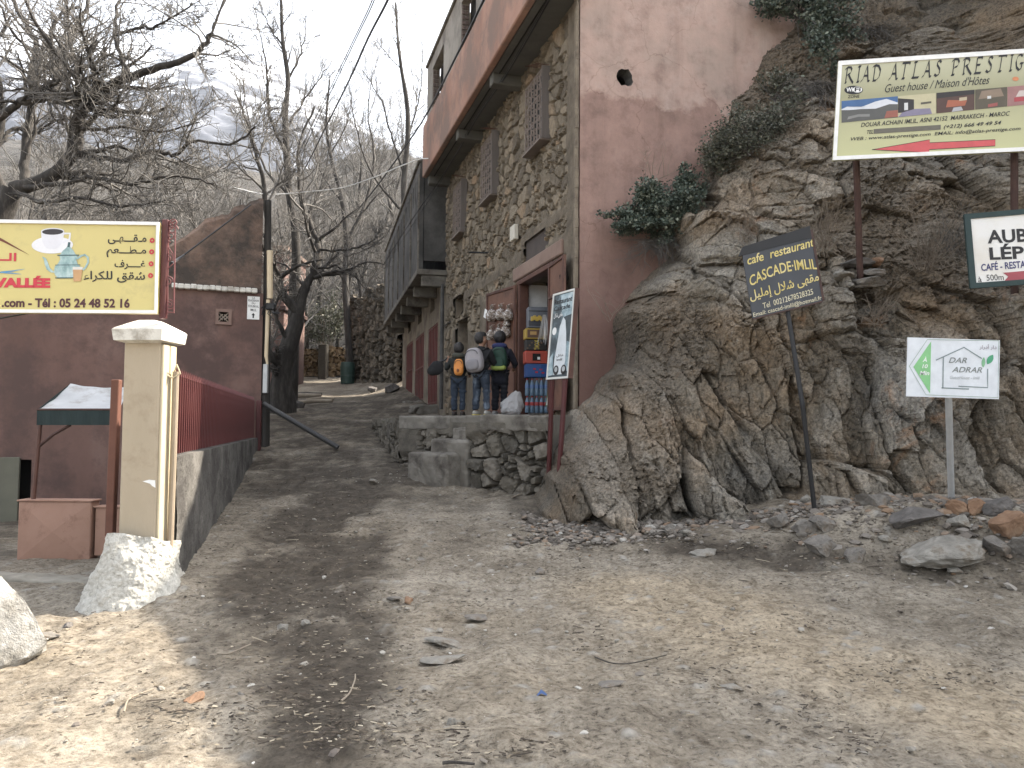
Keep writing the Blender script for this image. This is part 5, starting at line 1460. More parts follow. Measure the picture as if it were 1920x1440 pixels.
sh.build('backing_sheet', mat('shadow_red_sheet', [(0.022, 0.007, 0.007), (0.034, 0.01, 0.01)], 2, 0.6, 0.05), fence)
for t in (0.0, 2.4, 4.8, 7.2, FLEN - 0.05):
    q = MB(); q.box(fq(t, WT + 0.42, -0.185), (0.05, 0.05, 0.84), (FD, FN, UP)); q.build('post', M_FENCE, fence)
b = MB(); b.box(fq(0.98, WT + 0.48, -0.24), (0.9, 0.02, 0.27), (FD, FN, UP)); tag(b.build('bright_gap_board', M_WHITE, base=fq(.98, WT + .34, -.19)), 'added white board for the bright gaps between the fence pickets by the pillar', 'board')  # added board stands in for the sunlit background showing through the slots
# end post of the fence by the pole
b = MB(); e0 = ground_hit(484, 835); b.bbox(fq(FLEN + 0.1, 1.2, 0.0), (0.28, 0.1, 1.7), (FD, FN, UP), 0.01); 
tag(b.build('red_hoarding', M_DKRED, base=fq(FLEN + .1, 0.6, 0)), 'narrow dark red metal panel at the far end of the fence', 'panel')

# ================================================================== PINK HOUSE
HC = pyx(490, 16.9)                                           # its street corner
HR = Vector((-0.93, -0.37, 0)).normalized(); HN = Vector((0.37, -0.93, 0)).normalized()
def kp(s, z, out=0.0): return HC + HR * s + UP * z + HN * out
def ks(px, py):
    p = hit_plane(px, py, HC, HN); return (p - HC).dot(HR), p.z
M_PINK = mat('dusky_pink_plaster', [(0.125, 0.074, 0.060), (0.16, 0.095, 0.078), (0.20, 0.13, 0.108)], 0.8, 0.95, 0.45, 14, dirt=((0.095, 0.06, 0.052), 1.1, 0.6), stretch=(1, 1, 0.45), spread=0.17, bdist=0.02)
M_RUIN = mat('ruined_mud_plaster', [(0.12, 0.082, 0.06), (0.18, 0.118, 0.088), (0.22, 0.155, 0.12)], 1.1, 0.97, 0.6, 24, dirt=((0.06, 0.048, 0.04), 0.9, 0.7), bdist=0.03)
PH = thing('pink_house', HC, 'dusky pink plastered house with a broken upper parapet and a white ledge', 'house')
zl0 = ks(480, 549)[1]
dw = (ks(58, 900)[0], ks(20, 900)[0] + 0.6, -0.5, ks(40, 862)[1])
gw = (*sorted((ks(434, 596)[0], ks(404, 596)[0])), ks(420, 609)[1], ks(420, 580)[1])
b = MB()
wall_cells(b, HC - UP * 0.6, HR, UP, HN, 9.0, zl0 + 0.6, 0.4, [(gw[0] + .04, gw[1] - .04, gw[2] + .64, gw[3] + .56), (dw[0], dw[1], 0.1, dw[3] + 0.6)])
b.build('front_wall', M_PINK, PH)
b = MB(); sdv = Vector((-0.5, 0.87, 0)).normalized()
wall_cells(b, HC - UP * 0.6 + sdv * 0.4, sdv, UP, Vector((sdv.y, -sdv.x, 0)), 6, zl0 + 0.6, 0.3, []); b.build('street_wall', M_RUIN, PH)
b = MB(); b.box(kp(4.5, 2.2, -2.2), (8.6, 3.2, 4.2), (HR, -HN, UP)); b.build('house_body', M_DARK, PH)
# ledge
b = MB()
for k in range(14):
    s0 = ks(482, 549)[0]; s1 = ks(322, 538)[0]; q0_ = s0 + (s1 - s0) * k / 14; q1_ = s0 + (s1 - s0) * (k + 1) / 14
    b.bbox(kp((q0_ + q1_) / 2, zl0 + 0.03 + rng.uniform(-.008, .008), 0.05), (q1_ - q0_ - 0.003, 0.16, 0.10), (HR, -HN, UP), 0.015)
b.build('white_ledge', M_LIME, PH)
# ruined parapet: ragged silhouette
sil = [(494, 372), (488, 368), (470, 376), (460, 384), (440, 386), (428, 402), (400, 404), (384, 408), (376, 422), (360, 432), (344, 444), (330, 452), (316, 458), (290, 470), (270, 500)]
pts = [ks(*q) for q in sil]
def ruin():
    ss_ = np.array([p[0] for p in pts]); zz = np.array([p[1] for p in pts])
    A, T_ = np.meshgrid(np.linspace(ss_[0], ss_[-1], 170), np.linspace(0, 1, 110))
    top = np.interp(A, ss_, zz) + 0.05 * fbm(A * 6, A * 0, 4, 601)
    Z = zl0 + (top - zl0) * T_
    D = 0.025 * fbm(A * 1.5, Z * 1.5, 5, 602) + 0.012 * fbm(A * 8, Z * 8, 4, 603) - 0.05 * sstep(0.93, 1, T_)
    F = np.array(HC) + A[..., None] * np.array(HR) + Z[..., None] * np.array(UP) + D[..., None] * np.array(HN)
    Bk = F - np.array(HN) * 0.45
    n_ = A.size
    V = np.concatenate([F.reshape(-1, 3), Bk.reshape(-1, 3)])
    f1_ = grid_faces(*A.shape); f2_ = f1_[:, ::-1] + n_
    i = np.arange(n_).reshape(A.shape); t_ = i[-1]
    topf = np.stack([t_[:-1], t_[1:], t_[1:] + n_, t_[:-1] + n_], -1)
    e_ = i[:, 0]; endf = np.stack([e_[1:], e_[:-1], e_[:-1] + n_, e_[1:] + n_], -1)
    np_mesh('ruined_parapet', V, np.concatenate([f1_, f2_, topf, endf]), M_RUIN, PH, smooth=False)
ruin()
# pierced vent
b = MB(); vx, vz = (gw[0] + gw[1]) / 2, (gw[2] + gw[3]) / 2; vw, vh = gw[1] - gw[0], gw[3] - gw[2]
for a, c, w_, h_ in ((0, vh / 2 - .03, vw, .06), (0, -vh / 2 + .03, vw, .06), (vw / 2 - .03, 0, .06, vh - .12), (-vw / 2 + .03, 0, .06, vh - .12)):
    b.box(kp(vx + a, vz + c, 0.015), (w_, 0.06, h_), (HR, -HN, UP))
vf = b.build('vent_frame', mat('vent_surround', [(0.19, 0.125, 0.10), (0.24, 0.16, 0.13)], 3, 0.9, 0.2), PH)
b = MB()
for k in range(-2, 3):
    for sg in (1, -1):
        d_ = (HR + UP * sg).normalized(); o_ = kp(vx, vz, -0.03 - 0.012 * sg) + HR * k * 0.075
        ln_ = (vw - 0.10) * 1.25 - abs(k) * 0.1
        b.box(o_, (ln_, 0.02, 0.022), (d_, -HN, d_.cross(-HN)))
b.build('vent_lattice', mat('vent_clay', [(0.26, 0.21, 0.17), (0.32, 0.27, 0.22)], 3, 0.9, 0.2), vf)
# doorway and concrete jamb at the far left
b = MB(); b.box(kp((dw[0] + dw[1]) / 2, 0.4, -0.6), (dw[1] - dw[0] + 0.6, 0.1, 2.4), (HR, -HN, UP)); b.build('dark_doorway', M_DARK, PH)
jx = ks(14, 900)[0]
b = MB(); b.bbox(kp(jx + 0.25, 0.25, 0.02), (0.9, 0.14, 1.3), (HR, -HN, UP), 0.01); b.build('door_panel', mat('green_grey_door', [(0.10, 0.10, 0.075), (0.145, 0.14, 0.105)], 1.5, 0.8, 0.2), PH)
# street sign on its corner
kb0 = ks(486, 600); kb1 = ks(463, 600)
KB = Board(kp(kb1[0], ks(474, 599)[1], 0.02), kp(kb0[0], ks(474, 599)[1], 0.02), kp(kb1[0], ks(474, 556)[1], 0.02))
ksg = thing('arrow_plate', KB.pt(.5, 0), 'small white plate pointing to the kasbah on the pink house corner', 'sign')
b = MB(); KB.slab(b, 0, 0, 1, 1, -0.015, 0); b.build('plate', M_WHITE, ksg)
b = MB()
for tx, y0, y1, a0, a1 in (('LA', .90, .97, .38, .62), ('KASBAH', .77, .87, .08, .92), ('DU', .66, .74, .36, .64), ('TOUBKAL', .52, .62, .05, .95), ('IMLIL', .36, .46, .25, .75)): KB.text(b, tx, a0, y0, a1, y1, 0.004, bold=0.01)
KB.poly(b, [(.44, .06), (.56, .06), (.56, .18), (.66, .18), (.5, .28), (.34, .18), (.44, .18)], 0.002, 0.004)
b.build('lettering', M_INK, ksg)

# ================================================================== UTILITY POLE AND LEANING BAR
p0 = ground_hit(497, 836); Yp = p0.y
pole = thing('utility_pole', p0, 'dark utility pole at the corner of the pink house with a pale conduit', 'pole')
b = MB(); b.tube([p0 - UP * .2, P(500, 600, Yp), P(503, 376, Yp)], [0.10, 0.085, 0.07], 12); b.build('shaft', mat('tarred_wood', [(0.02, 0.018, 0.016), (0.04, 0.035, 0.03)], 5, 0.9, 0.4, stretch=(2, 2, .3)), pole)
b = MB(); b.tube([P(506, 470, Yp - .14), P(506, 560, Yp - .14)], 0.062, 10); b.tube([P(503, 562, Yp - .14), P(499, 668, Yp - .14), P(501, 680, Yp - .14), P(500, 700, Yp - .14)], [0.045, 0.04, 0.025, 0.025], 8)
b.build('pale_conduit', mat('pale_pvc', [(0.55, 0.44, 0.29), (0.64, 0.53, 0.37)], 2, 0.6, 0.05), pole)
b = MB(); b.bbox((P(498, 683, Yp - .15) + P(498, 737, Yp - .15)) / 2, (0.10, 0.09, (P(498, 683, Yp) - P(498, 737, Yp)).length), None, 0.01); b.build('meter_cover', M_GREYMETAL, pole)
b = MB(); jb = P(508, 575, Yp - .18)
b.bbox(jb, (0.2, 0.12, 0.14), None, 0.02)
for k in range(7):
    a = rng.uniform(0, 6.28); b.tube([jb, jb + Vector((math.cos(a) * .14, -.06, math.sin(a) * .12 - .04)), jb + Vector((math.cos(a + .8) * .2, -.03, math.sin(a + .8) * .22 - .1))], 0.012, 4)
b.build('cable_knot', M_BLACK, pole)
b = MB(); b.tube([P(494, 757, Yp - .3), ground_hit(634, 842) + UP * 0.03], 0.055, 10)
tag(b.build('barrier_pole', mat('dark_iron', [(0.03, 0.03, 0.03), (0.06, 0.058, 0.055)], 4, 0.6, 0.1), base=ground_hit(634, 842)), 'dark iron bar slanting from the utility pole down to the road', 'barrier')
b = MB(); a_ = P(492, 372, Yp - .2); c_ = P(345, 478, Yp - 2.5); d_ = P(322, 494, 7.0)
b.tube([P(470, 384, Yp - .4), c_, d_], 0.016, 5); tag(b.build('stay_wire', M_BLACK, base=d_), 'thin dark wire from the ruined parapet to the yellow sign bracket', 'wire')

# ================================================================== AWNING AND BOXES IN THE YARD
YA = 11.0
aw = thing('awning', P(140, 1050, YA), 'white canvas awning with a dark green valance on rusty posts', 'awning')
b = MB(); nx_, ny_ = 26, 12
f0, f1_ = P(70, 768, YA), P(222, 768, YA); r0_, r1_ = P(132, 719, YA + 0.9), P(240, 726, YA + 0.9)
vs = []
for j in range(ny_ + 1):
    for i in range(nx_ + 1):
        u, v = i / nx_, j / ny_
        p = (f0 * (1 - u) + f1_ * u) * (1 - v) + (r0_ * (1 - u) + r1_ * u) * v
        sag = 0.035 * math.sin(math.pi * u) * v + 0.004 * math.sin(u * 17 + v * 4) * v + 0.006 * math.sin(v * 15 + u * 3)
        vs.append(p - UP * (sag + 0.04 * (1 - abs(2 * v - 1) ** 2)))
b.add(vs, [(j * (nx_ + 1) + i, j * (nx_ + 1) + i + 1, (j + 1) * (nx_ + 1) + i + 1, (j + 1) * (nx_ + 1) + i) for j in range(ny_) for i in range(nx_)])
b.build('canvas', mat('canvas_white', [(0.34, 0.345, 0.35), (0.44, 0.445, 0.45)], 3, 0.8, 0.15, dirt=((0.26, 0.25, 0.23), 2, 0.3)), aw, smooth=True)
b = MB()
for j in range(2):
    pass
n_ = 30; top_ = []; bot_ = []
for i in range(n_ + 1):
    u = i / n_; w_ = 0.02 * math.sin(i * 1.05)
    top_.append((f0 * (1 - u) + f1_ * u) - UP * 0.005 + Vector((0, -.01, 0)))
    q = (P(70, 797, YA) * (1 - u) + P(222, 797, YA) * u) + Vector((0, -.02 + w_ * .6, 0.0)); bot_.append(q)
b.add(top_ + bot_, [(i, n_ + 1 + i, n_ + 2 + i, i + 1) for i in range(n_)])
sd_ = [f0, P(70, 797, YA), P(132, 740, YA + .9), r0_]; b.add(sd_, [(0, 1, 2, 3)])
b.build('valance', mat('dark_green_cloth', [(0.012, 0.022, 0.022), (0.02, 0.034, 0.033)], 2, 0.9, 0.2), aw)
b = MB(); b.tube([P(52, 1048, YA + .02), P(66, 900, YA + .02), P(77, 772, YA + .02)], 0.03, 8); b.build('post', M_RUST, aw)
b = MB(); b.tube([P(72, 838, YA + .02), P(100, 815, YA + .02), P(132, 797, YA + .02)], 0.02, 6); b.build('brace', M_BROWNPOST, aw)
b = MB(); b.tube([P(238, 990, YA + .85), P(240, 728, YA + .85)], 0.03, 8); b.build('post', M_RUST, aw)
b = MB(); b.tube([f0, f1_], 0.018, 6); b.build('front_bar', M_BROWNPOST, aw)
M_TERRA = mat('terracotta_board', [(0.27, 0.155, 0.11), (0.32, 0.19, 0.138), (0.35, 0.215, 0.16)], 1.6, 0.8, 0.1, 50, dirt=((0.2, 0.11, 0.08), 2.2, 0.3))
def counter(px0, px1, pyt, pyb, Y, dep, label, cross):
    A = P(px0, pyb, Y); B_ = P(px1, pyb, Y); zt = P(px0, pyt, Y).z; zb = A.z
    c = Vector(((A.x + B_.x) / 2, Y + dep / 2, (zt + zb) / 2)); w_ = B_.x - A.x; h_ = zt - zb
    t_ = thing('counter_box', (c.x, Y, zb), label, 'box')
    q = MB(); q.bbox(c, (w_, dep, h_), None, 0.008); q.build('carcass', M_TERRA, t_)
    if cross:
        q = MB(); m_ = c + Vector((0, -dep / 2 - 0.045, 0)); x_ = [c + Vector((sx * w_ / 2 * .98, -dep / 2 - 0.003, sz * h_ / 2 * .97)) for sx, sz in ((-1, -1), (1, -1), (1, 1), (-1, 1))]
        q.add(x_ + [m_], [(0, 1, 4), (1, 2, 4), (2, 3, 4), (3, 0, 4)]); q.build('pyramid_front', M_TERRA, t_)
    q = MB(); q.bbox(c + UP * (h_ / 2 + 0.012), (w_ + 0.04, dep + 0.04, 0.022), None, 0.006); q.build('top_board', M_TERRA, t_)
counter(31, 168, 940, 1052, YA - 0.10, 0.22, 'terracotta box counter with a pyramid front under the awning', True)
counter(176, 222, 952, 1042, YA - 0.05, 0.2, 'smaller plain terracotta box beside the pyramid fronted one', False)
kb_ = ground_hit(70, 1090); b = MB(); rough_block(b, kb_ + Vector((-.25, .02, .0)), (2.3, .36, .11), (Vector((.985, -.17, 0)), Vector((.17, .985, 0)), UP), 5, .035, .03, 26)
tag(b.build('kerb', mat('pale_kerb', [(.15, .135, .11), (.27, .25, .21)], 3, .9, .5, 30), base=kb_), kind='structure')
# white boulder at the lower left edge
wb = ground_hit(-22, 1235)
M_WBOULD = mat('whitewashed_boulder', [(0.20, 0.19, 0.17), (0.36, 0.35, 0.325), (0.46, 0.45, 0.42)], 5, 0.95, 0.9, 26, dirt=((0.16, 0.15, 0.13), 3.0, 0.5), bdist=0.03)
stone_at(wb, (0.74, 0.7, 0.80), 71, M_WBOULD, 'whitewashed boulder at the lower left edge of the lane', sink=0.2, tilt=0.1, rough=0.22)
# ================================================================== BARE TREES
def wander(rng, p, d, L, n, curl, up):
    pts = [np.array(p, float)]; d = np.array(d, float); d /= np.linalg.norm(d)
    for i in range(n):
        d = d + rng.normal(0, curl, 3) + np.array([0, 0, up])
        d /= np.linalg.norm(d)
        pts.append(pts[-1] + d * (L / n))
    return pts

def branch(rng, out, p, d, L, r, lvl, maxl, cfg):
    n = max(3, min(8, int(L / 0.22) + 2)) if lvl < maxl else 3
    pts = wander(rng, p, d, L, n, cfg['curl'], cfg['up'])
    rad = [max(cfg['rmin'], r * (1 - 0.75 * i / n)) for i in range(n + 1)]
    out.append((pts, rad, lvl))
    if lvl < maxl: kids(rng, out, pts, rad, lvl, maxl, cfg, L)

def kids(rng, out, pts, rad, lvl, maxl, cfg, L, start=0.25, dens=1.0):
    k = cfg['n'][min(lvl, len(cfg['n']) - 1)]
    k = int(rng.poisson(k * dens * (0.6 + 0.4 * min(2.0, L)))) if L > 0.5 else max(1, int(k * 0.6))
    seg = len(pts) - 1
    for _ in range(k):
        t = start + (1 - start) * rng.random() ** 0.8
        i = min(seg - 1, int(t * seg)); f = t * seg - i
        p = pts[i] * (1 - f) + pts[i + 1] * f
        ax = pts[i + 1] - pts[i]; ax = ax / (np.linalg.norm(ax) + 1e-9)
        side = np.cross(ax, rng.normal(size=3)); side /= np.linalg.norm(side) + 1e-9
        a = rng.uniform(cfg['a0'], cfg['a1'])
        d = ax * math.cos(a) + side * math.sin(a)
        L2 = L * rng.uniform(0.32, 0.62) * (1.15 - 0.55 * t)
        r2 = (rad[i] * (1 - f) + rad[i + 1] * f) * rng.uniform(0.45, 0.68)
        branch(rng, out, p, d, max(L2, cfg['lmin']), r2, lvl + 1, maxl, cfg)

def tubes_np(paths, sides_of):
    Vs, Fs, n = [], [], 0
    for pts, rad, lvl in paths:
        k = sides_of(rad[0]); m = len(pts)
        Pn = np.array(pts); T = np.gradient(Pn, axis=0); T /= np.linalg.norm(T, axis=1)[:, None] + 1e-9
        ref = np.array([0.31, 0.17, 0.93]) if abs(T[0, 2]) < 0.85 else np.array([0.9, 0.3, 0.1])
        U = np.cross(T, ref); U /= np.linalg.norm(U, axis=1)[:, None] + 1e-9; W = np.cross(T, U)
        an = np.arange(k) * 2 * np.pi / k
        ring = Pn[:, None] + (U[:, None] * np.cos(an)[None, :, None] + W[:, None] * np.sin(an)[None, :, None]) * np.array(rad)[:, None, None]
        Vs.append(ring.reshape(-1, 3))
        i = np.arange(m * k).reshape(m, k); j = np.roll(i, -1, 1)
        Fs.append(np.stack([i[:-1], j[:-1], j[1:], i[1:]], -1).reshape(-1, 4) + n); n += m * k
    return np.concatenate(Vs), np.concatenate(Fs)
SIDES = lambda r: 10 if r > 0.07 else 6 if r > 0.03 else 4 if r > 0.014 else 3

def smooth_path(pts, per=5, jit=0.0, rng=None):
    """Catmull-Rom through the given points"""
    q = [np.array(p) for p in pts]; q = [2 * q[0] - q[1]] + q + [2 * q[-1] - q[-2]]
    out = []
    for i in range(1, len(q) - 2):
        for s in range(per):
            t = s / per
            a, b, c, d = q[i - 1], q[i], q[i + 1], q[i + 2]
            p = 0.5 * (2 * b + (c - a) * t + (2 * a - 5 * b + 4 * c - d) * t * t + (3 * b - a - 3 * c + d) * t ** 3)
            if jit and not (i == 1 and s == 0): p = p + rng.normal(0, jit, 3)
            out.append(p)
    out.append(q[-2]); return out

def hand_tree(name, base, label, limbs, trunk, seed, cfg, maxl=4, dens=1.0, cat='tree', spread=1.0):
    """trunk and limbs follow given points; the finer branching is grown on them"""
    rng = np.random.default_rng(seed)
    t = thing(name, base, label, cat)
    tp = smooth_path(trunk[0], 6, 0.0, rng); tr = np.interp(np.linspace(0, 1, len(tp)), np.linspace(0, 1, len(trunk[1])), trunk[1])
    tp2 = [p + 0 for p in tp]
    V, F = tubes_np([(tp2, list(tr), 0)], lambda r: 18)
    nzv = fbm(V[:, 0] * 3 + V[:, 2], V[:, 2] * 1.6 + V[:, 1] * 3, 4, seed)
    c_ = np.repeat(np.array(tp2), 18, 0); V = c_ + (V - c_) * (1 + 0.16 * nzv)[:, None]
    np_mesh('trunk', V, F, M_BARK, t)
    thick, fine = [], []
    for pts, r0, r1 in limbs:
        lp = smooth_path(pts, 5, 0.02, rng)
        L = sum(np.linalg.norm(b - a) for a, b in zip(lp[:-1], lp[1:]))
        lr = list(np.linspace(r0, r1, len(lp)))
        thick.append((lp, lr, 1))
        kids(rng, fine, lp, lr, 1, maxl, cfg, L * 0.62, 0.12, dens)
    V, F = tubes_np(thick + [q for q in fine if q[1][0] > 0.045], SIDES); np_mesh('limbs', V, F, M_BARK, t)
    V, F = tubes_np([q for q in fine if q[1][0] <= 0.045], SIDES); np_mesh('crown', V, F, M_TWIG, t)
    return t
CFG = dict(curl=0.16, up=0.035, n=[9, 12, 9, 5, 3], a0=0.45, a1=1.15, rmin=0.0065, lmin=0.16)
CFGF = dict(curl=0.11, up=0.05, n=[12, 14, 10, 6, 2], a0=0.3, a1=0.85, rmin=0.006, lmin=0.2)
def pv(px, py, Y): return np.array(P(px, py, Y))

# the gnarled tree over the pink house (limbs read off the photograph; depth varies limb by limb)
ya0 = 21.0
gb_ = ground_hit(25, 760); gbase = pv(0, 640, ya0); gbase[2] = gzf(gbase[0], ya0)
limbsA = [
 ([pv(25, 355, 21), pv(80, 338, 20.8), pv(135, 295, 20.5), pv(147, 235, 20.3), pv(162, 200, 20.0), pv(217, 155, 19.6), pv(300, 127, 19.2), pv(370, 100, 18.9), pv(395, 62, 18.8), pv(412, 20, 18.8)], 0.20, 0.025),
 ([pv(-40, 260, 21), pv(0, 220, 20.6), pv(40, 190, 20.3), pv(120, 145, 19.8), pv(175, 120, 19.4), pv(215, 98, 19.2)], 0.13, 0.02),
 ([pv(40, 190, 20.3), pv(88, 185, 20.0), pv(125, 192, 19.7), pv(160, 183, 19.5), pv(200, 160, 19.2), pv(250, 150, 18.9)], 0.10, 0.03),
 ([pv(50, 352, 20.9), pv(47, 300, 21.1), pv(57, 212, 21.4), pv(70, 175, 21.5), pv(58, 145, 21.7), pv(67, 82, 22), pv(40, 32, 22.2), pv(5, -40, 22.5)], 0.13, 0.05),
 ([pv(100, 170, 20.6), pv(107, 150, 20.8), pv(117, 107, 21), pv(140, 57, 21.3), pv(160, 15, 21.5), pv(175, -60, 21.8)], 0.11, 0.04),
 ([pv(107, 150, 21), pv(102, 120, 21.2), pv(97, 62, 21.5), pv(115, 27, 21.7), pv(150, 12, 21.8)], 0.075, 0.03),
 ([pv(245, 140, 19.5), pv(232, 120, 19.7), pv(217, 67, 20), pv(221, 0, 20.2), pv(228, -60, 20.4)], 0.07, 0.025),
 ([pv(217, 67, 20), pv(255, 53, 19.8), pv(285, 50, 19.6), pv(330, 28, 19.3), pv(360, 5, 19.2)], 0.045, 0.02),
 ([pv(150, 240, 20.3), pv(185, 245, 20.0), pv(220, 237, 19.7), pv(300, 246, 19.2), pv(370, 230, 18.9)], 0.05, 0.018),
 ([pv(140, 290, 20.5), pv(190, 296, 20.2), pv(240, 302, 19.8), pv(282, 282, 19.6), pv(325, 290, 19.3), pv(362, 265, 19.1), pv(437, 270, 18.7), pv(478, 238, 18.5)], 0.075, 0.02),
 ([pv(45, 350, 20.8), pv(110, 345, 20.2), pv(180, 335, 19.7), pv(250, 345, 19.3), pv(330, 330, 18.9), pv(400, 345, 18.6)], 0.07, 0.02),
 ([pv(30, 360, 20.5), pv(80, 380, 19.9), pv(150, 372, 19.4), pv(230, 385, 19.0), pv(310, 375, 18.7)], 0.06, 0.02),
 ([pv(-30, 300, 21), pv(0, 270, 21.5), pv(25, 240, 22), pv(60, 250, 22.3), pv(110, 225, 22.6), pv(200, 215, 22.8)], 0.07, 0.02),
 ([pv(10, 380, 21), pv(-10, 300, 21.3), pv(5, 200, 21.7), pv(-10, 100, 22), pv(20, 30, 22.3)], 0.12, 0.03),
]
hand_tree('walnut_tree', Vector(gbase), 'big gnarled bare tree spreading over the pink house and the yellow sign', limbsA,
          ([gbase - np.array([0, 0, .3]), gbase + np.array([.05, 0, 1.2]), pv(-15, 560, 21), pv(-10, 440, 21), pv(25, 355, 21)], [0.42, 0.34, 0.30, 0.29, 0.24]), 11, CFG, 4, 1.15)

# the forked tree beside the lane
tb = ground_hit(530, 772); yb_t = tb.y
bB = np.array(tb)
limbsB = [
 ([pv(560, 590, yb_t), pv(522, 537, yb_t - .2), pv(505, 477, yb_t - .3), pv(500, 410, yb_t - .4), pv(490, 330, yb_t - .5), pv(470, 250, yb_t - .7), pv(440, 170, yb_t - 1)], 0.14, 0.025),
 ([pv(560, 592, yb_t), pv(573, 540, yb_t + .1), pv(587, 515, yb_t + .2), pv(596, 467, yb_t + .3), pv(593, 450, yb_t + .4), pv(573, 397, yb_t + .5), pv(563, 363, yb_t + .6), pv(560, 280, yb_t + .8), pv(590, 200, yb_t + 1)], 0.15, 0.03),
 ([pv(533, 690, yb_t - .1), pv(512, 672, yb_t - .4), pv(492, 652, yb_t - .7), pv(470, 640, yb_t - 1)], 0.15, 0.10),
 ([pv(528, 712, yb_t - .1), pv(510, 690, yb_t - .4), pv(492, 690, yb_t - .8)], 0.12, 0.08),
 ([pv(540, 650, yb_t), pv(530, 620, yb_t - .3), pv(517, 592, yb_t - .5), pv(520, 560, yb_t - .8), pv(545, 540, yb_t - 1)], 0.08, 0.02),
 ([pv(594, 468, yb_t + .3), pv(640, 470, yb_t), pv(690, 455, yb_t - .3), pv(715, 430, yb_t - .5)], 0.05, 0.012),
 ([pv(590, 505, yb_t + .3), pv(630, 500, yb_t + .3), pv(665, 520, yb_t + .5), pv(690, 545, yb_t + .6)], 0.04, 0.012),
 ([pv(573, 540, yb_t), pv(540, 500, yb_t + .5), pv(520, 490, yb_t + .7), pv(505, 480, yb_t + 1)], 0.05, 0.015),
]
hand_tree('walnut_tree', tb, 'thick forked bare tree standing by the lane beyond the pink house', limbsB,
          ([bB - np.array([0, 0, .3]), bB + np.array([0, 0, .25]), pv(527, 720, yb_t), pv(533, 680, yb_t), pv(547, 632, yb_t), pv(560, 590, yb_t)], [0.44, 0.37, 0.33, 0.30, 0.27, 0.20]), 12, CFG, 4, 0.7)

# two tall trees seen against the sky
def tall(label, base_px, Y, line, arms, seed, r0=0.2, dens=1.0):
    p = pv(*base_px, Y); p[2] = gzf(p[0], Y)
    tr = [p - np.array([0, 0, .3])] + [pv(x, y, Y) for x, y in line]
    L = [([pv(x, y, Y + dy) for x, y, dy in a], ra, 0.012) for a, ra in arms]
    L.append(([np.array(q) for q in tr[-3:]], r0 * 0.4, 0.012))
    hand_tree('tall_tree', Vector(p), label, L, (tr, list(np.linspace(r0, r0 * 0.22, 6))), seed, CFGF, 3, dens)
tall('tall slim bare tree rising straight to the sky left of the wires', (548, 700), 27, [(552, 540), (555, 493), (553, 427), (542, 362), (535, 225), (540, 150), (530, 75), (527, -5)],
     [([(540, 300, 0), (507, 220, -.3), (500, 150, -.6), (498, 110, -.8), (480, 40, -1)], .07), ([(537, 240, 0), (560, 205, .3), (590, 160, .5), (620, 120, .7)], .05), ([(540, 150, 0), (565, 100, .2), (575, 30, .4)], .045), ([(531, 90, 0), (505, 50, -.2), (490, 15, -.3)], .035),
      ([(553, 430, 0), (590, 380, .4), (610, 320, .8), (625, 240, 1)], .06), ([(545, 370, 0), (500, 320, .4), (470, 240, .8), (455, 160, 1)], .06)], 21)
tall('tall bare tree standing close to the end of the stone house roof', (745, 640), 41, [(762, 500), (757, 360), (765, 250), (762, 187), (752, 125), (745, 62), (742, 5)],
     [([(760, 330, 0), (732, 250, -.3), (720, 200, -.5), (700, 165, -.6), (680, 130, -.8)], .06), ([(764, 260, 0), (785, 190, .3), (792, 120, .5), (790, 50, .6)], .05), ([(752, 130, 0), (725, 100, .2), (705, 75, .3)], .03), ([(758, 400, 0), (700, 330, -.4), (670, 250, -.8), (655, 160, -1)], .07), ([(758, 380, 0), (790, 320, .4), (810, 240, .8)], .05)], 22)
tall('bare tree with twin stems between the wires and the balcony house', (660, 660), 43.5, [(648, 540), (650, 450), (640, 370), (622, 300), (612, 230), (618, 150)],
     [([(648, 460, 0), (685, 380, .5), (702, 300, .9), (690, 210, 1.1), (700, 130, 1.3)], .11), ([(642, 380, 0), (600, 320, .4), (585, 250, .8)], .06), ([(650, 480, 0), (700, 460, .5), (735, 420, .8), (745, 330, 1.2)], .07), ([(620, 290, 0), (650, 230, .3), (660, 170, .5)], .05)], 23)

# ---------------------------------------------------------------- grove: four kinds, copied
def proc_tree(name, label, seed, H, r0, nl, cfg, maxl, group):
    rng = np.random.default_rng(seed)
    t = thing(name, (0, 0, 0), label, 'tree', group)
    tp = wander(rng, (0, 0, -0.3), (rng.normal(0, .06), rng.normal(0, .06), 1), H * 0.8, 12, 0.07, 0.02)
    tr = list(np.linspace(r0, r0 * 0.2, 13))
    V, F = tubes_np([(tp, tr, 0)], lambda r: 10); np_mesh('trunk', V, F, M_BARK, t)
    fine = []
    for k in range(nl):
        u = 0.22 + 0.78 * (k + rng.random()) / nl
        i = min(11, int(u * 12)); f = u * 12 - i
        p = tp[i] * (1 - f) + tp[i + 1] * f
        a = rng.uniform(0, 6.28); tilt = rng.uniform(0.45, 1.0) * (1.15 - 0.5 * u)
        d = np.array([math.cos(a) * math.sin(tilt), math.sin(a) * math.sin(tilt), math.cos(tilt)])
        branch(rng, fine, p, d, H * rng.uniform(0.28, 0.45) * (1.15 - 0.5 * u), tr[i] * 0.55, 1, maxl, cfg)
    V, F = tubes_np([q for q in fine], SIDES); np_mesh('crown', V, F, M_TWIG, t)
    return t
CFG2 = dict(curl=0.13, up=0.05, n=[9, 8, 6, 4], a0=0.35, a1=0.95, rmin=0.007, lmin=0.25)
CFG3 = dict(curl=0.19, up=0.015, n=[9, 8, 6, 4], a0=0.5, a1=1.2, rmin=0.006, lmin=0.22)
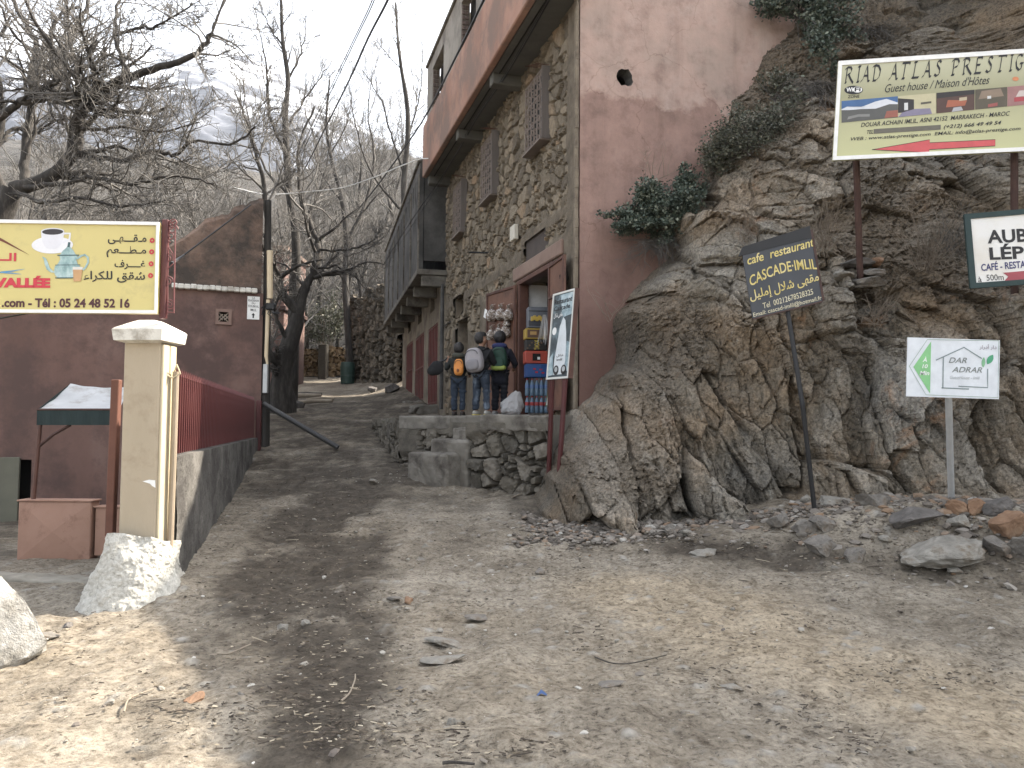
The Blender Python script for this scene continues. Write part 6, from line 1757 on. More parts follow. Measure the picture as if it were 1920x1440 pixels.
KINDS = [proc_tree('bare_tree', 'upright bare tree with steep fine branches in the grove', 31, 12, .17, 15, CFG2, 3, 'bare trees in the grove'),
         proc_tree('bare_tree', 'wide crooked bare tree with drooping twigs in the grove', 32, 9, .20, 13, CFG3, 3, 'bare trees in the grove'),
         proc_tree('bare_tree', 'tall thin bare tree with a whippy top in the grove', 33, 14, .15, 17, CFG2, 3, 'bare trees in the grove'),
         proc_tree('bare_tree', 'low bushy bare tree with many limbs in the grove', 34, 7, .15, 16, CFG3, 3, 'bare trees in the grove')]
rng_t = np.random.default_rng(77)
spots = [(-130, 24, 1, .9), (60, 30, 0, 1.0), (180, 27, 1, 1.0), (260, 34, 2, .95), (330, 26, 3, 1.1), (400, 31, 1, 1.05), (430, 38, 0, 1.0), (470, 29, 3, 1.0), (120, 38, 2, 1.0), (575, 50, 0, 1.0),
         (690, 49, 0, .9), (720, 50, 1, 1.1), (630, 52, 2, .9), (780, 48, 0, .9), (545, 45, 1, 1.0), (350, 44, 0, .9), (20, 42, 1, 1.1), (510, 52, 2, .8), (220, 50, 0, .9), (660, 56, 3, 1.3), (745, 54, 3, 1.3), (840, 52, 2, .85), (600, 58, 1, 1.2), (480, 44, 2, 1.0), (380, 52, 1, 1.2), (160, 33, 3, 1.2), (90, 46, 2, 1.0), (230, 30, 3, 1.2), (300, 55, 0, 1.2), (-100, 40, 1, 1.1), (640, 62, 0, 1.3), (700, 66, 2, 1.3), (560, 64, 1, 1.5), (765, 60, 1, 1.4), (670, 72, 1, 1.7), (600, 76, 2, 1.4), (-60, 32, 0, 1.0), (290, 40, 3, 1.2)]
for i, (px, Y, kd, sc) in enumerate(spots):
    o = KINDS[kd] if not KINDS[kd].get('used_') else copy_tree(KINDS[kd])
    p = pyx(px, Y); o.location = (p.x, p.y, gzf(p.x, p.y)); o.rotation_euler = (0, 0, rng_t.uniform(0, 6.28)); o.scale = (sc,) * 3
    KINDS[kd]['used_'] = 1
for o in list(bpy.data.objects):
    if 'used_' in o: del o['used_']

# ---------------------------------------------------------------- far wood up the slope: one mass
def far_wood():
    rng = np.random.default_rng(90)
    protos = []
    cf = dict(curl=0.16, up=0.05, n=[7, 6, 4], a0=0.35, a1=1.0, rmin=0.014, lmin=0.4)
    for s in range(4):
        out = []; H_ = 8.0
        tp = wander(rng, (0, 0, -0.3), (0, 0, 1), H_ * .8, 8, .07, .02); out.append((tp, list(np.linspace(.14, .03, 9)), 0))
        for k in range(9):
            u = 0.2 + 0.8 * k / 9; i = min(7, int(u * 8)); a = rng.uniform(0, 6.28); tl = rng.uniform(.5, 1.0)
            branch(rng, out, tp[i], (math.cos(a) * math.sin(tl), math.sin(a) * math.sin(tl), math.cos(tl)), H_ * rng.uniform(.3, .45), .05, 1, 3, cf)
        protos.append(tubes_np(out, lambda r: 5 if r > .05 else 3))
    Vs, Fs, n = [], [], 0
    cnt = 0
    while cnt < 110:
        px = rng.uniform(-250, 900); Y = rng.uniform(50, 150)
        p = pyx(px, Y); x = p.x + 0
        V, F = protos[rng.integers(4)]; s = rng.uniform(.7, 1.25); a = rng.uniform(0, 6.28)
        Vs.append(rotz(V * s, a) + np.array([x, Y, gzf(x, Y)])); Fs.append(F + n); n += len(V); cnt += 1
    # brush between the trunks
    br = []
    for k in range(900):
        px = rng.uniform(-200, 860); Y = rng.uniform(47, 110)
        p = pyx(px, Y); z = gzf(p.x, Y)
        for q in range(5):
            a = rng.uniform(0, 6.28); tl = rng.uniform(.1, .8); L = rng.uniform(.8, 2.4)
            br.append((wander(rng, (p.x + rng.normal(0, .3), Y + rng.normal(0, .3), z), (math.cos(a) * math.sin(tl), math.sin(a) * math.sin(tl), math.cos(tl)), L, 4, .16, .03), [.025, .02, .016, .013, .01], 0))
    V, F = tubes_np(br, lambda r: 3); Vs.append(V); Fs.append(F + n)
    return tag(np_mesh('distant_wood', np.concatenate(Vs), np.concatenate(Fs), M_TWIG), 'far wood of bare grey trees and brush up the slope', 'wood', kind='stuff')
far_wood()

# ---------------------------------------------------------------- undergrowth
def leaf_mat(name, cols):
    m, nt, b = new_mat(name)
    g = nt.nodes.new('ShaderNodeNewGeometry')
    c = ramp(nt, g.outputs['Random Per Island'], cols)
    nt.links.new(c, b.inputs['Base Color']); b.inputs['Roughness'].default_value = 0.6
    return m
M_EVERGREEN = leaf_mat('evergreen_leaf', [(0, (0.025, 0.038, 0.028)), (0.45, (0.055, 0.078, 0.058)), (0.8, (0.10, 0.125, 0.095)), (1, (0.20, 0.215, 0.165))])
M_DUSTYLEAF = leaf_mat('dusty_leaf', [(0, (0.035, 0.04, 0.027)), (0.5, (0.075, 0.082, 0.058)), (0.85, (0.13, 0.135, 0.10)), (1, (0.21, 0.20, 0.155))])
M_SPRING = leaf_mat('spring_leaf', [(0, (0.05, 0.055, 0.028)), (0.5, (0.095, 0.10, 0.06)), (1, (0.19, 0.19, 0.13))])

def bush(name, label, blobs, nleaf, lsize, seed, m, stem_m=None, nst=30, cat='bush', group=None, root=None, droop=0.0):
    """blobs: (centre, radius xyz); leaves spread unevenly through their volume, on real stems"""
    rng = np.random.default_rng(seed)
    base = Vector(root) if root is not None else Vector(blobs[0][0])
    t = thing(name, base, label, cat, group)
    tot = sum(b[1][0] * b[1][2] for b in blobs)
    stems, V, F, n = [], [], [], 0
    for c, rad in blobs:
        c = np.array(c); rad = np.array(rad)
        k = int(nleaf * rad[0] * rad[2] / tot)
        ks_ = max(4, int(nst * rad[0] * rad[2] / tot))
        tips = []
        for q in range(ks_):
            d = rng.normal(size=3); d /= np.linalg.norm(d); tip = c + d * rad * rng.uniform(.55, 1.15) - np.array([0, 0, droop * rng.random()])
            a = np.array(base) + rng.normal(0, .05, 3)
            mid = (a + tip) / 2 + rng.normal(0, .08, 3) * np.linalg.norm(rad)
            pth = smooth_path([a, mid, tip], 4); stems.append((pth, list(np.linspace(.010, .003, len(pth))), 1)); tips.append((mid, tip))
        for q in range(k):
            mid, tip = tips[rng.integers(len(tips))]
            u = rng.random() ** 0.6
            p = mid * (1 - u) + tip * u + rng.normal(0, .09, 3) * rad * 1.6
            d = rng.normal(size=3); d[2] = abs(d[2]) * .8; d /= np.linalg.norm(d)
            s = np.cross(d, rng.normal(size=3)); s /= np.linalg.norm(s) + 1e-9
            L = lsize * rng.uniform(.6, 1.4); w = L * .32
            up_ = np.cross(d, s) * L * .08
            V += [p, p + d * L * .5 + s * w + up_, p + d * L, p + d * L * .5 - s * w + up_]; F.append((n, n + 1, n + 2, n + 3)); n += 4
    if nleaf: np_mesh('foliage', np.array(V), np.array(F), m, t, smooth=False)
    VV, FF = tubes_np(stems, lambda r: 3); np_mesh('stems', VV, FF, stem_m or M_TWIG, t)
    return t
def rad(p, px_r, pz_r, dep=0.5): return (p, (px_r / F_PX * p.y, dep, pz_r / F_PX * p.y))
# light green shrubs behind the far wall, by the lane
for i, (px, py, Y, r, lab) in enumerate([(612, 590, 50, (42, 36), 'pale green shrub behind the sunlit dry stone wall'), (562, 610, 49.5, (26, 30), 'dark twiggy shrub between the forked tree and the sunlit wall'), (705, 585, 52, (34, 50), 'dim shrub above the shaded dry stone wall')]):
    p = P(px, py, Y); g = Vector((p.x, p.y, gzf(p.x, p.y)))
    bush('shrub', lab, [rad(p, *r, 1.0), rad(P(px + 24, py - 26, Y), r[0] * .6, r[1] * .6, .8), rad(P(px - 24, py + 16, Y), r[0] * .6, r[1] * .6, .8)], 2600 if i != 1 else 900, .14, 600 + i, [M_SPRING, M_DUSTYLEAF, M_EVERGREEN][i], M_PALETWIG, 60, root=g)

# ================================================================== FAR WALLS, TERRACED LANE EDGE
wl0, wl1 = pyx(545, 47), pyx(672, 47)
w0z = gzf(wl0.x, 47) - 0.3
FW = thing('dry_stone_wall', (wl0 + wl1) / 2 + UP * w0z, 'sunlit ochre dry stone wall across the far end of the lane', 'wall')
hW = P(600, 655, 47).z - w0z
masonry('stonework', Vector((wl0.x, 47, w0z)), Vector((1, 0, 0)), UP, Vector((0, -1, 0)), (wl1 - wl0).length, hW, M_OCHREWALL, FW, cell=(.42, .26), amp=.14, step=.06, seed=61, rag=.35)
b = MB(); b.box(Vector(((wl0.x + wl1.x) / 2, 47.35, w0z + hW / 2 - .15)), ((wl1 - wl0).length, .5, hW - .2)); b.build('core', M_OCHREWALL, FW)
pl0 = P(598, 735, 46.4); b = MB(); b.bbox((P(606, 645, 46.6) + P(606, 735, 46.6)) / 2, (.5, .6, (P(606, 645, 46.6).z - P(606, 735, 46.6).z)), None, .06); b.build('pier', M_DRYWALL, FW)
sa, sb = pyx(752, 36.6), pyx(652, 45.5)
dS = (sb - sa).normalized(); nS = Vector((-dS.y, dS.x, 0)); LS = (sb - sa).length
RW = thing('dry_stone_wall', (sa + sb) / 2 + UP * 3, 'tall shaded dry stone retaining wall right of the far lane', 'wall')
zA = gzf(sa.x, sa.y) - .6
masonry('stonework', Vector((sa.x, sa.y, zA)), dS, UP, nS, LS, 5.6, M_DRYWALL, RW, cell=(.5, .3), amp=.22, step=.06, seed=62, rag=.5)
b = MB(); b.box(Vector((sa.x, sa.y, zA + 2.4)) + dS * (LS / 2) - nS * .5, (LS, .8, 4.8), (dS, nS, UP)); b.build('core', M_DRYWALL, RW)
q = P(652, 690, 43); gq = Vector((q.x, q.y, gzf(q.x, q.y)))
b = MB(); b.lathe([(.0, 0), (.36, .01), (.38, .4), (.40, .42), (.38, .46), (.40, .9), (.37, 1.15), (.34, 1.17), (.33, 1.12), (0, 1.11)], gq, sides=20)

tag(b.build('barrel', mat('dark_green_drum', [(0.02, 0.045, 0.035), (0.03, 0.06, 0.05)], 3, .6, .1), base=gq, smooth=False), 'dark green barrel against the shaded stone wall at the lane end', 'barrel')
# second pink house glimpsed through the tree
hx0, hx1 = pyx(490, 40), pyx(548, 40)
ph2 = thing('pink_house', (hx0 + hx1) / 2 + UP * 2, 'distant dull pink house half hidden behind the forked tree', 'house')
b = MB(); z0_ = gzf(hx1.x, 40) - .5; z1_ = P(520, 470, 40).z
b.bbox(Vector((hx0.x - 1.8, 42, (z0_ + z1_) / 2)), (hx1.x - hx0.x + 4.2, 4, z1_ - z0_), None, .03); b.build('wall', M_PINK, ph2)
b = MB(); b.bbox(Vector((hx0.x - 1.8, 41.9, P(520, 578, 40).z)), (hx1.x - hx0.x + 4.5, 4.3, .25), None, .03); b.build('floor_band', M_BROWNPOST, ph2)
b = MB(); b.bbox(Vector((hx0.x - 1.8, 42, z1_ + .1)), (hx1.x - hx0.x + 4.6, 4.4, .25), None, .03); b.build('roof', M_RUIN, ph2)
# woodpile and rubble at the foot of the forked tree
lg = ground_hit(575, 745)
wp = []
for k, (x, y, L_, a_, rr_, col) in enumerate([(560, 742, 1.7, .25, .09, M_PALETWIG), (590, 752, 1.3, -.15, .07, M_PALETWIG), (572, 738, 1.4, .6, .08, M_BARK), (600, 746, 1.0, .1, .06, M_PALETWIG)]):
    c = ground_hit(x, y + 8) + UP * (rr_ + .05)
    d = Vector((math.cos(a_), math.sin(a_), .05)) * (L_ / 2)
    b = MB(); b.tube([c - d, c + Vector((0, 0, .03)), c + d], [rr_, rr_ * 1.05, rr_ * .8], 8)
    tag(b.build('log', col, base=c), ['longest pale log lying beside the forked tree', 'pale log lying nearest the lane by the forked tree', 'dark log leaning in the heap behind the pale ones', 'thin pale log at the lane end of the heap'][k], 'log', 'logs beside the forked tree')
for k, (px, py, s, lab) in enumerate([(505, 752, .55, 'dark boulder left of the forked tree foot'), (560, 765, .4, 'grey boulder right of the forked tree foot'), (735, 735, .5, 'rough stone at the foot of the shaded retaining wall'), (700, 735, .42, 'small stone fallen below the shaded retaining wall')]):
    stone_at(ground_hit(px, py), (s * 1.3, s, s * .9), 620 + k, M_DARKSTONE, lab)
# ================================================================== SIGNS ON THE RIGHT
def _bpx(s, px, py):
    p = hit_plane(px, py, s.o, s.n) - s.o
    rr, ru, uu = s.r.dot(s.r), s.r.dot(s.u), s.u.dot(s.u)
    pr_, pu = p.dot(s.r), p.dot(s.u); det = rr * uu - ru * ru
    return ((pr_ * uu - pu * ru) / det, (pu * rr - pr_ * ru) / det)
Board.px = _bpx
def _tpx(s, mb, body, x0, y0, x1, ytop, slope=0.0, k=0.004, shear=0.0, bold=0.0, arc=0.0):
    a0, b0 = s.px(x0, y0); _, b1 = s.px(x0, ytop); a1, b2 = s.px(x1, y0 + slope * (x1 - x0))
    vs, fs_ = text_mesh(body, 1.0, shear, bold)
    X0 = min(v[0] for v in vs); X1 = max(v[0] for v in vs); Y0 = min(v[1] for v in vs); Y1 = max(v[1] for v in vs)
    out = []
    for x, y in vs:
        tx, ty = (x - X0) / (X1 - X0), (y - Y0) / (Y1 - Y0)
        out.append(s.pt(a0 + (a1 - a0) * tx, b0 + (b2 - b0) * tx + (b1 - b0) * ty + arc * (1 - 4 * (tx - .5) ** 2), k))
    return mb.add(out, fs_)
Board.tpx = _tpx
def _ppx(s, mb, pts, k=0.004): return s.fan(mb, [s.px(*q) for q in pts], k)
Board.ppx = _ppx
def _qpx(s, mb, pts, k=0.004):
    return mb.add([s.pt(*s.px(*q), k) for q in pts], [tuple(range(len(pts)))])
Board.qpx = _qpx
def _spx(s, mb, pts, w, k=0.004, taper=False): return s.stroke(mb, [s.px(*q) for q in pts], w, k, taper)
Board.spx = _spx

# ---- guest house sign
RB = Board(P(1561, 301, 9.35), P(1965, 281.5, 9.0), P(1572, 115, 9.38))
riad = thing('guest_house_sign', RB.pt(.5, 0) - UP * 1.2, 'large olive guest house sign with photo strip and red arrow on rusty posts', 'sign')
def olive():
    m, nt, b = new_mat('olive_print')
    tc = nt.nodes.new('ShaderNodeTexCoord'); sp = nt.nodes.new('ShaderNodeSeparateXYZ'); nt.links.new(tc.outputs['Generated'], sp.inputs['Vector'])
    c = ramp(nt, sp.outputs['Z'], [(0.0, (0.50, 0.50, 0.27)), (0.35, (0.44, 0.43, 0.25)), (0.62, (0.33, 0.32, 0.19)), (0.85, (0.44, 0.43, 0.29)), (1, (0.48, 0.47, 0.33))])
    nt.links.new(c, b.inputs['Base Color']); b.inputs['Roughness'].default_value = 0.45
    return m
b = MB(); RB.slab(b, 0, 0, 1, 1, -0.03, 0); b.build('panel', olive(), riad)
b = MB()
for q in ((0, 0, 1, .038), (0, .955, 1, 1), (0, .038, .018, .955), (.985, .038, 1, .955)): RB.slab(b, *q, 0.001, 0.012)
b.build('frame', M_WHITE, riad)
for px_, yt_, yb_ in ((1598, 296, 500), (1901, 284, 545)):
    rk = rock_hit(px_, yb_); Yp_ = RB.pt(.5, .5).y + .05
    top_p = RB.pt(RB.px(px_, yt_)[0], .6, -.055)
    b = MB(); e_ = Vector((rk.x, min(rk.y, top_p.y + .75), rk.z - .3)); b.tube([e_, top_p], 0.042, 8)
    b.build('post', M_BROWNPOST, riad)
# calligraphic capitals drawn with a broad pen on a unit square (x right, y up)
NIB = {
 'R': [[(.12, 0), (.25, 1)], [(.05, 0), (.22, 0)], [(.02, .86), (.25, 1), (.62, .98), (.74, .82), (.62, .60), (.28, .50)], [(.42, .50), (.66, .2), (.92, -.06)]],
 'I': [[(.34, 0), (.52, 1)], [(.18, 0), (.52, 0)], [(.34, 1), (.72, 1)]],
 'A': [[(-.06, -.02), (.18, .12), (.62, 1.02)], [(.62, 1.02), (.74, 0), (.9, 0)], [(.28, .36), (.72, .36)]],
 'D': [[(.14, 0), (.28, 1)], [(.04, .9), (.28, 1), (.66, .94), (.86, .64), (.74, .22), (.42, 0), (.08, 0)]],
 'T': [[(.32, 0), (.52, 1)], [(.18, 0), (.48, 0)], [(.08, .84), (.2, 1), (.98, 1), (1.0, .9)]],
 'L': [[(.22, .0), (.42, 1)], [(.28, 1), (.6, 1)], [(.06, .02), (.22, 0), (.78, 0), (.9, .14)]],
 'S': [[(.76, .86), (.62, 1.0), (.38, .92), (.34, .72), (.62, .42), (.58, .12), (.3, 0), (.08, .12)]],
 'P': [[(.16, 0), (.3, 1)], [(.04, 0), (.34, 0)], [(.06, .86), (.3, 1), (.68, .98), (.82, .78), (.66, .54), (.32, .46)]],
 'E': [[(.2, 0), (.36, 1)], [(.36, 1), (.84, 1), (.86, .9)], [(.28, .52), (.66, .52)], [(.06, 0), (.74, 0), (.84, .12)]],
 'G': [[(.84, .86), (.66, 1), (.38, .9), (.2, .56), (.26, .18), (.5, 0), (.74, .1), (.78, .42)], [(.6, .42), (.94, .42)]]}
b = MB(); word = 'RIAD ATLAS PRESTIGE'
adv = {'I': .52, ' ': .55}; tot_ = sum(adv.get(c, 1.0) for c in word); xx = 0
a0_, b0_ = RB.px(1583, 155.5); _, b1_ = RB.px(1583, 127); a1_, b2_ = RB.px(1944, 129)
for ch in word:
    w_ = adv.get(ch, 1.0)
    for st_ in NIB.get(ch, []):
        pts_ = []
        for x, y in st_:
            t_ = (xx + x * .86 * (1 if ch != 'I' else .75)) / tot_
            pts_.append((a0_ + (a1_ - a0_) * t_, b0_ + (b2_ - b0_) * t_ + (b1_ - b0_) * y))
        RB.nib(b, pts_, (.0027, .011))
    xx += w_
b.build('title', M_INK, riad)
SL = -0.058
b = MB()
RB.tpx(b, "Guest house / Maison d'Hôtes", 1659, 174, 1855, 158, -.085, shear=.35)
RB.tpx(b, 'DOUAR ACHAIN IMLIL, ASNI 42152  MARRAKECH - MAROC', 1614, 240, 1893, 230.5, -.078, shear=.2, bold=.012)
RB.tpx(b, 'TEL', 1625, 251.5, 1637, 244.5, -.06, shear=.25, bold=.015)
RB.tpx(b, '(+212) 666 49 49 54', 1769, 243.5, 1877, 234.5, -.075, shear=.25, bold=.02)
RB.tpx(b, 'WEB : www.atlas-prestige.com  EMAIL: info@atlas-prestige.com', 1594.5, 266, 1913, 257.5, -.063, shear=.2, bold=.01)
RB.tpx(b, 'ZONE', 1589.5, 184.5, 1611, 179, -.05, bold=.01)
RB.ppx(b, arc_pts(1600.5, 169, 17.5, 8.2, 0, 360, 28), .003)
b.build('lettering', M_INK, riad)
b = MB(); RB.ppx(b, arc_pts(1607.5, 168.3, 9, 5.6, 0, 360, 18), .0036); RB.tpx(b, 'Wi', 1586.5, 172.5, 1598.5, 164.5, -.05, k=.0036, bold=.03); b.build('wifi_badge', M_WHITE, riad)
b = MB(); RB.tpx(b, 'Fi', 1602, 172, 1613.5, 164, -.05, k=.0042, bold=.03); b.build('wifi_letters', M_INK, riad)
b = MB(); RB.qpx(b, [(1638, 251), (1763.7, 243.2), (1763.7, 234.2), (1638, 242.3)], .004); b.build('covered_number', flat('grey_patch', (0.13, 0.12, 0.095), .6), riad)
arrow = [(1635, 280.7), (1743, 262), (1743, 267.8), (1866, 261.9), (1865.7, 273.8), (1742.3, 280.7), (1742, 286.6)]
b = MB(); RB.qpx(b, [arrow[0], arrow[6], arrow[5], arrow[2], arrow[1]], .0034); RB.qpx(b, [arrow[2], arrow[5], arrow[4], arrow[3]], .0035); b.build('red_arrow', flat('arrow_red', (0.55, 0.09, 0.095), .5), riad)
b = MB()
RB.spx(b, arrow + [arrow[0]], .006, .0045); b.build('arrow_outline', M_INK, riad)
# photograph strip: small printed scenes
def strip(x0, x1): 
    f = lambda x: (189.6 - .0857 * (x - 1578.6), 230.3 - .0985 * (x - 1578.6))
    return [(x0, f(x0)[1]), (x1, f(x1)[1]), (x1, f(x1)[0]), (x0, f(x0)[0])]
def inside(x0, x1, u, v):
    q = strip(x0, x1); return (q[0][0] + (q[1][0] - q[0][0]) * u, (q[0][1] * (1 - u) + q[1][1] * u) * (1 - v) + (q[3][1] * (1 - u) + q[2][1] * u) * v)
def printed(nm, x0, x1, base_m, shapes):
    q = MB(); RB.qpx(q, strip(x0, x1), .003); o = q.build(nm, base_m, riad)
    for k, (m_, pl_) in enumerate(shapes):
        q = MB(); RB.ppx(q, [inside(x0, x1, u, v) for u, v in pl_], .0034 + .0004 * k); q.build('print_patch', m_, o)
F = flat
printed('mountain_photo', 1577.8, 1683.2, F('p_blue', (.06, .13, .28)), [
    (F('p_snow', (.62, .64, .68)), [(0, .62), (.1, .72), (.25, .62), (.4, .68), (.6, .84), (.8, .92), (1, .7), (1, .3), (0, .3)]), (F('p_slope', (.10, .10, .095)), [(0, .0), (1, .0), (1, .62), (.85, .66), (.62, .5), (.35, .55), (.15, .55), (0, .58)]),
    (F('p_village', (.22, .22, .21)), [(.1, .12), (.3, .2), (.5, .16), (.5, .28), (.3, .32), (.12, .25)]), (F('p_red', (.30, .11, .08)), [(.76, .02), (1, .02), (1, .34), (.8, .34)])])
printed('bedroom_photo', 1683.9, 1754.5, F('p_cream', (.50, .46, .30)), [(F('p_dark', (.035, .03, .03)), [(0, .2), (.42, .2), (.42, .78), (0, .9)]), (F('p_white', (.6, .6, .6)), [(.16, .3), (.26, .3), (.26, .65), (.16, .65)]), (F('p_lilac', (.22, .20, .28)), [(0, 0), (.9, 0), (.85, .28), (.45, .32), (.1, .2)]), (F('p_frame', (.10, .09, .07)), [(.6, .5), (.88, .52), (.88, .62), (.6, .6)])])
printed('salon_photo', 1755.6, 1827, F('p_brown', (.09, .05, .04)), [(F('p_red2', (.36, .12, .07)), [(.25, .25), (.75, .25), (.8, .5), (.3, .6)]), (F('p_cream2', (.48, .40, .28)), [(.6, .5), (.8, .52), (.8, .68), (.6, .66)]), (F('p_dark', (.03, .03, .03)), [(0, .72), (1, .78), (1, 1), (0, 1)]), (F('p_stripe', (.4, .4, .42)), [(.4, 0), (.7, .02), (.65, .22), (.45, .2)])])
printed('lounge_photo', 1828.3, 1888, F('p_olive', (.10, .085, .06)), [(F('p_drape', (.24, .18, .13)), [(.1, .5), (.9, .55), (.8, .95), (.2, .9)]), (F('p_white', (.6, .6, .6)), [(.38, .48), (.5, .48), (.5, .62), (.38, .62)]), (F('p_red3', (.3, .09, .08)), [(.4, .05), (.7, .08), (.7, .25), (.4, .2)])])
printed('pink_room_photo', 1888.6, 1952, F('p_pinkroom', (.32, .17, .16)), [(F('p_white2', (.55, .48, .44)), [(.25, .45), (.8, .45), (.7, .75), (.35, .75)]), (F('p_redbed', (.36, .06, .07)), [(.2, .2), (.9, .2), (.9, .42), (.2, .42)])])
b = MB(); RB.ppx(b, arc_pts(1904, 148, 6, 4, 0, 360, 14), .0034); b.build('orange_mark', F('p_orange', (.58, .22, .10)), riad)

# ---- auberge sign
AB = Board(P(1819, 541, 9.0), P(2035, 526, 8.75), P(1807, 402, 9.0))
aub = thing('auberge_sign', AB.pt(.5, 0), 'white auberge sign in a dark green frame hanging below the big olive one', 'sign')
b = MB(); AB.slab(b, 0.04, .05, .96, .95, -.02, 0); b.build('panel', mat('aged_white_enamel', [(.62, .56, .46), (.74, .73, .70), (.76, .75, .73)], 1.6, .5, .03, spread=.3), aub)
b = MB()
for q in ((0, 0, 1, .07), (0, .93, 1, 1), (0, .07, .055, .93), (.945, .07, 1, .93)): AB.slab(b, *q, -.03, .015)
b.build('frame', mat('bottle_green_paint', [(.012, .03, .03), (.02, .045, .043)], 4, .6, .1), aub)
b = MB(); AB.tpx(b, 'AUBERGE', 1852, 457, 2018, 431.5, -.045, bold=.03); AB.tpx(b, 'LÉPINEY'[:3], 1856, 487.5, 1921, 458, -.04, bold=.03); AB.tpx(b, 'à', 1834, 529, 1841, 519, 0); AB.tpx(b, '500m', 1850, 526.5, 1882, 515, -.04); b.build('black_lettering', M_INK, aub)
b = MB(); AB.tpx(b, 'CAFÉ - RESTAURANT', 1840, 508.5, 1970, 492, -.08, bold=.02); b.build('blue_lettering', F('navy_ink', (.03, .03, .13), .5), aub)
b = MB(); AB.qpx(b, [(1880.5, 511.5), (1890, 518.7), (1882.5, 527.5), (1980, 520), (2005, 511), (1980, 503)], .004); b.build('red_arrow', F('arrow_red2', (.34, .07, .085), .5), aub)

# ---- hand painted cascade sign
CB = Board(P(1411.5, 597, 8.95), P(1542, 564, 8.95), P(1391, 470, 9.0))
CB.u = P(1391, 470, 9.0) - CB.o
cas = thing('cascade_sign', ground_hit(1530, 958), 'tilted black hand painted café sign with yellow letters on a thin leaning pole', 'sign')
b = MB(); CB.slab(b, 0, 0, 1, 1.0, -.02, 0); b.build('panel', mat('slate_black_paint', [(.028, .031, .036), (.042, .046, .054), (.055, .06, .07)], 2.2, .55, .1, stretch=(1, 1, .3)), cas)
b = MB(); CB.poly(b, [(-.06, .93), (0.02, 1.05), (1.0, 1.11), (1.0, .93)], -.03, .006); b.build('top_strip', M_BLACK, cas)
b = MB(); CB.slab(b, 1.0, -.0, 1.03, 1.05, -.02, .006); CB.slab(b, 0, -.02, 1, 0, -.02, .004); b.build('edge_batten', M_BROWNPOST, cas)
b = MB(); pb = ground_hit(1530, 958); b.tube([pb - UP * .15, P(1505, 760, 8.85), CB.pt(.52, .0, -.05), CB.pt(.5, .6, -.05)], .026, 10); b.build('pole', M_BLACK, cas)
M_YPAINT = mat('yellow_brush_paint', [(.50, .39, .10), (.60, .49, .17), (.66, .58, .33)], 9, .6, .05)
b = MB()
CB.tpx(b, 'cafe  restaurant', 1402, 497, 1527, 480, -.285, shear=.15, bold=.012)
CB.tpx(b, 'CASCADE·IMLIL', 1407, 538, 1532, 518, -.262, bold=.012, arc=.075)
CB.tpx(b, '\ufede\ufef4\ufee0\ufee3\ufe87 \ufedd\ufefc\ufeb7 \ufef0\ufeec\ufed8\ufee3', 1408, 569, 1537, 545, -.285, bold=.012)
b.build('yellow_lettering', M_YPAINT, cas)
b = MB()
CB.tpx(b, 'Tel  00212678528325', 1431, 579, 1525, 568, -.29, bold=.006)
CB.tpx(b, 'Email: cascad-imlil@hotmail.fr', 1413, 596.5, 1541, 586, -.255, bold=.006)
b.build('pale_lettering', mat('pale_brush_paint', [(.50, .45, .28), (.62, .58, .44)], 9, .6, .05), cas)

# ---- small green and white sign
DB = Board(P(1699.4, 743, 8.15), P(1873, 748.5, 8.15), P(1702, 632.5, 8.15))
dar = thing('direction_sign', ground_hit(1784, 934), 'small white guest house sign with a green arrow on a grey steel post', 'sign')
b = MB(); DB.slab(b, 0, 0, 1, 1, -.012, 0); b.build('panel', F('cool_white', (.66, .69, .72), .45), dar)
b = MB(); p_ = ground_hit(1784, 934); b.tube([p_ - UP * .2, DB.pt(*DB.px(1783, 744), -.045), DB.pt(*DB.px(1783, 700), -.045)], .034, 14); b.build('post', mat('galvanised', [(.40, .41, .41), (.52, .53, .53)], 6, .45, .03, metal=.2), dar)
b = MB(); DB.qpx(b, [(1712.4, 688), (1743.6, 738), (1745.7, 639.8)], .003); b.build('green_arrow', F('leaf_green_print', (.22, .50, .22), .5), dar)
b = MB(); DB.spx(b, [(1872.6, 639), (1738.4, 636.7), (1704.6, 686.7), (1735.8, 740.3), (1870.7, 745.5), (1872.6, 639)], .006)
b.build('border_line', F('sage_line', (.27, .36, .30), .5), dar)
b = MB()
for pts in ([(1755, 675.2), (1807.2, 651.3), (1840, 672)], [(1768.6, 670.5), (1767.6, 727.3)], [(1765.5, 727.3), (1816, 729.4)], [(1797.3, 724.2), (1851.5, 726.8), (1851.5, 692)]): DB.spx(b, pts, .011)
b.build('house_outline', F('grey_green_line', (.20, .25, .25), .5), dar)
b = MB()
DB.tpx(b, 'DAR', 1778.5, 680.3, 1812.4, 670, .02, shear=.3, bold=.012); DB.tpx(b, 'ADRAR', 1784.3, 697.8, 1841, 687.6, .02, shear=.3, bold=.012)
b.build('name_lettering', F('grey_print', (.20, .22, .21), .5), dar)
b = MB(); DB.tpx(b, 'GuestHouse - Imlil', 1780.6, 710.5, 1837, 704.5, .02, shear=.3); b.build('tagline', F('pale_grey_print', (.40, .42, .42), .5), dar)
b = MB(); DB.tpx(b, '\ufead\ufe8d\ufead\ufea9\ufe83 \ufead\ufe8d\ufea9', 1836, 656, 1868, 645, .02, bold=.01); b.build('corner_mark', F('mauve_print', (.30, .26, .29), .5), dar)
b = MB(); DB.tpx(b, 'À', 1729.5, 678.5, 1737.5, 669, 0, k=.005, shear=.2, bold=.02); DB.tpx(b, '10', 1728.5, 690.5, 1739, 683, 0, k=.005, shear=.2, bold=.02); DB.tpx(b, 'Min', 1724, 703.5, 1742, 695.5, 0, k=.005, shear=.2, bold=.02); b.build('white_lettering', M_WHITE, dar)
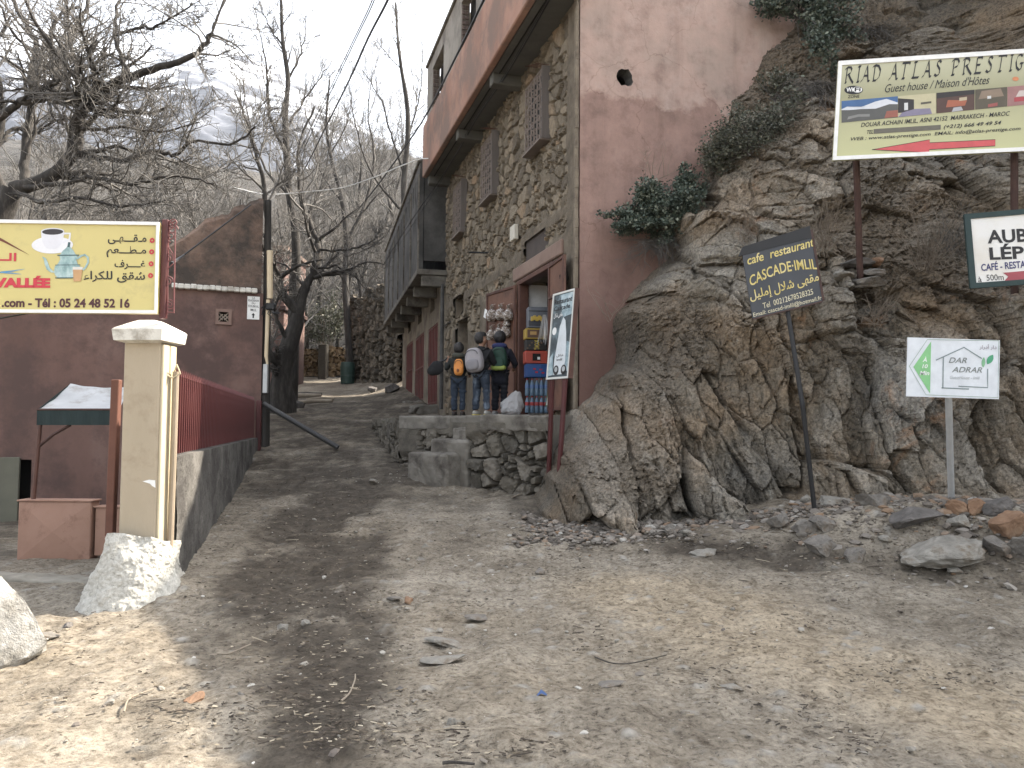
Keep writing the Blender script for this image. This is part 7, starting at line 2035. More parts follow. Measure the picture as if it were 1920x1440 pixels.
def leafshape(cx, cy, L, w, ang):
    c_, s_ = math.cos(R(ang)), math.sin(R(ang)); out = []
    for t in range(9): out.append((t / 8, math.sin(math.pi * t / 8) ** .8))
    pts = [(x - .5, y * .5) for x, y in out] + [(x - .5, -y * .5) for x, y in reversed(out[1:-1])]
    return [(cx + (x * L) * c_ - (y * w) * s_, cy - ((x * L) * s_ + (y * w) * c_)) for x, y in pts]
b = MB(); DB.ppx(b, leafshape(1843.6, 679.5, 20, 7, 85)); b.build('small_leaf', F('green_print', (.20, .42, .24), .5), dar)
b = MB(); DB.ppx(b, leafshape(1856, 674, 21, 11, 58)); b.build('large_leaf', F('teal_green_print', (.07, .32, .17), .5), dar)

# ---- two-legged restaurant board at the terrace end
WB = Board(P(1025, 712, 11.55), P(1066, 709, 10.95), P(1038, 552, 11.62))
WB.u = (P(1038, 552, 11.62) - P(1025, 712, 11.55)); 
wsg = thing('restaurant_board', WB.pt(.5, 0) - UP * 1.2, 'tall white framed restaurant board with a waterfall picture on two rusty legs', 'sign')
b = MB(); WB.slab(b, 0, 0, 1, 1, -.03, 0); b.build('panel', mat('poster_dark', [(.03, .04, .045), (.06, .08, .09), (.22, .30, .33)], 5, .4, .03, spread=.2), wsg)
b = MB()
for q in ((0, 0, 1, .022), (0, .978, 1, 1), (0, .022, .05, .978), (.95, .022, 1, .978)): WB.slab(b, *q, 0, .012)
b.build('frame', F('frame_offwhite', (.62, .62, .58), .5), wsg)
b = MB(); WB.slab(b, 1.0, 0, 1.05, 1.0, -.05, .01); b.build('side_rail', M_RUST, wsg)
b = MB(); WB.poly(b, [(.30, .05), (.72, .05), (.80, .20), (.78, .38), (.74, .52), (.66, .66), (.56, .70), (.44, .60), (.38, .42), (.30, .22)], .001, .004); b.build('waterfall_print', F('waterfall_white', (.62, .66, .68), .4), wsg)
for pl_ in ([(.55, .70), (.95, .72), (.95, .97), (.35, .97), (.42, .86)], [(.74, .10), (.94, .08), (.94, .4), (.80, .42)], [(.06, .04), (.28, .05), (.2, .3), (.06, .25)]):
    b = MB(); WB.poly(b, pl_, .001, .003); b.build('spray_print', mat('spray_blue', [(.10, .15, .17), (.30, .40, .44), (.55, .62, .64)], 9, .4, .02), wsg)
b = MB(); WB.text(b, 'Restaurant', .10, .865, .90, .925, .006, bold=.02, rot=.0); WB.text(b, 'Cascade', .10, .79, .84, .845, .006, bold=.02); WB.text(b, '\ufedd\ufefc\ufeb7', .40, .245, .70, .28, .006, bold=.02); WB.text(b, 'Imlil', .42, .205, .66, .23, .006, bold=.02)
b.build('dark_lettering', M_INK, wsg)
b = MB(); WB.text(b, '\ufedd\ufefc\ufeb7 \ufef0\ufeec\ufed8\ufee3', .12, .70, .52, .765, .006, bold=.02)
WB.fan(b, arc_pts(.20, .555, .10, .045, 0, 360, 20), .005); b.build('white_marks', M_WHITE, wsg)
b = MB()
for cx in (.42, .76): WB.fan(b, arc_pts(cx, .10, .12, .055, 0, 360, 22), .006)
b.build('round_emblems', M_INK, wsg)
b = MB()
for cx in (.42, .76): WB.fan(b, arc_pts(cx, .108, .07, .03, 0, 360, 18), .0075)
b.build('emblem_centres', F('emblem_grey', (.4, .42, .42), .5), wsg)
for (pxa, pya, pxb, pyb, f_) in ((1029, 884, 1041, 700, .12), (1049, 878, 1057, 700, .72)):
    tp_ = WB.pt(f_, .05, -.05); rkp = rock_hit(pxa, pya); yy = min(rkp.y, 11.75)
    bt = P(pxa, pya, yy if yy > 10.6 else 11.3)
    b = MB(); b.tube([bt - UP * .25, bt, tp_, WB.pt(f_, .9, -.05)], .036, 8); b.build('leg', M_DKRED, wsg)

# ================================================================== SHOP GOODS
def spot(px, py, Y): return P(px, py, Y)
TZ = T_TOP + 0.0
def crate(nm, label, pxc, ybot, ytop, Y, w_, d_, m_, cat, rot=0.12):
    bt, tp_ = P(pxc, ybot, Y), P(pxc, ytop, Y)
    c = Vector((bt.x, Y + d_ / 2 - .05, (bt.z + tp_.z) / 2)); h_ = tp_.z - bt.z
    ax = Vector((math.cos(rot), math.sin(rot), 0)); ay = Vector((-ax.y, ax.x, 0))
    t_ = thing(nm, (c.x, c.y, bt.z), label, cat)
    q = MB(); q.bbox(c, (w_, d_, h_ - .004), (ax, ay, UP), .012); q.build('body', m_, t_)
    return t_, c, ax, ay, h_
GY = 14.75
zbase = P(1005, 775, GY).z
def fit(y): return y
# bottle packs
M_PET = F('pet_blue', (.16, .24, .33), .15); M_CAPR = F('red_cap', (.42, .05, .05), .4); M_LABEL = F('bottle_label', (.12, .20, .40), .4)
for j, (yb_, yt_, lab) in enumerate(((774, 742, 'lower pack of big water bottles with red caps at the shop door'), (742, 709, 'upper pack of big water bottles with red caps, under the blue crate'))):
    p0_ = P(984, yb_, GY); p1_ = P(1029, yb_, GY); zt_ = P(984, yt_, GY).z
    t_ = thing('bottle_pack', ((p0_.x + p1_.x) / 2, GY, p0_.z), lab, 'bottles')
    for r_ in range(2):
        for k in range(5):
            x = p0_.x + .045 + (p1_.x - p0_.x - .09) * k / 4; y_ = GY + r_ * .09; H_ = zt_ - p0_.z - .006
            q = MB(); q.lathe([(.0, 0), (.036, .0), (.042, .012), (.042, H_ * .3), (.038, H_ * .36), (.042, H_ * .42), (.042, H_ * .66), (.016, H_ * .90), (.014, H_ * .93)], (x, y_, p0_.z), sides=12)
            bo = q.build('bottle', M_PET, t_, smooth=True)
            q = MB(); q.lathe([(.018, H_ * .92), (.018, H_), (.0, H_)], (x, y_, p0_.z), sides=10); q.build('cap', M_CAPR, bo)
            q = MB(); q.lathe([(.043, H_ * .44), (.043, H_ * .64)], (x, y_, p0_.z), sides=12); q.build('label_band', M_LABEL if j else M_CAPR, bo)
t_, c, ax, ay, h_ = crate('crate', 'blue plastic crate with red marks, between the bottles and the red crate', 1006, 708, 682.5, GY, .43, .3, F('crate_blue', (.035, .10, .30), .4), 'crate')
q = MB()
for dx, dz in ((-.06, .03), (-.02, -.03), (.06, .02), (.1, -.04)): q.bbox(c - ay * .152 + ax * dx + UP * dz, (.05, .008, .03), (ax, ay, UP), .003)
q.build('red_print', M_REDINK, t_)
q = MB(); q.bbox(c - ay * .153 + ax * .06, (.012, .012, h_ * .9), (ax, ay, UP), .002); q.bbox(c - ay * .153 + UP * (h_ / 2 - .012), (.42, .012, .016), (ax, ay, UP), .002); q.build('ribs', F('crate_blue2', (.05, .13, .34), .4), t_)
t_, c, ax, ay, h_ = crate('crate', 'red plastic crate with a dark handle hole, standing on the blue crate', 1004, 682, 658, GY, .43, .3, F('crate_red', (.42, .07, .045), .4), 'crate')
q = MB(); q.bbox(c - ay * .151 + ax * .0, (.15, .008, h_ * .55), (ax, ay, UP), .003); q.build('handle_hole', M_DARK, t_)
q = MB(); q.bbox(c - ay * .156 + ax * .04 - UP * .02, (.05, .008, .05), (ax, ay, UP), .006); q.build('white_neck', M_WHITE, t_)
t_, c, ax, ay, h_ = crate('carton', 'black snack carton with TACOS written up its side, on the red crate', 1004, 657.5, 637, GY, .40, .28, F('carton_black', (.022, .020, .018), .5), 'carton')
CT = Board(c - ay * .142 - ax * .2 - UP * h_ / 2, c - ay * .142 + ax * .2 - UP * h_ / 2, c - ay * .142 - ax * .2 + UP * h_ / 2)
q = MB(); vs_, fs_ = text_mesh('TACOS', 1.0, 0, .03); X1_ = max(v[0] for v in vs_); Y1_ = max(v[1] for v in vs_)
q.add([CT.pt(.62 - .22 * y / Y1_, .06 + .88 * x / X1_, .004) for x, y in vs_], fs_); q.build('lettering', F('taco_yellow', (.55, .42, .06), .5), t_)
q = MB()
for k in range(9): CT.fan(q, arc_pts(.08 + .1 * (k % 5) + .35 * (k > 4), .2 + .5 * ((k * 7) % 3) / 2, .05, .09, 0, 360, 8), .003 + .0002 * k)
q.build('printed_chips', F('chip_brown', (.13, .08, .045), .5), t_)
t_, c, ax, ay, h_ = crate('carton', 'yellow and brown biscuit carton on top of the black one', 1004, 636.5, 616, GY, .42, .28, F('carton_yellow', (.36, .24, .04), .5), 'carton')
q = MB(); q.bbox(c - ay * .141 - ax * .04, (.26, .006, h_ * .72), (ax, ay, UP), .002); q.build('printed_panel', F('carton_print', (.10, .05, .03), .5), t_)
q = MB(); q.bbox(c - ay * .146 - ax * .06 + UP * .01, (.12, .006, h_ * .3), (ax, ay, UP), .002); q.bbox(c - ay * .146 + ax * .13, (.06, .006, h_ * .4), (ax, ay, UP), .002); q.build('printed_biscuits', F('carton_biscuit', (.42, .26, .09), .5), t_)
t_, c, ax, ay, h_ = crate('display_box', 'grey display box of yellow packets at the top of the stack', 1007, 615.5, 576, GY, .38, .26, F('display_grey', (.13, .14, .16), .35), 'box')
q = MB()
for k in range(6): q.bbox(c - ay * .14 + ax * (-.11 + .045 * k) + UP * (-.03 + .02 * (k % 2)), (.055, .03, .085), (ax, (ay + UP * .2).normalized(), UP), .01)
q.build('yellow_packets', F('packet_yellow', (.48, .33, .06), .4), t_)
q = MB(); q.bbox(c - ay * .132 + UP * (h_ * .3), (.36, .008, .02), (ax, ay, UP), .002); q.bbox(c - ay * .132 - UP * (h_ * .28), (.36, .008, .10), (ax, ay, UP), .002); q.build('box_edge', F('display_dark', (.04, .042, .05), .4), t_)

# hanging snack bags on the open leaf
lo, ld, ln_, lh = LEAF
M_SNACK = None
def snack_mat():
    m, nt, b = new_mat('snack_bag')
    tc = nt.nodes.new('ShaderNodeTexCoord')
    v = nd(nt, 'ShaderNodeTexVoronoi', Scale=38.0); nt.links.new(tc.outputs['Object'], v.inputs['Vector'])
    s = nd(nt, 'ShaderNodeSeparateColor'); nt.links.new(v.outputs['Color'], s.inputs['Color'])
    c = ramp(nt, s.outputs[0], [(0.0, (.10, .075, .055)), (.45, (.24, .19, .15)), (.75, (.38, .33, .29)), (1, (.66, .64, .62))])
    nt.links.new(c, b.inputs['Base Color']); b.inputs['Roughness'].default_value = .25
    bump(nt, b, v.outputs['Distance'], .8, .02); return m
M_SNACK = snack_mat()
def snack_bag(px, py, hpx, seed, label):
    c = hit_plane(px, py, lo + ln_ * .10, ln_); H_ = hpx / F_PX * c.y; W_ = H_ * .40
    rg = np.random.default_rng(seed)
    prof = [(.0, 0), (.6, .03), (.95, .16), (1.0, .32), (.86, .5), (.5, .68), (.18, .78), (.13, .82), (.24, .90), (.34, 1.0)]
    q = MB(); q.lathe([(r_ * W_, h_ * H_) for r_, h_ in prof], c - UP * H_ * .5, sides=18)
    q.v = [(x + rg.normal(0, .006), y + rg.normal(0, .006), z + rg.normal(0, .004)) for x, y, z in q.v]
    t_ = thing('snack_bag', c - UP * H_ * .5, label, 'bag', 'snack bags hung on the shop door')
    q.build('pouch', M_SNACK, t_, smooth=True)
    q = MB(); tp_ = c + UP * H_ * .5; q.tube([tp_ - UP * .02, tp_ + UP * .02, tp_ + UP * .04 - ln_ * .08], .003, 5); q.build('tie', M_WHITE, t_)
for k, (px, py, h_, lab) in enumerate(((922, 588, 30, 'snack bag at the left of the upper row, beside the white card'), (938.5, 586, 30, 'middle snack bag of the upper row on the rusty door'), (953, 587, 29, 'snack bag at the right end of the upper row on the rusty door'),
        (921, 625, 27, 'snack bag at the left end of the lower row on the rusty door'), (935, 621, 26, 'middle snack bag of the lower row, above the blue hood'), (948, 618, 30, 'bulging snack bag at the right of the lower row on the rusty door'), (950, 604, 18, 'small snack bag tucked between the two rows on the rusty door'))):
    snack_bag(px, py, h_, 800 + k, lab)
cd_ = hit_plane(910, 588, lo + ln_ * .09, ln_); b = MB(); e1 = (ld * .8 + UP * .35).normalized(); b.bbox(cd_, (.11, .006, .18), (e1, ln_, ln_.cross(e1)), .002)
tag(b.build('white_card', M_WHITE, base=cd_), 'blank white card pinned left of the upper snack bags', 'card')
# plastic bag on the terrace
def soft_bag(nm, c, size, seed, m_, label, cat, p=1.0):
    v, f = ICO3; v = v.copy(); 
    nz = fbm(v[:, 0] * 2.2 + seed, v[:, 2] * 2.2 + v[:, 1], 5, seed)
    rdg = 1 - np.abs(fbm(v[:, 0] * 3.5 - seed, v[:, 1] * 3.5 + v[:, 2] * 2, 4, seed + 4))
    v = v * (1 + .30 * nz + .12 * rdg)[:, None]
    tp_ = 1 - .75 * np.clip(v[:, 2] * .5 + .4, 0, 1); v[:, 0] = v[:, 0] * tp_ + .35 * np.clip(v[:, 2], 0, 1); v[:, 1] *= tp_
    v = v * np.array(size) / 2; v[:, 2] -= v[:, 2].min()
    return tag(np_mesh(nm, v + np.array(c), f, m_, base=c, smooth=False), label, cat)
def plastic():
    m, nt, b = new_mat('clear_plastic_film')
    b.inputs['Base Color'].default_value = (.62, .62, .62, 1); b.inputs['Roughness'].default_value = .2
    b.inputs['Transmission Weight'].default_value = .5; b.inputs['IOR'].default_value = 1.1
    return m
M_PLASTIC = plastic()
pbp = Vector((P(960, 775, 14.0).x, 14.0, T_TOP))
soft_bag('plastic_bag', pbp, (.50, .36, .40), 3, M_PLASTIC, 'clear plastic sack slumped on the terrace before the shop door', 'bag')
b = MB(); hb = P(1020, 590, 14.3); rg = random.Random(5)
for k in range(9):
    x = (k - 4) * .022; b.add([hb + Vector((x * .3, rg.uniform(-.03, .03), 0)), hb + Vector((x * .3 + .012, rg.uniform(-.03, .03), 0)), hb + Vector((x + .03, rg.uniform(-.05, .05), -.28 - rg.random() * .08)), hb + Vector((x * 1.4 - .01, rg.uniform(-.05, .05), -.5 - rg.random() * .1))], [(0, 1, 2, 3)])
tag(b.build('hanging_film', M_PLASTIC, base=hb), 'crumpled clear plastic film hanging beside the stacked cartons', 'plastic')
b = MB(); q0, q1 = P(1027, 762, 14.2), P(1033, 715, 14.25)
b.bbox((q0 + q1) / 2, (.16, .012, (q1 - q0).length), (Vector((.5, -.85, 0)).normalized(), Vector((.85, .5, 0)), (q1 - q0).normalized()), .003)
lb = thing('leaning_board', q0, 'narrow green and white board leaning behind the restaurant board legs', 'board')
b.build('sheet', F('board_green', (.05, .12, .07), .5), lb)
b = MB(); b.bbox((q0 + q1) / 2 + Vector((-.012, -.008, 0)), (.05, .012, (q1 - q0).length * .9), (Vector((.5, -.85, 0)).normalized(), Vector((.85, .5, 0)), (q1 - q0).normalized()), .002); b.build('white_stripe', M_WHITE, lb)
jh = P(1057, 520, 12.75); soft_bag('hanging_cloth', jh - UP * .1, (.16, .12, .28), 8, F('dark_cloth', (.02, .018, .017), .9), 'dark cloth hanging at the top of the near door leaf', 'cloth')

# ================================================================== WIRES
def wire(pts, r, label, m=M_BLACK, nm='cable'):
    q = [np.array(P(*p)) for p in pts]; sp = smooth_path(q, 6)
    b = MB(); b.tube(sp, r, 5)
    return tag(b.build(nm, m, base=Vector(sp[0])), label, 'cable')
wire([(748, -60, 9), (727, 0, 10), (690, 72, 12), (655, 150, 15), (610, 240, 20), (575, 310, 25), (552, 348, 28)], .017, 'thickest black cable crossing the sky to the grove')
wire([(712, -60, 9), (698, 0, 10), (663, 75, 12), (627, 150, 15), (585, 235, 20), (545, 320, 26), (515, 372, 29)], .009, 'thin black cable at the left of the sky cables')
wire([(716, -60, 9), (702, 0, 10), (667, 74, 12), (631, 150, 15), (592, 232, 20), (556, 310, 26), (530, 360, 29)], .009, 'thin black cable running between its twin and the thick one')
wire([(930, -40, 11.5), (907, 0, 12.2), (863, 90, 14.6), (801, 212, 20), (760, 275, 22), (710, 345, 25), (672, 392, 28)], .022, 'black cable along the salmon parapet of the stone house')
wire([(1040, -20, 12.2), (1029, 2, 12.5), (953, 135, 14.8), (897, 217, 17), (863, 277, 19), (815, 352, 21.5), (784, 395, 22.2), (735, 470, 28), (716, 502, 33)], .013, 'dark cable under the soffit of the overhang')
wire([(1036, -20, 12.3), (1024, 4, 12.5), (948, 137, 14.8), (892, 219, 17), (858, 281, 19), (820, 352, 21.5), (790, 397, 22.2), (741, 472, 28), (720, 505, 33)], .007, 'thinner cable beside the dark soffit cable')
wire([(803, 297, 21), (785, 299, 21.5), (750, 312, 22), (700, 333, 23), (640, 352, 24), (570, 360, 24.5), (500, 364, 24), (440, 352, 23)], .016, 'white cable sagging from the overhang corner into the trees', M_WHITE)
wire([(832, 612, 22.3), (842, 605, 21.8), (862, 592, 21), (872, 575, 20.6), (880, 555, 20.4)], .014, 'black wire looping on the facade by the downpipe')

# ================================================================== ROCK PLANTS
def rp(px, py, off=0.0): 
    p = rock_hit(px, py)
    w = hit_plane(px, py, CORNER, Vector((FDIR.x, FDIR.y, 0)))
    if p.y > w.y - .3 and w.y > 0 and p.x < 8: p = P(px, py, w.y - .3)
    return p + Vector((0, -off, 0))
def rbush(label, spots_, nleaf, ls, seed, m, root, **kw):
    bl = []
    for px, py, rx_, rz_ in spots_:
        p = rp(px, py, .25); bl.append(rad(p, rx_, rz_, .35))
    return bush('bush', label, bl, nleaf, ls, seed, m, M_TWIG, root=rp(*root), cat='bush', **kw)
rbush('glossy evergreen bush growing from the rock against the salmon wall', [(1235, 392, 72, 42), (1165, 420, 44, 26), (1290, 350, 34, 28), (1205, 360, 34, 26), (1255, 440, 40, 30)], 15000, .05, 701, M_EVERGREEN, (1262, 420), nst=90)
rbush('dusty green bush on the ledge below the pale boulder', [(1395, 255, 72, 48), (1345, 290, 44, 34), (1445, 225, 40, 30), (1320, 320, 30, 26)], 9000, .04, 702, M_DUSTYLEAF, (1400, 285), nst=120)
rbush('dark bush at the very top beside the salmon wall', [(1470, 10, 70, 32), (1560, 60, 55, 60), (1430, 5, 40, 24), (1530, 130, 34, 50)], 6500, .065, 703, M_EVERGREEN, (1500, 30), nst=80)
rbush('small dark green tuft above the pale boulder', [(1440, 165, 40, 22), (1480, 200, 26, 18)], 1100, .05, 704, M_DUSTYLEAF, (1450, 180), nst=50)
def twigbush(label, px, py, n, L, seed, m, spread=1.0, up=0.03, down=False, name='dry_bush'):
    rngb = np.random.default_rng(seed); root = rp(px, py, .03)
    t = thing(name, root, label, 'bush'); out = []
    cf = dict(curl=.13, up=up, n=[3, 3, 2], a0=.3, a1=.9, rmin=.0025, lmin=.08)
    for k in range(n):
        a = rngb.uniform(0, 6.28); tl = rngb.uniform(.15, 1.2) * spread
        d = (math.cos(a) * math.sin(tl), -abs(math.sin(a) * math.sin(tl)) * .8 - .1, (math.cos(tl) if not down else -abs(math.cos(tl)) * .6 + .15))
        branch(rngb, out, np.array(root) + rngb.normal(0, .05, 3) * [2, .4, 1], d, L * rngb.uniform(.5, 1.15), .006, 1, 2, cf)
    V, F_ = tubes_np(out, lambda r: 3); np_mesh('stems', V, F_, m, t)
    return t
M_DRY = mat('dry_stem', [(.13, .105, .08), (.22, .18, .14), (.30, .26, .21)], 4, .9, 0)
twigbush('sprawling pale dry bush on the ledge right of the rusty post', 1735, 500, 46, .85, 711, M_DRY, 1.2)
twigbush('dry thorny bush between the hand painted sign and the rusty post', 1540, 470, 40, .7, 712, M_DRY)
twigbush('dry stalks standing left of the hand painted sign', 1400, 455, 20, .6, 713, M_DRY, .8)
twigbush('grey dry grass hanging under the evergreen bush', 1225, 455, 90, .6, 714, M_TWIG, 1.1, -.06, True)
twigbush('hanging mat of dry roots left of the olive sign', 1530, 165, 100, .75, 715, M_TWIG, 1.1, -.07, True)
twigbush('dry roots trailing from the top of the rock above the olive sign', 1640, 60, 70, .7, 716, M_TWIG, 1.1, -.06, True)
twigbush('thin pale branch bare against the salmon wall', 1150, 600, 7, .55, 717, M_PALETWIG, 1.1)
twigbush('few pale stalks reaching over the salmon wall above the evergreen bush', 1230, 345, 8, .6, 718, M_PALETWIG, 1.2)
twigbush('dark brush on the ledge below the white auberge sign', 1790, 470, 36, .6, 719, M_TWIG, 1.2)
twigbush('low dry weeds on the slope above the small white sign', 1640, 600, 30, .4, 720, M_DRY, 1.2)

# ================================================================== LOOSE ROCKS
rocks = [
 (1772, 1052, .92, .62, .34, M_PALESTONE, 'largest flat grey boulder resting on the scree at the right', .15, .15),
 (1720, 985, .62, .30, .22, M_DARKSTONE, 'long dark slab lying behind the flat grey boulder', .1, .2),
 (1795, 962, .24, .2, .17, M_RUSTSTONE, 'orange stone at the foot of the grey steel post', .3, .2),
 (1828, 962, .24, .2, .18, M_RUSTSTONE, 'second orange stone just right of the grey steel post', -.2, .2),
 (1868, 962, .32, .24, .2, M_DARKSTONE, 'dark wedge shaped stone right of the orange stones', .2, .2),
 (1800, 985, .24, .18, .15, M_PALESTONE, 'pale stone between the orange stones and the flat boulder', .1, .2),
 (1893, 1000, .42, .3, .28, M_RUSTSTONE, 'big reddish stone at the right edge of the scree', .3, .2),
 (1868, 1035, .30, .25, .24, M_STONE, 'grey stone standing right of the flat boulder', .4, .2),
 (1925, 1045, .36, .3, .3, M_STONE, 'grey stone cut by the right edge of the view', .1, .2),
 (1560, 945, .46, .26, .14, M_PALESTONE, 'pale slab right of the thin sign pole foot', -.35, .2),
 (1512, 945, .18, .16, .14, M_PALESTONE, 'pale stone left of the thin sign pole foot', .2, .2),
 (1537, 992, .34, .26, .22, M_STONE, 'grey stone in front of the thin sign pole', .2, .2),
 (1506, 1000, .34, .24, .20, M_STONE, 'lower grey stone in the pile before the thin pole', -.2, .2),
 (1460, 990, .28, .24, .22, M_STONE, 'grey stone at the left of the pile before the thin pole', .5, .2),
 (1536, 1035, .36, .28, .26, M_STONE, 'lowest stone of the pile before the thin pole', .1, .25),
 (1602, 1050, .24, .22, .20, M_STONE, 'small pointed stone on the dirt right of the pile', .6, .3),
 (1645, 950, .42, .34, .32, M_STONE, 'rounded grey rock half sunk between the two sign poles', .2, .35),
 (1660, 1015, .16, .13, .1, M_PALESTONE, 'small yellowish stone left of the flat boulder', .2, .2),
 (1790, 1075, .17, .13, .09, M_PALESTONE, 'small pale stone under the tip of the flat boulder', .2, .2),
 (1290, 1003, .26, .15, .08, M_PALESTONE, 'flat pale stone on the scree below the rock', .1, .2),
 (1255, 1000, .16, .16, .14, M_STONE, 'upright chip of grey rock against the rock foot', .3, .2),
 (1320, 1042, .30, .2, .07, M_PALESTONE, 'thin flat stone on the dirt before the scree', .0, .3),
]
for k, (px, py, sx, sy, sz_, m_, lab, rz_, snk) in enumerate(rocks):
    g = ground_hit(px, py)
    stone_at(g, (sx, sy, sz_), 840 + k, m_, lab, rz=rz_, tilt=.25, sink=snk, rough=.3)
# cairn of slabs on the ledge
for k, (px, py, w_, h_, m_, lab) in enumerate([(1615, 535, .62, .16, M_STONE, 'bottom slab of the stone stack on the ledge'), (1572, 520, .34, .14, M_PALESTONE, 'pale stone at the left of the stack on the ledge'), (1632, 515, .42, .14, M_STONE, 'middle slab of the stone stack on the ledge'), (1600, 497, .46, .13, M_DARKSTONE, 'upper slab of the stack at the rusty post foot'), (1638, 495, .2, .14, M_RUSTSTONE, 'ochre stone on top of the stack by the rusty post')]):
    p = rp(px, py, .12); stone_at(p - UP * .05, (w_, .34, h_), 880 + k, m_, lab, sink=.1, tilt=.15, rough=.3)
road = [
 (530, 1180, .09, .07, .06, M_PALESTONE, 'whitest stone lying in the moist track'), (573, 1172, .09, .06, .05, M_PALESTONE, 'small white stone right of the whitest one in the track'),
 (848, 1360, .075, .06, .05, M_PALESTONE, 'pale round pebble at the middle of the near dirt'), (750, 1295, .065, .045, .03, M_DARKSTONE, 'dark angular pebble left of the pale sunken stones'), (437, 1295, .06, .05, .04, M_PALESTONE, 'pale pebble beside the curved twig'), (453, 1308, .05, .045, .04, M_STONE, 'grey pebble just right of the pale one by the twig'),
 (366, 1318, .12, .09, .05, M_RUSTSTONE, 'brown lump on the dirt right of the curved twig'), (207, 1320, .07, .05, .03, M_PALESTONE, 'flat pale chip left of the curved twig'),
 (828, 1205, .40, .22, .035, M_PALESTONE, 'pale greenish stone sunk in the road'), (835, 1238, .34, .2, .03, M_PALESTONE, 'nearer of the two greenish stones sunk in the road'), (893, 1160, .24, .18, .03, M_STONE, 'worn stone top behind the sunken greenish stones'), (1010, 1075, .24, .14, .05, M_STONE, 'bluish stone showing through the dirt of the road'),
 (767, 1130, .13, .09, .05, M_RUSTSTONE, 'brown stone beside the moist track'), (740, 1124, .16, .07, .03, M_STONE, 'thin flat stone beside the brown one on the road'), (797, 1030, .1, .09, .08, M_PALESTONE, 'pale stone on the road below the terrace'),
 (85, 1195, .2, .12, .05, M_STONE, 'flat stone beside the whitewashed boulder'), (130, 1177, .14, .09, .05, M_DARKSTONE, 'dark stone on the sunlit dirt by the roughcast foot'),
 (1370, 1290, .18, .1, .03, M_PALESTONE, 'pale stone worn flush with the dirt at the right'), (1140, 1285, .2, .12, .03, M_STONE, 'grey stone worn flush with the road near the blue scrap'), (700, 905, .16, .12, .08, M_PALESTONE, 'pale stone in the middle of the lane')]
for k, (px, py, sx, sy, sz_, m_, lab) in enumerate(road):
    stone_at(ground_hit(px, py), (sx, sy, sz_ * 1.3), 900 + k, m_, lab, rz=k * .7, tilt=.15, sink=.30, rough=.3, base_shape=ICO2)
# masonry blocks about the terrace steps
for k, (px, py, sx, sy, sz_, m_, lab) in enumerate([(775, 838, .55, .5, .34, M_STONE, 'rough block at the left end of the terrace'), (795, 868, .8, .4, .14, M_STONE, 'flat slab left of the terrace steps'), (765, 815, .5, .5, .3, M_DARKSTONE, 'dark block under the left corner of the terrace'), (780, 775, .45, .4, .3, M_CONCRETE, 'broken concrete block on the ground by the red doors'),
        (1000, 905, .45, .4, .4, M_DARKSTONE, 'dark stone at the foot of the terrace by the board legs'), (945, 900, .4, .34, .36, M_STONE, 'big stone bulging at the foot of the terrace wall'), (975, 890, .45, .4, .45, M_STONE, 'tall stone at the base of the terrace wall')]):
    stone_at(ground_hit(px, py), (sx, sy, sz_), 930 + k, m_, lab, rz=.3 * k, tilt=.1, sink=.2, rough=.25)
# blue scrap, twigs
g = ground_hit(1015, 1310)
b = MB(); b.add([g + Vector(q) for q in ((-.035, -.02, .01), (.0, -.012, .03), (.04, -.015, .012), (.03, .02, .018), (.0, .045, .035), (-.02, .015, .02))], [(0, 1, 5), (1, 2, 3), (1, 3, 4), (1, 4, 5)])
tag(b.build('plastic_scrap', F('scrap_blue', (.04, .09, .22), .5), base=g), 'crumpled blue plastic scrap on the near dirt', 'litter')
for k, (pts, lab, r_) in enumerate([([(232, 1340), (240, 1318), (262, 1305), (288, 1297)], 'curved twig on the dirt by the pale pebbles', .006), ([(408, 1230), (425, 1230), (437, 1227), (470, 1212)], 'straight stick in the left of the moist track', .007), ([(1115, 1235), (1150, 1248), (1190, 1246), (1250, 1232)], 'long thin root snaking across the right dirt', .005),
        ([(640, 1318), (655, 1305), (665, 1280), (666, 1268)], 'bent twig at the edge of the moist track', .006), ([(830, 1437), (850, 1436), (890, 1440)], 'dark stick at the bottom of the view', .008), ([(915, 1200), (940, 1193)], 'pale splinter above the greenish stones', .006), ([(960, 935), (985, 925), (1005, 912)], 'pale bundle of straw below the terrace wall', .012), ([(1688, 1120), (1708, 1114)], 'short thick stick on the right dirt', .008)]):
    q = [np.array(ground_hit(*p)) + np.array([0, 0, r_ + .006]) for p in pts]
    b = MB(); b.tube(smooth_path(q, 4) if len(q) > 2 else q, [r_ * (1 - .4 * i / 12) for i in range(len(smooth_path(q, 4)) if len(q) > 2 else 2)], 6)
    tag(b.build('twig', M_PALETWIG if k not in (2, 4) else M_BARK, base=Vector(q[0])), lab, 'twig')
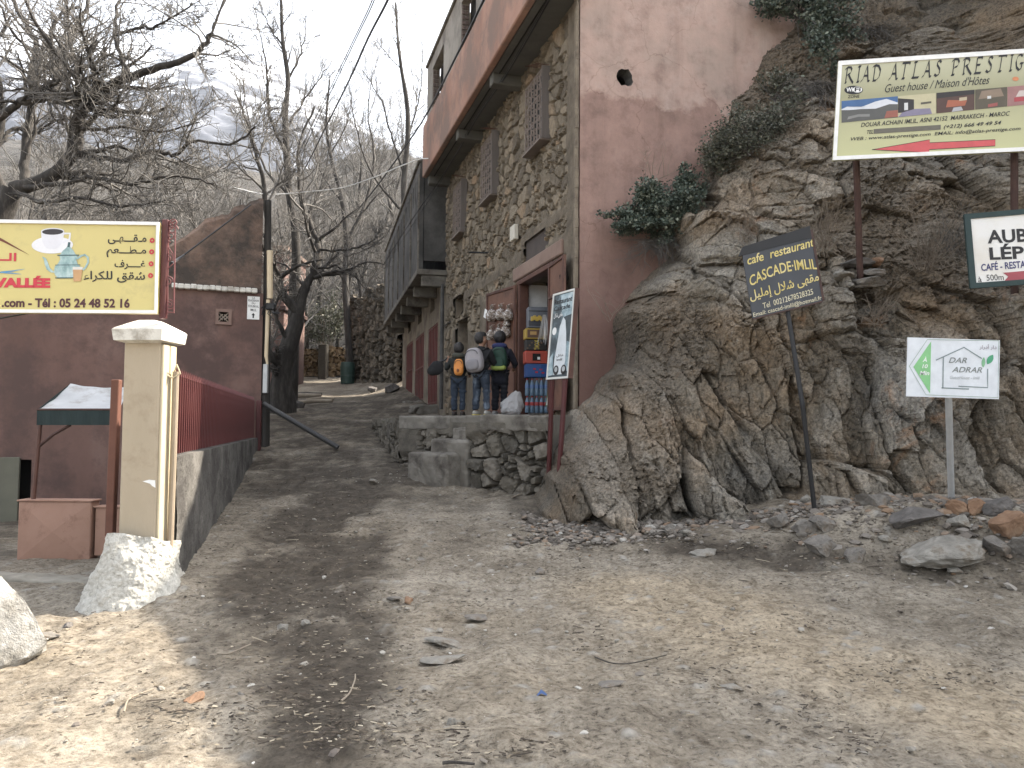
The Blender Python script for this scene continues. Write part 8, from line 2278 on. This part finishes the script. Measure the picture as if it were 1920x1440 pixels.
# ================================================================== PEOPLE
def skin(name, joints, edges, m, parent, sub=2, root=0):
    """one continuous surface grown round a skeleton: joints = [(position, radius)]"""
    me = bpy.data.meshes.new('bones')
    me.from_pydata([tuple(p) for p, r in joints], edges, [])
    o = bpy.data.objects.new('bones', me); COL.objects.link(o)
    md = o.modifiers.new('Skin', 'SKIN'); md.use_smooth_shade = True
    if len(me.skin_vertices) == 0:
        raise RuntimeError('no skin layer')
    for sv, (p, r) in zip(me.skin_vertices[0].data, joints):
        sv.radius = (r, r) if not isinstance(r, tuple) else r
    me.skin_vertices[0].data[root].use_root = True
    sb = o.modifiers.new('Sub', 'SUBSURF'); sb.levels = sub; sb.render_levels = sub
    ev = bpy.data.meshes.new_from_object(o.evaluated_get(bpy.context.evaluated_depsgraph_get()))
    bpy.data.objects.remove(o)
    w = worg(parent)
    for v in ev.vertices: v.co = v.co - w
    ev.name = name; ev.materials.clear()
    ev.polygons.foreach_set('use_smooth', [True] * len(ev.polygons))
    return link(name, ev, m, parent)

def crease(me, amp, fx, fz):
    """cloth folds: the surface is pushed in and out along its normals"""
    n = len(me.vertices); co = np.empty(n * 3, np.float32); me.vertices.foreach_get('co', co); co = co.reshape(-1, 3)
    no = np.empty(n * 3, np.float32); me.vertex_normals.foreach_get('vector', no); no = no.reshape(-1, 3)
    w = 1 - np.abs(vnoise(co[:, 0] * fx + co[:, 2] * 4, co[:, 1] * fx, co[:, 2] * fz, 71)) * 2
    w = w + .5 * vnoise(co[:, 0] * fx * 2.3, co[:, 1] * fx * 2.3, co[:, 2] * fz * 2, 72)
    me.vertices.foreach_set('co', (co + no * (w * amp)[:, None]).astype(np.float32).ravel()); me.update()

def superball(name, c, size, ax, p, m, parent, fn=None):
    v, f = ICO3
    s = np.abs(v) ** p; k = s.sum(1) ** (-1 / p)
    v = v * k[:, None]
    if fn is not None: v = fn(v)
    A = np.array([list(ax[0]), list(ax[1]), list(ax[2])])
    return np_mesh(name, (v * np.array(size) / 2) @ A + np.array(c), f, m, parent, smooth=True)

M_SKIN = mat('skin', [(.23, .125, .08), (.28, .155, .10)], 6, .55, .03)
M_HAIR = mat('black_hair', [(.008, .007, .007), (.018, .015, .014)], 30, .6, .4, 90)

def person(px, Y, H_, yaw, label, pose, jacket, trousers, shoe, head_yaw=0.0, hood=None, sole=None, coat=False):
    base = Vector((P(px, 700, Y).x, Y, T_TOP + .005))
    fw = Vector((math.sin(yaw), math.cos(yaw), 0)); rt = Vector((fw.y, -fw.x, 0))
    k = H_ / 1.5
    def W(x, y, z): return base + rt * (x * k) + fw * (y * k) + UP * (z * k)
    root = thing('person', base, label, 'person')
    J, E = [], []
    def add(p, r, to=None):
        J.append((W(*p), r * k)); 
        if to is not None: E.append((to, len(J) - 1))
        return len(J) - 1
    pel = add((0, 0, .78), .105); sp = add((0, -.01, .93), .10, pel); ch = add((0, -.01, 1.08), .115, sp); nb = add((0, .0, 1.20), .055, ch); nk = add((0, .015, 1.255), .046, nb)
    hy = head_yaw; hf = fw * math.cos(hy) + rt * math.sin(hy)
    def Hd(f_, z, s_=0): return W(0, .02, z) + hf * (f_ * k) + Vector((hf.y, -hf.x, 0)) * (s_ * k)
    def addw(p, r, to): J.append((p, r * k)); E.append((to, len(J) - 1)); return len(J) - 1
    h1 = addw(Hd(.005, 1.32), .074, nk); h2 = addw(Hd(-.005, 1.395), .088, h1); h3 = addw(Hd(-.01, 1.445), .066, h2)
    nose = addw(Hd(.105, 1.352), .013, h1); chin = addw(Hd(.075, 1.285), .026, h1)
    e1 = addw(Hd(-.012, 1.36, .090), .014, h1); e2 = addw(Hd(-.012, 1.36, -.090), .014, h1)
    arms = {}
    for sgn, nm in ((1, 'r'), (-1, 'l')):
        sh_, el, wr = pose['sh_' + nm], pose['el_' + nm], pose['wr_' + nm]
        a = add(sh_, .05, ch); b_ = add(el, .038, a); c = add(wr, .028, b_)
        hd = np.array(wr) + (np.array(wr) - np.array(el)) / np.linalg.norm(np.array(wr) - np.array(el)) * .05
        d = add(tuple(hd), .026, c)
        dv = (np.array(wr) - np.array(el)); dv /= np.linalg.norm(dv)
        sd = np.cross(dv, [0, 0, 1.0]); sd = sd / (np.linalg.norm(sd) + 1e-6); pl_ = np.cross(dv, sd)
        for q, ln in ((-.021, .050), (-.007, .060), (.007, .056), (.021, .044)):
            f1 = add(tuple(hd + sd * q + dv * .028), .0085, d); f2 = add(tuple(hd + sd * q + dv * (.028 + ln * .5) + pl_ * .012), .0075, f1); add(tuple(hd + sd * q + dv * (.02 + ln * .75) + pl_ * .034), .0065, f2)
        t1 = add(tuple(hd - sd * .032 * sgn - dv * .01), .009, d); add(tuple(hd - sd * .046 * sgn + dv * .022 + pl_ * .012), .0075, t1)
        arms[nm] = (sh_, el, wr)
    legs = {}
    for sgn, nm in ((1, 'r'), (-1, 'l')):
        hp_, kn, an = pose['hp_' + nm], pose['kn_' + nm], pose['an_' + nm]
        a = add(hp_, .078, pel); b_ = add(kn, .052, a); c = add(an, .036, b_); add((an[0] + .01 * sgn, an[1] + .10, .035), .03, c)
        legs[nm] = (hp_, kn, an)
    skin('body', J, E, M_SKIN, root, 2)
    # jacket over torso and arms
    J2, E2 = [], []
    def ad(p, r, to=None, w_=False):
        J2.append((p if w_ else W(*p), tuple(q * k for q in r) if isinstance(r, tuple) else r * k))
        if to is not None: E2.append((to, len(J2) - 1))
        return len(J2) - 1
    lowz = .66 if not coat else .52
    a0 = ad((0, 0, .84), (.15, .12)); ad((0, 0, lowz), (.158, .128), a0); s1 = ad((0, -.01, .97), (.145, .118), a0); c1 = ad((0, -.01, 1.10), (.16, .122), s1); n1 = ad((0, 0, 1.20), (.085, .08), c1); ad((0, .005, 1.245), (.066, .066), n1)
    for nm in 'rl':
        sh_, el, wr = arms[nm]; a = ad(sh_, .070, c1); b_ = ad(el, .056, a); ad(tuple(np.array(el) * .08 + np.array(wr) * .92), .042, b_)
    jk = skin('jacket', J2, E2, jacket, root, 3); crease(jk.data, .011 * k, 9, 3)
    # trousers
    J3, E3 = [], []
    def at3(p, r, to=None):
        J3.append((W(*p), r * k)); 
        if to is not None: E3.append((to, len(J3) - 1))
        return len(J3) - 1
    t0 = at3((0, 0, .80), .118)
    for nm in 'rl':
        hp_, kn, an = legs[nm]; a = at3((hp_[0], hp_[1], hp_[2] - .03), .095, t0); m_ = at3(tuple((np.array(hp_) + np.array(kn)) / 2), .086, a); b_ = at3(kn, .070, m_); c = at3(tuple(np.array(kn) * .45 + np.array(an) * .55), .064, b_); at3((an[0], an[1], an[2] + .0), .058, c)
    tr = skin('trousers', J3, E3, trousers, root, 3); crease(tr.data, .012 * k, 6, 13)
    for nm in 'lr':
        an = legs[nm][2]
        c = W(an[0], an[1] + .045, .042)
        def shp(v):
            v = v.copy(); v[:, 2] = np.where(v[:, 2] < 0, v[:, 2] * .85, v[:, 2] * (1.0 - .45 * np.clip(v[:, 1], -1, 1))); return v
        sh_o = superball('shoe', c, (.088 * k, .235 * k, .085 * k), (rt, fw, UP), 2.6, shoe, root, shp)
        superball('sole', c - UP * .030 * k, (.094 * k, .242 * k, .024 * k), (rt, fw, UP), 4, sole or M_WHITE, sh_o)
    # hair
    hair_c = W(0, .02, 1.392) - hf * .020 * k
    hs = Vector((hf.y, -hf.x, 0))
    def hsh(v):
        v = v.copy(); nz = fbm(v[:, 0] * 5 + px, v[:, 2] * 5 + v[:, 1] * 5, 5, 66)
        v *= (1 + .12 * nz)[:, None]; cut = (v[:, 1] > .30) & (v[:, 2] < .30); v[cut, 1] = .30; return v
    superball('hair', hair_c, (.206 * k, .228 * k, .238 * k), (hs, hf, UP), 2.1, M_HAIR, root, hsh)
    if hood is not None:
        def hd_(v): v = v.copy(); v[:, 2] = np.where(v[:, 2] > 0, v[:, 2] * .7, v[:, 2]); return v
        superball('hood', W(0, -.03, 1.235), (.27 * k, .22 * k, .15 * k), (rt, fw, UP), 2.4, hood, root, hd_)
    return root, W, rt, fw, k

def backpack(W, rt, fw, k, c, size, m, label, m2=None, extra=None, tilt=0.0, strap=M_BLACK, arms=(.13, .13)):
    cc = W(*c); up_ = (UP + rt * tilt).normalized(); r2 = (rt - UP * tilt).normalized()
    t = thing('backpack', cc - UP * size[2] * k / 2, label, 'backpack')
    def shp(v):
        v = v.copy(); v[:, 0] *= 1 - .14 * np.clip(v[:, 2], 0, 1); v[:, 1] = np.where(v[:, 1] < 0, v[:, 1] * (1 + .12 * np.clip(-v[:, 2], 0, 1)), v[:, 1]); return v
    superball('main_bag', cc, tuple(q * k for q in size), (r2, fw, up_), 3.2, m, t, shp)
    superball('front_pocket', cc - fw * size[1] * k * .42 - up_ * size[2] * k * .20, (size[0] * .72 * k, size[1] * .5 * k, size[2] * .46 * k), (r2, fw, up_), 3.0, m2 or m, t)
    b = MB()
    for q in (0, 1): pass
    pts = [cc - fw * size[1] * k * .50 + r2 * (size[0] * .36 * k * math.cos(R(a))) + up_ * (size[2] * k * (.20 + .20 * math.sin(R(a)))) for a in range(180, -1, -15)]
    b.tube(pts, .006 * k, 5); b.build('zip_line', M_BLACK, t)
    for sg, ax_ in ((1, arms[0]), (-1, arms[1])):
        b = MB(); s0 = W(sg * ax_ * .6, c[1] + .09, c[2] + size[2] * .42); 
        b.tube(smooth_path([np.array(s0), np.array(W(sg * ax_, .01, 1.205)), np.array(W(sg * ax_ * 1.05, .115, 1.10)), np.array(W(sg * ax_ * 1.15, .10, .95)), np.array(W(sg * ax_ * 1.1, -.05, c[2] - size[2] * .35))], 4), .016 * k, 6); b.build('strap', strap, t)
    return t, cc, up_, r2

J_DARKGREEN = mat('dark_olive_jacket', [(.008, .009, .008), (.014, .016, .014)], 5, .9, .3, 30)
J_BLACK = mat('black_jacket', [(.005, .005, .006), (.010, .010, .012)], 5, .9, .3, 30)
J_NAVY = mat('navy_jacket', [(.006, .007, .014), (.011, .012, .022)], 5, .9, .3, 30)
T_BLUE = mat('blue_jeans', [(.011, .017, .028), (.02, .032, .052)], 6, .9, .3, 60)
T_FADED = mat('faded_jeans', [(.012, .018, .03), (.028, .04, .06), (.14, .17, .21)], 5, .9, .3, 60, spread=.12, stretch=(1, 1, .5))
T_NAVY = mat('navy_trousers', [(.005, .006, .010), (.009, .011, .017)], 5, .9, .3, 40)
stand = dict(hp_r=(.075, 0, .76), hp_l=(-.075, 0, .76), kn_r=(.085, .012, .42), kn_l=(-.085, .012, .42), an_r=(.085, -.01, .09), an_l=(-.085, -.01, .09))

# smallest boy: holds a black bag out to the left
pA = dict(stand, sh_r=(.165, -.01, 1.13), el_r=(.235, .02, .92), wr_r=(.20, .17, .86), sh_l=(-.165, -.01, 1.13), el_l=(-.26, -.0, .94), wr_l=(-.245, .03, 1.12))
rA, WA, rtA, fwA, kA = person(860, 14.05, 1.29, .12, 'smallest boy from behind in dark jacket and blue jeans, holding a black bag aside', pA, J_DARKGREEN, T_BLUE, F('brown_shoe', (.03, .022, .018), .7), .1, mat('moss_hood', [(.035, .036, .028), (.05, .052, .04)], 6, .9, .3), F('dark_sole', (.02, .018, .016), .8))
bt, cc, u_, r_ = backpack(WA, rtA, fwA, kA, (.03, -.16, .98), (.20, .12, .34), mat('orange_nylon', [(.52, .19, .035), (.60, .24, .05)], 6, .6, .2), 'small orange backpack on the smallest boy')
superball('emblem', cc - fwA * .098 * kA - u_ * .07 * kA, (.05 * kA, .02, .07 * kA), (r_, fwA, u_), 2.2, F('brown_badge', (.16, .05, .015), .6), bt)
hand = WA(-.245, .03, 1.17)
bc = hand + Vector((-.20, -.03, -.17))
blk = thing('cloth_bag', bc, 'black cloth bag hanging from the smallest boy\'s raised left hand', 'bag')
def bsh(v):
    v = v.copy(); v[:, 0] += .25 * v[:, 2]; v[:, 0] *= 1 - .25 * np.clip(v[:, 2], -1, 1); nz = fbm(v[:, 0] * 3, v[:, 2] * 3 + v[:, 1], 3, 5); return v * (1 + .1 * nz)[:, None]
superball('pouch', bc, (.27, .14, .26), (rtA, fwA, UP), 2.3, mat('black_cloth', [(.006, .006, .007), (.013, .013, .014)], 6, .95, .4, 40), blk, bsh)
b = MB(); b.tube([hand + Vector((0, 0, .02)), hand + Vector((-.05, -.02, -.03)), bc + Vector((.06, 0, .11))], .016, 6); b.tube([hand + Vector((0, 0, .0)), hand + Vector((.012, 0, -.1)), hand + Vector((.0, 0, -.24))], .011, 6); b.build('handle', M_BLACK, blk)

# middle boy: head turned right
pB = dict(stand, sh_r=(.165, .0, 1.13), el_r=(.20, .12, .93), wr_r=(.17, .30, .98), sh_l=(-.165, -.01, 1.13), el_l=(-.19, .10, .90), wr_l=(-.10, .24, .92), kn_r=(.10, .03, .42), an_r=(.12, -.0, .09), an_l=(-.10, -.02, .09))
rB, WB_, rtB, fwB, kB = person(902, 14.0, 1.475, .45, 'boy with his head turned right, in a black jacket and faded jeans', pB, J_BLACK, T_FADED, F('grey_trainer', (.32, .31, .28), .6), 1.0, None, F('yellow_sole', (.55, .45, .12), .6))
backpack(WB_, rtB, fwB, kB, (-.03, -.20, .98), (.34, .20, .44), mat('pale_grey_nylon', [(.25, .235, .245), (.33, .31, .32)], 4, .7, .25, 40), 'large pale grey backpack on the boy with the turned head', mat('mid_grey_nylon', [(.17, .16, .17), (.22, .21, .22)], 4, .7, .25), tilt=-.12)
b = MB(); c = WB_(-.05, -.13, .66); 
# tallest boy
pC = dict(stand, sh_r=(.17, .0, 1.13), el_r=(.26, .08, .93), wr_r=(.20, .25, .86), sh_l=(-.165, .0, 1.13), el_l=(-.20, .14, .95), wr_l=(-.10, .30, 1.05), kn_l=(-.07, .02, .42), kn_r=(.07, .04, .42))
rC, WC, rtC, fwC, kC = person(937, 14.3, 1.53, .25, 'tallest boy seen from behind in navy clothes with a blue hood', pC, J_NAVY, T_NAVY, F('white_grey_trainer', (.26, .26, .25), .6), .05, mat('blue_hood', [(.02, .025, .085), (.032, .04, .12)], 5, .9, .3), None, True)
bt, cc, u_, r_ = backpack(WC, rtC, fwC, kC, (.035, -.185, 1.0), (.29, .17, .40), mat('forest_green_nylon', [(.008, .035, .022), (.014, .052, .034)], 5, .7, .25), 'dark green backpack with a lime base on the tallest boy', strap=M_BLACK)
superball('lime_base', cc - u_ * .165 * kC - fwC * .035 * kC, (.27 * kC, .15 * kC, .10 * kC), (r_, fwC, u_), 2.8, mat('lime_nylon', [(.20, .26, .05), (.27, .33, .08)], 5, .7, .2), bt)
# ================================================================== AIR
def haze():
    b = MB(); b.box((-300, 1000, 443), (4600, 2300, 914))
    m = bpy.data.materials.new('valley_air'); m.use_nodes = True; nt = m.node_tree; nt.nodes.clear()
    o = nt.nodes.new('ShaderNodeOutputMaterial'); v = nt.nodes.new('ShaderNodeVolumePrincipled')
    v.inputs['Color'].default_value = (0.80, 0.88, 1.0, 1); v.inputs['Density'].default_value = 0.00008; v.inputs['Anisotropy'].default_value = 0.2
    nt.links.new(v.outputs['Volume'], o.inputs['Volume'])
    return tag(b.build('haze', m), kind='stuff')
haze()
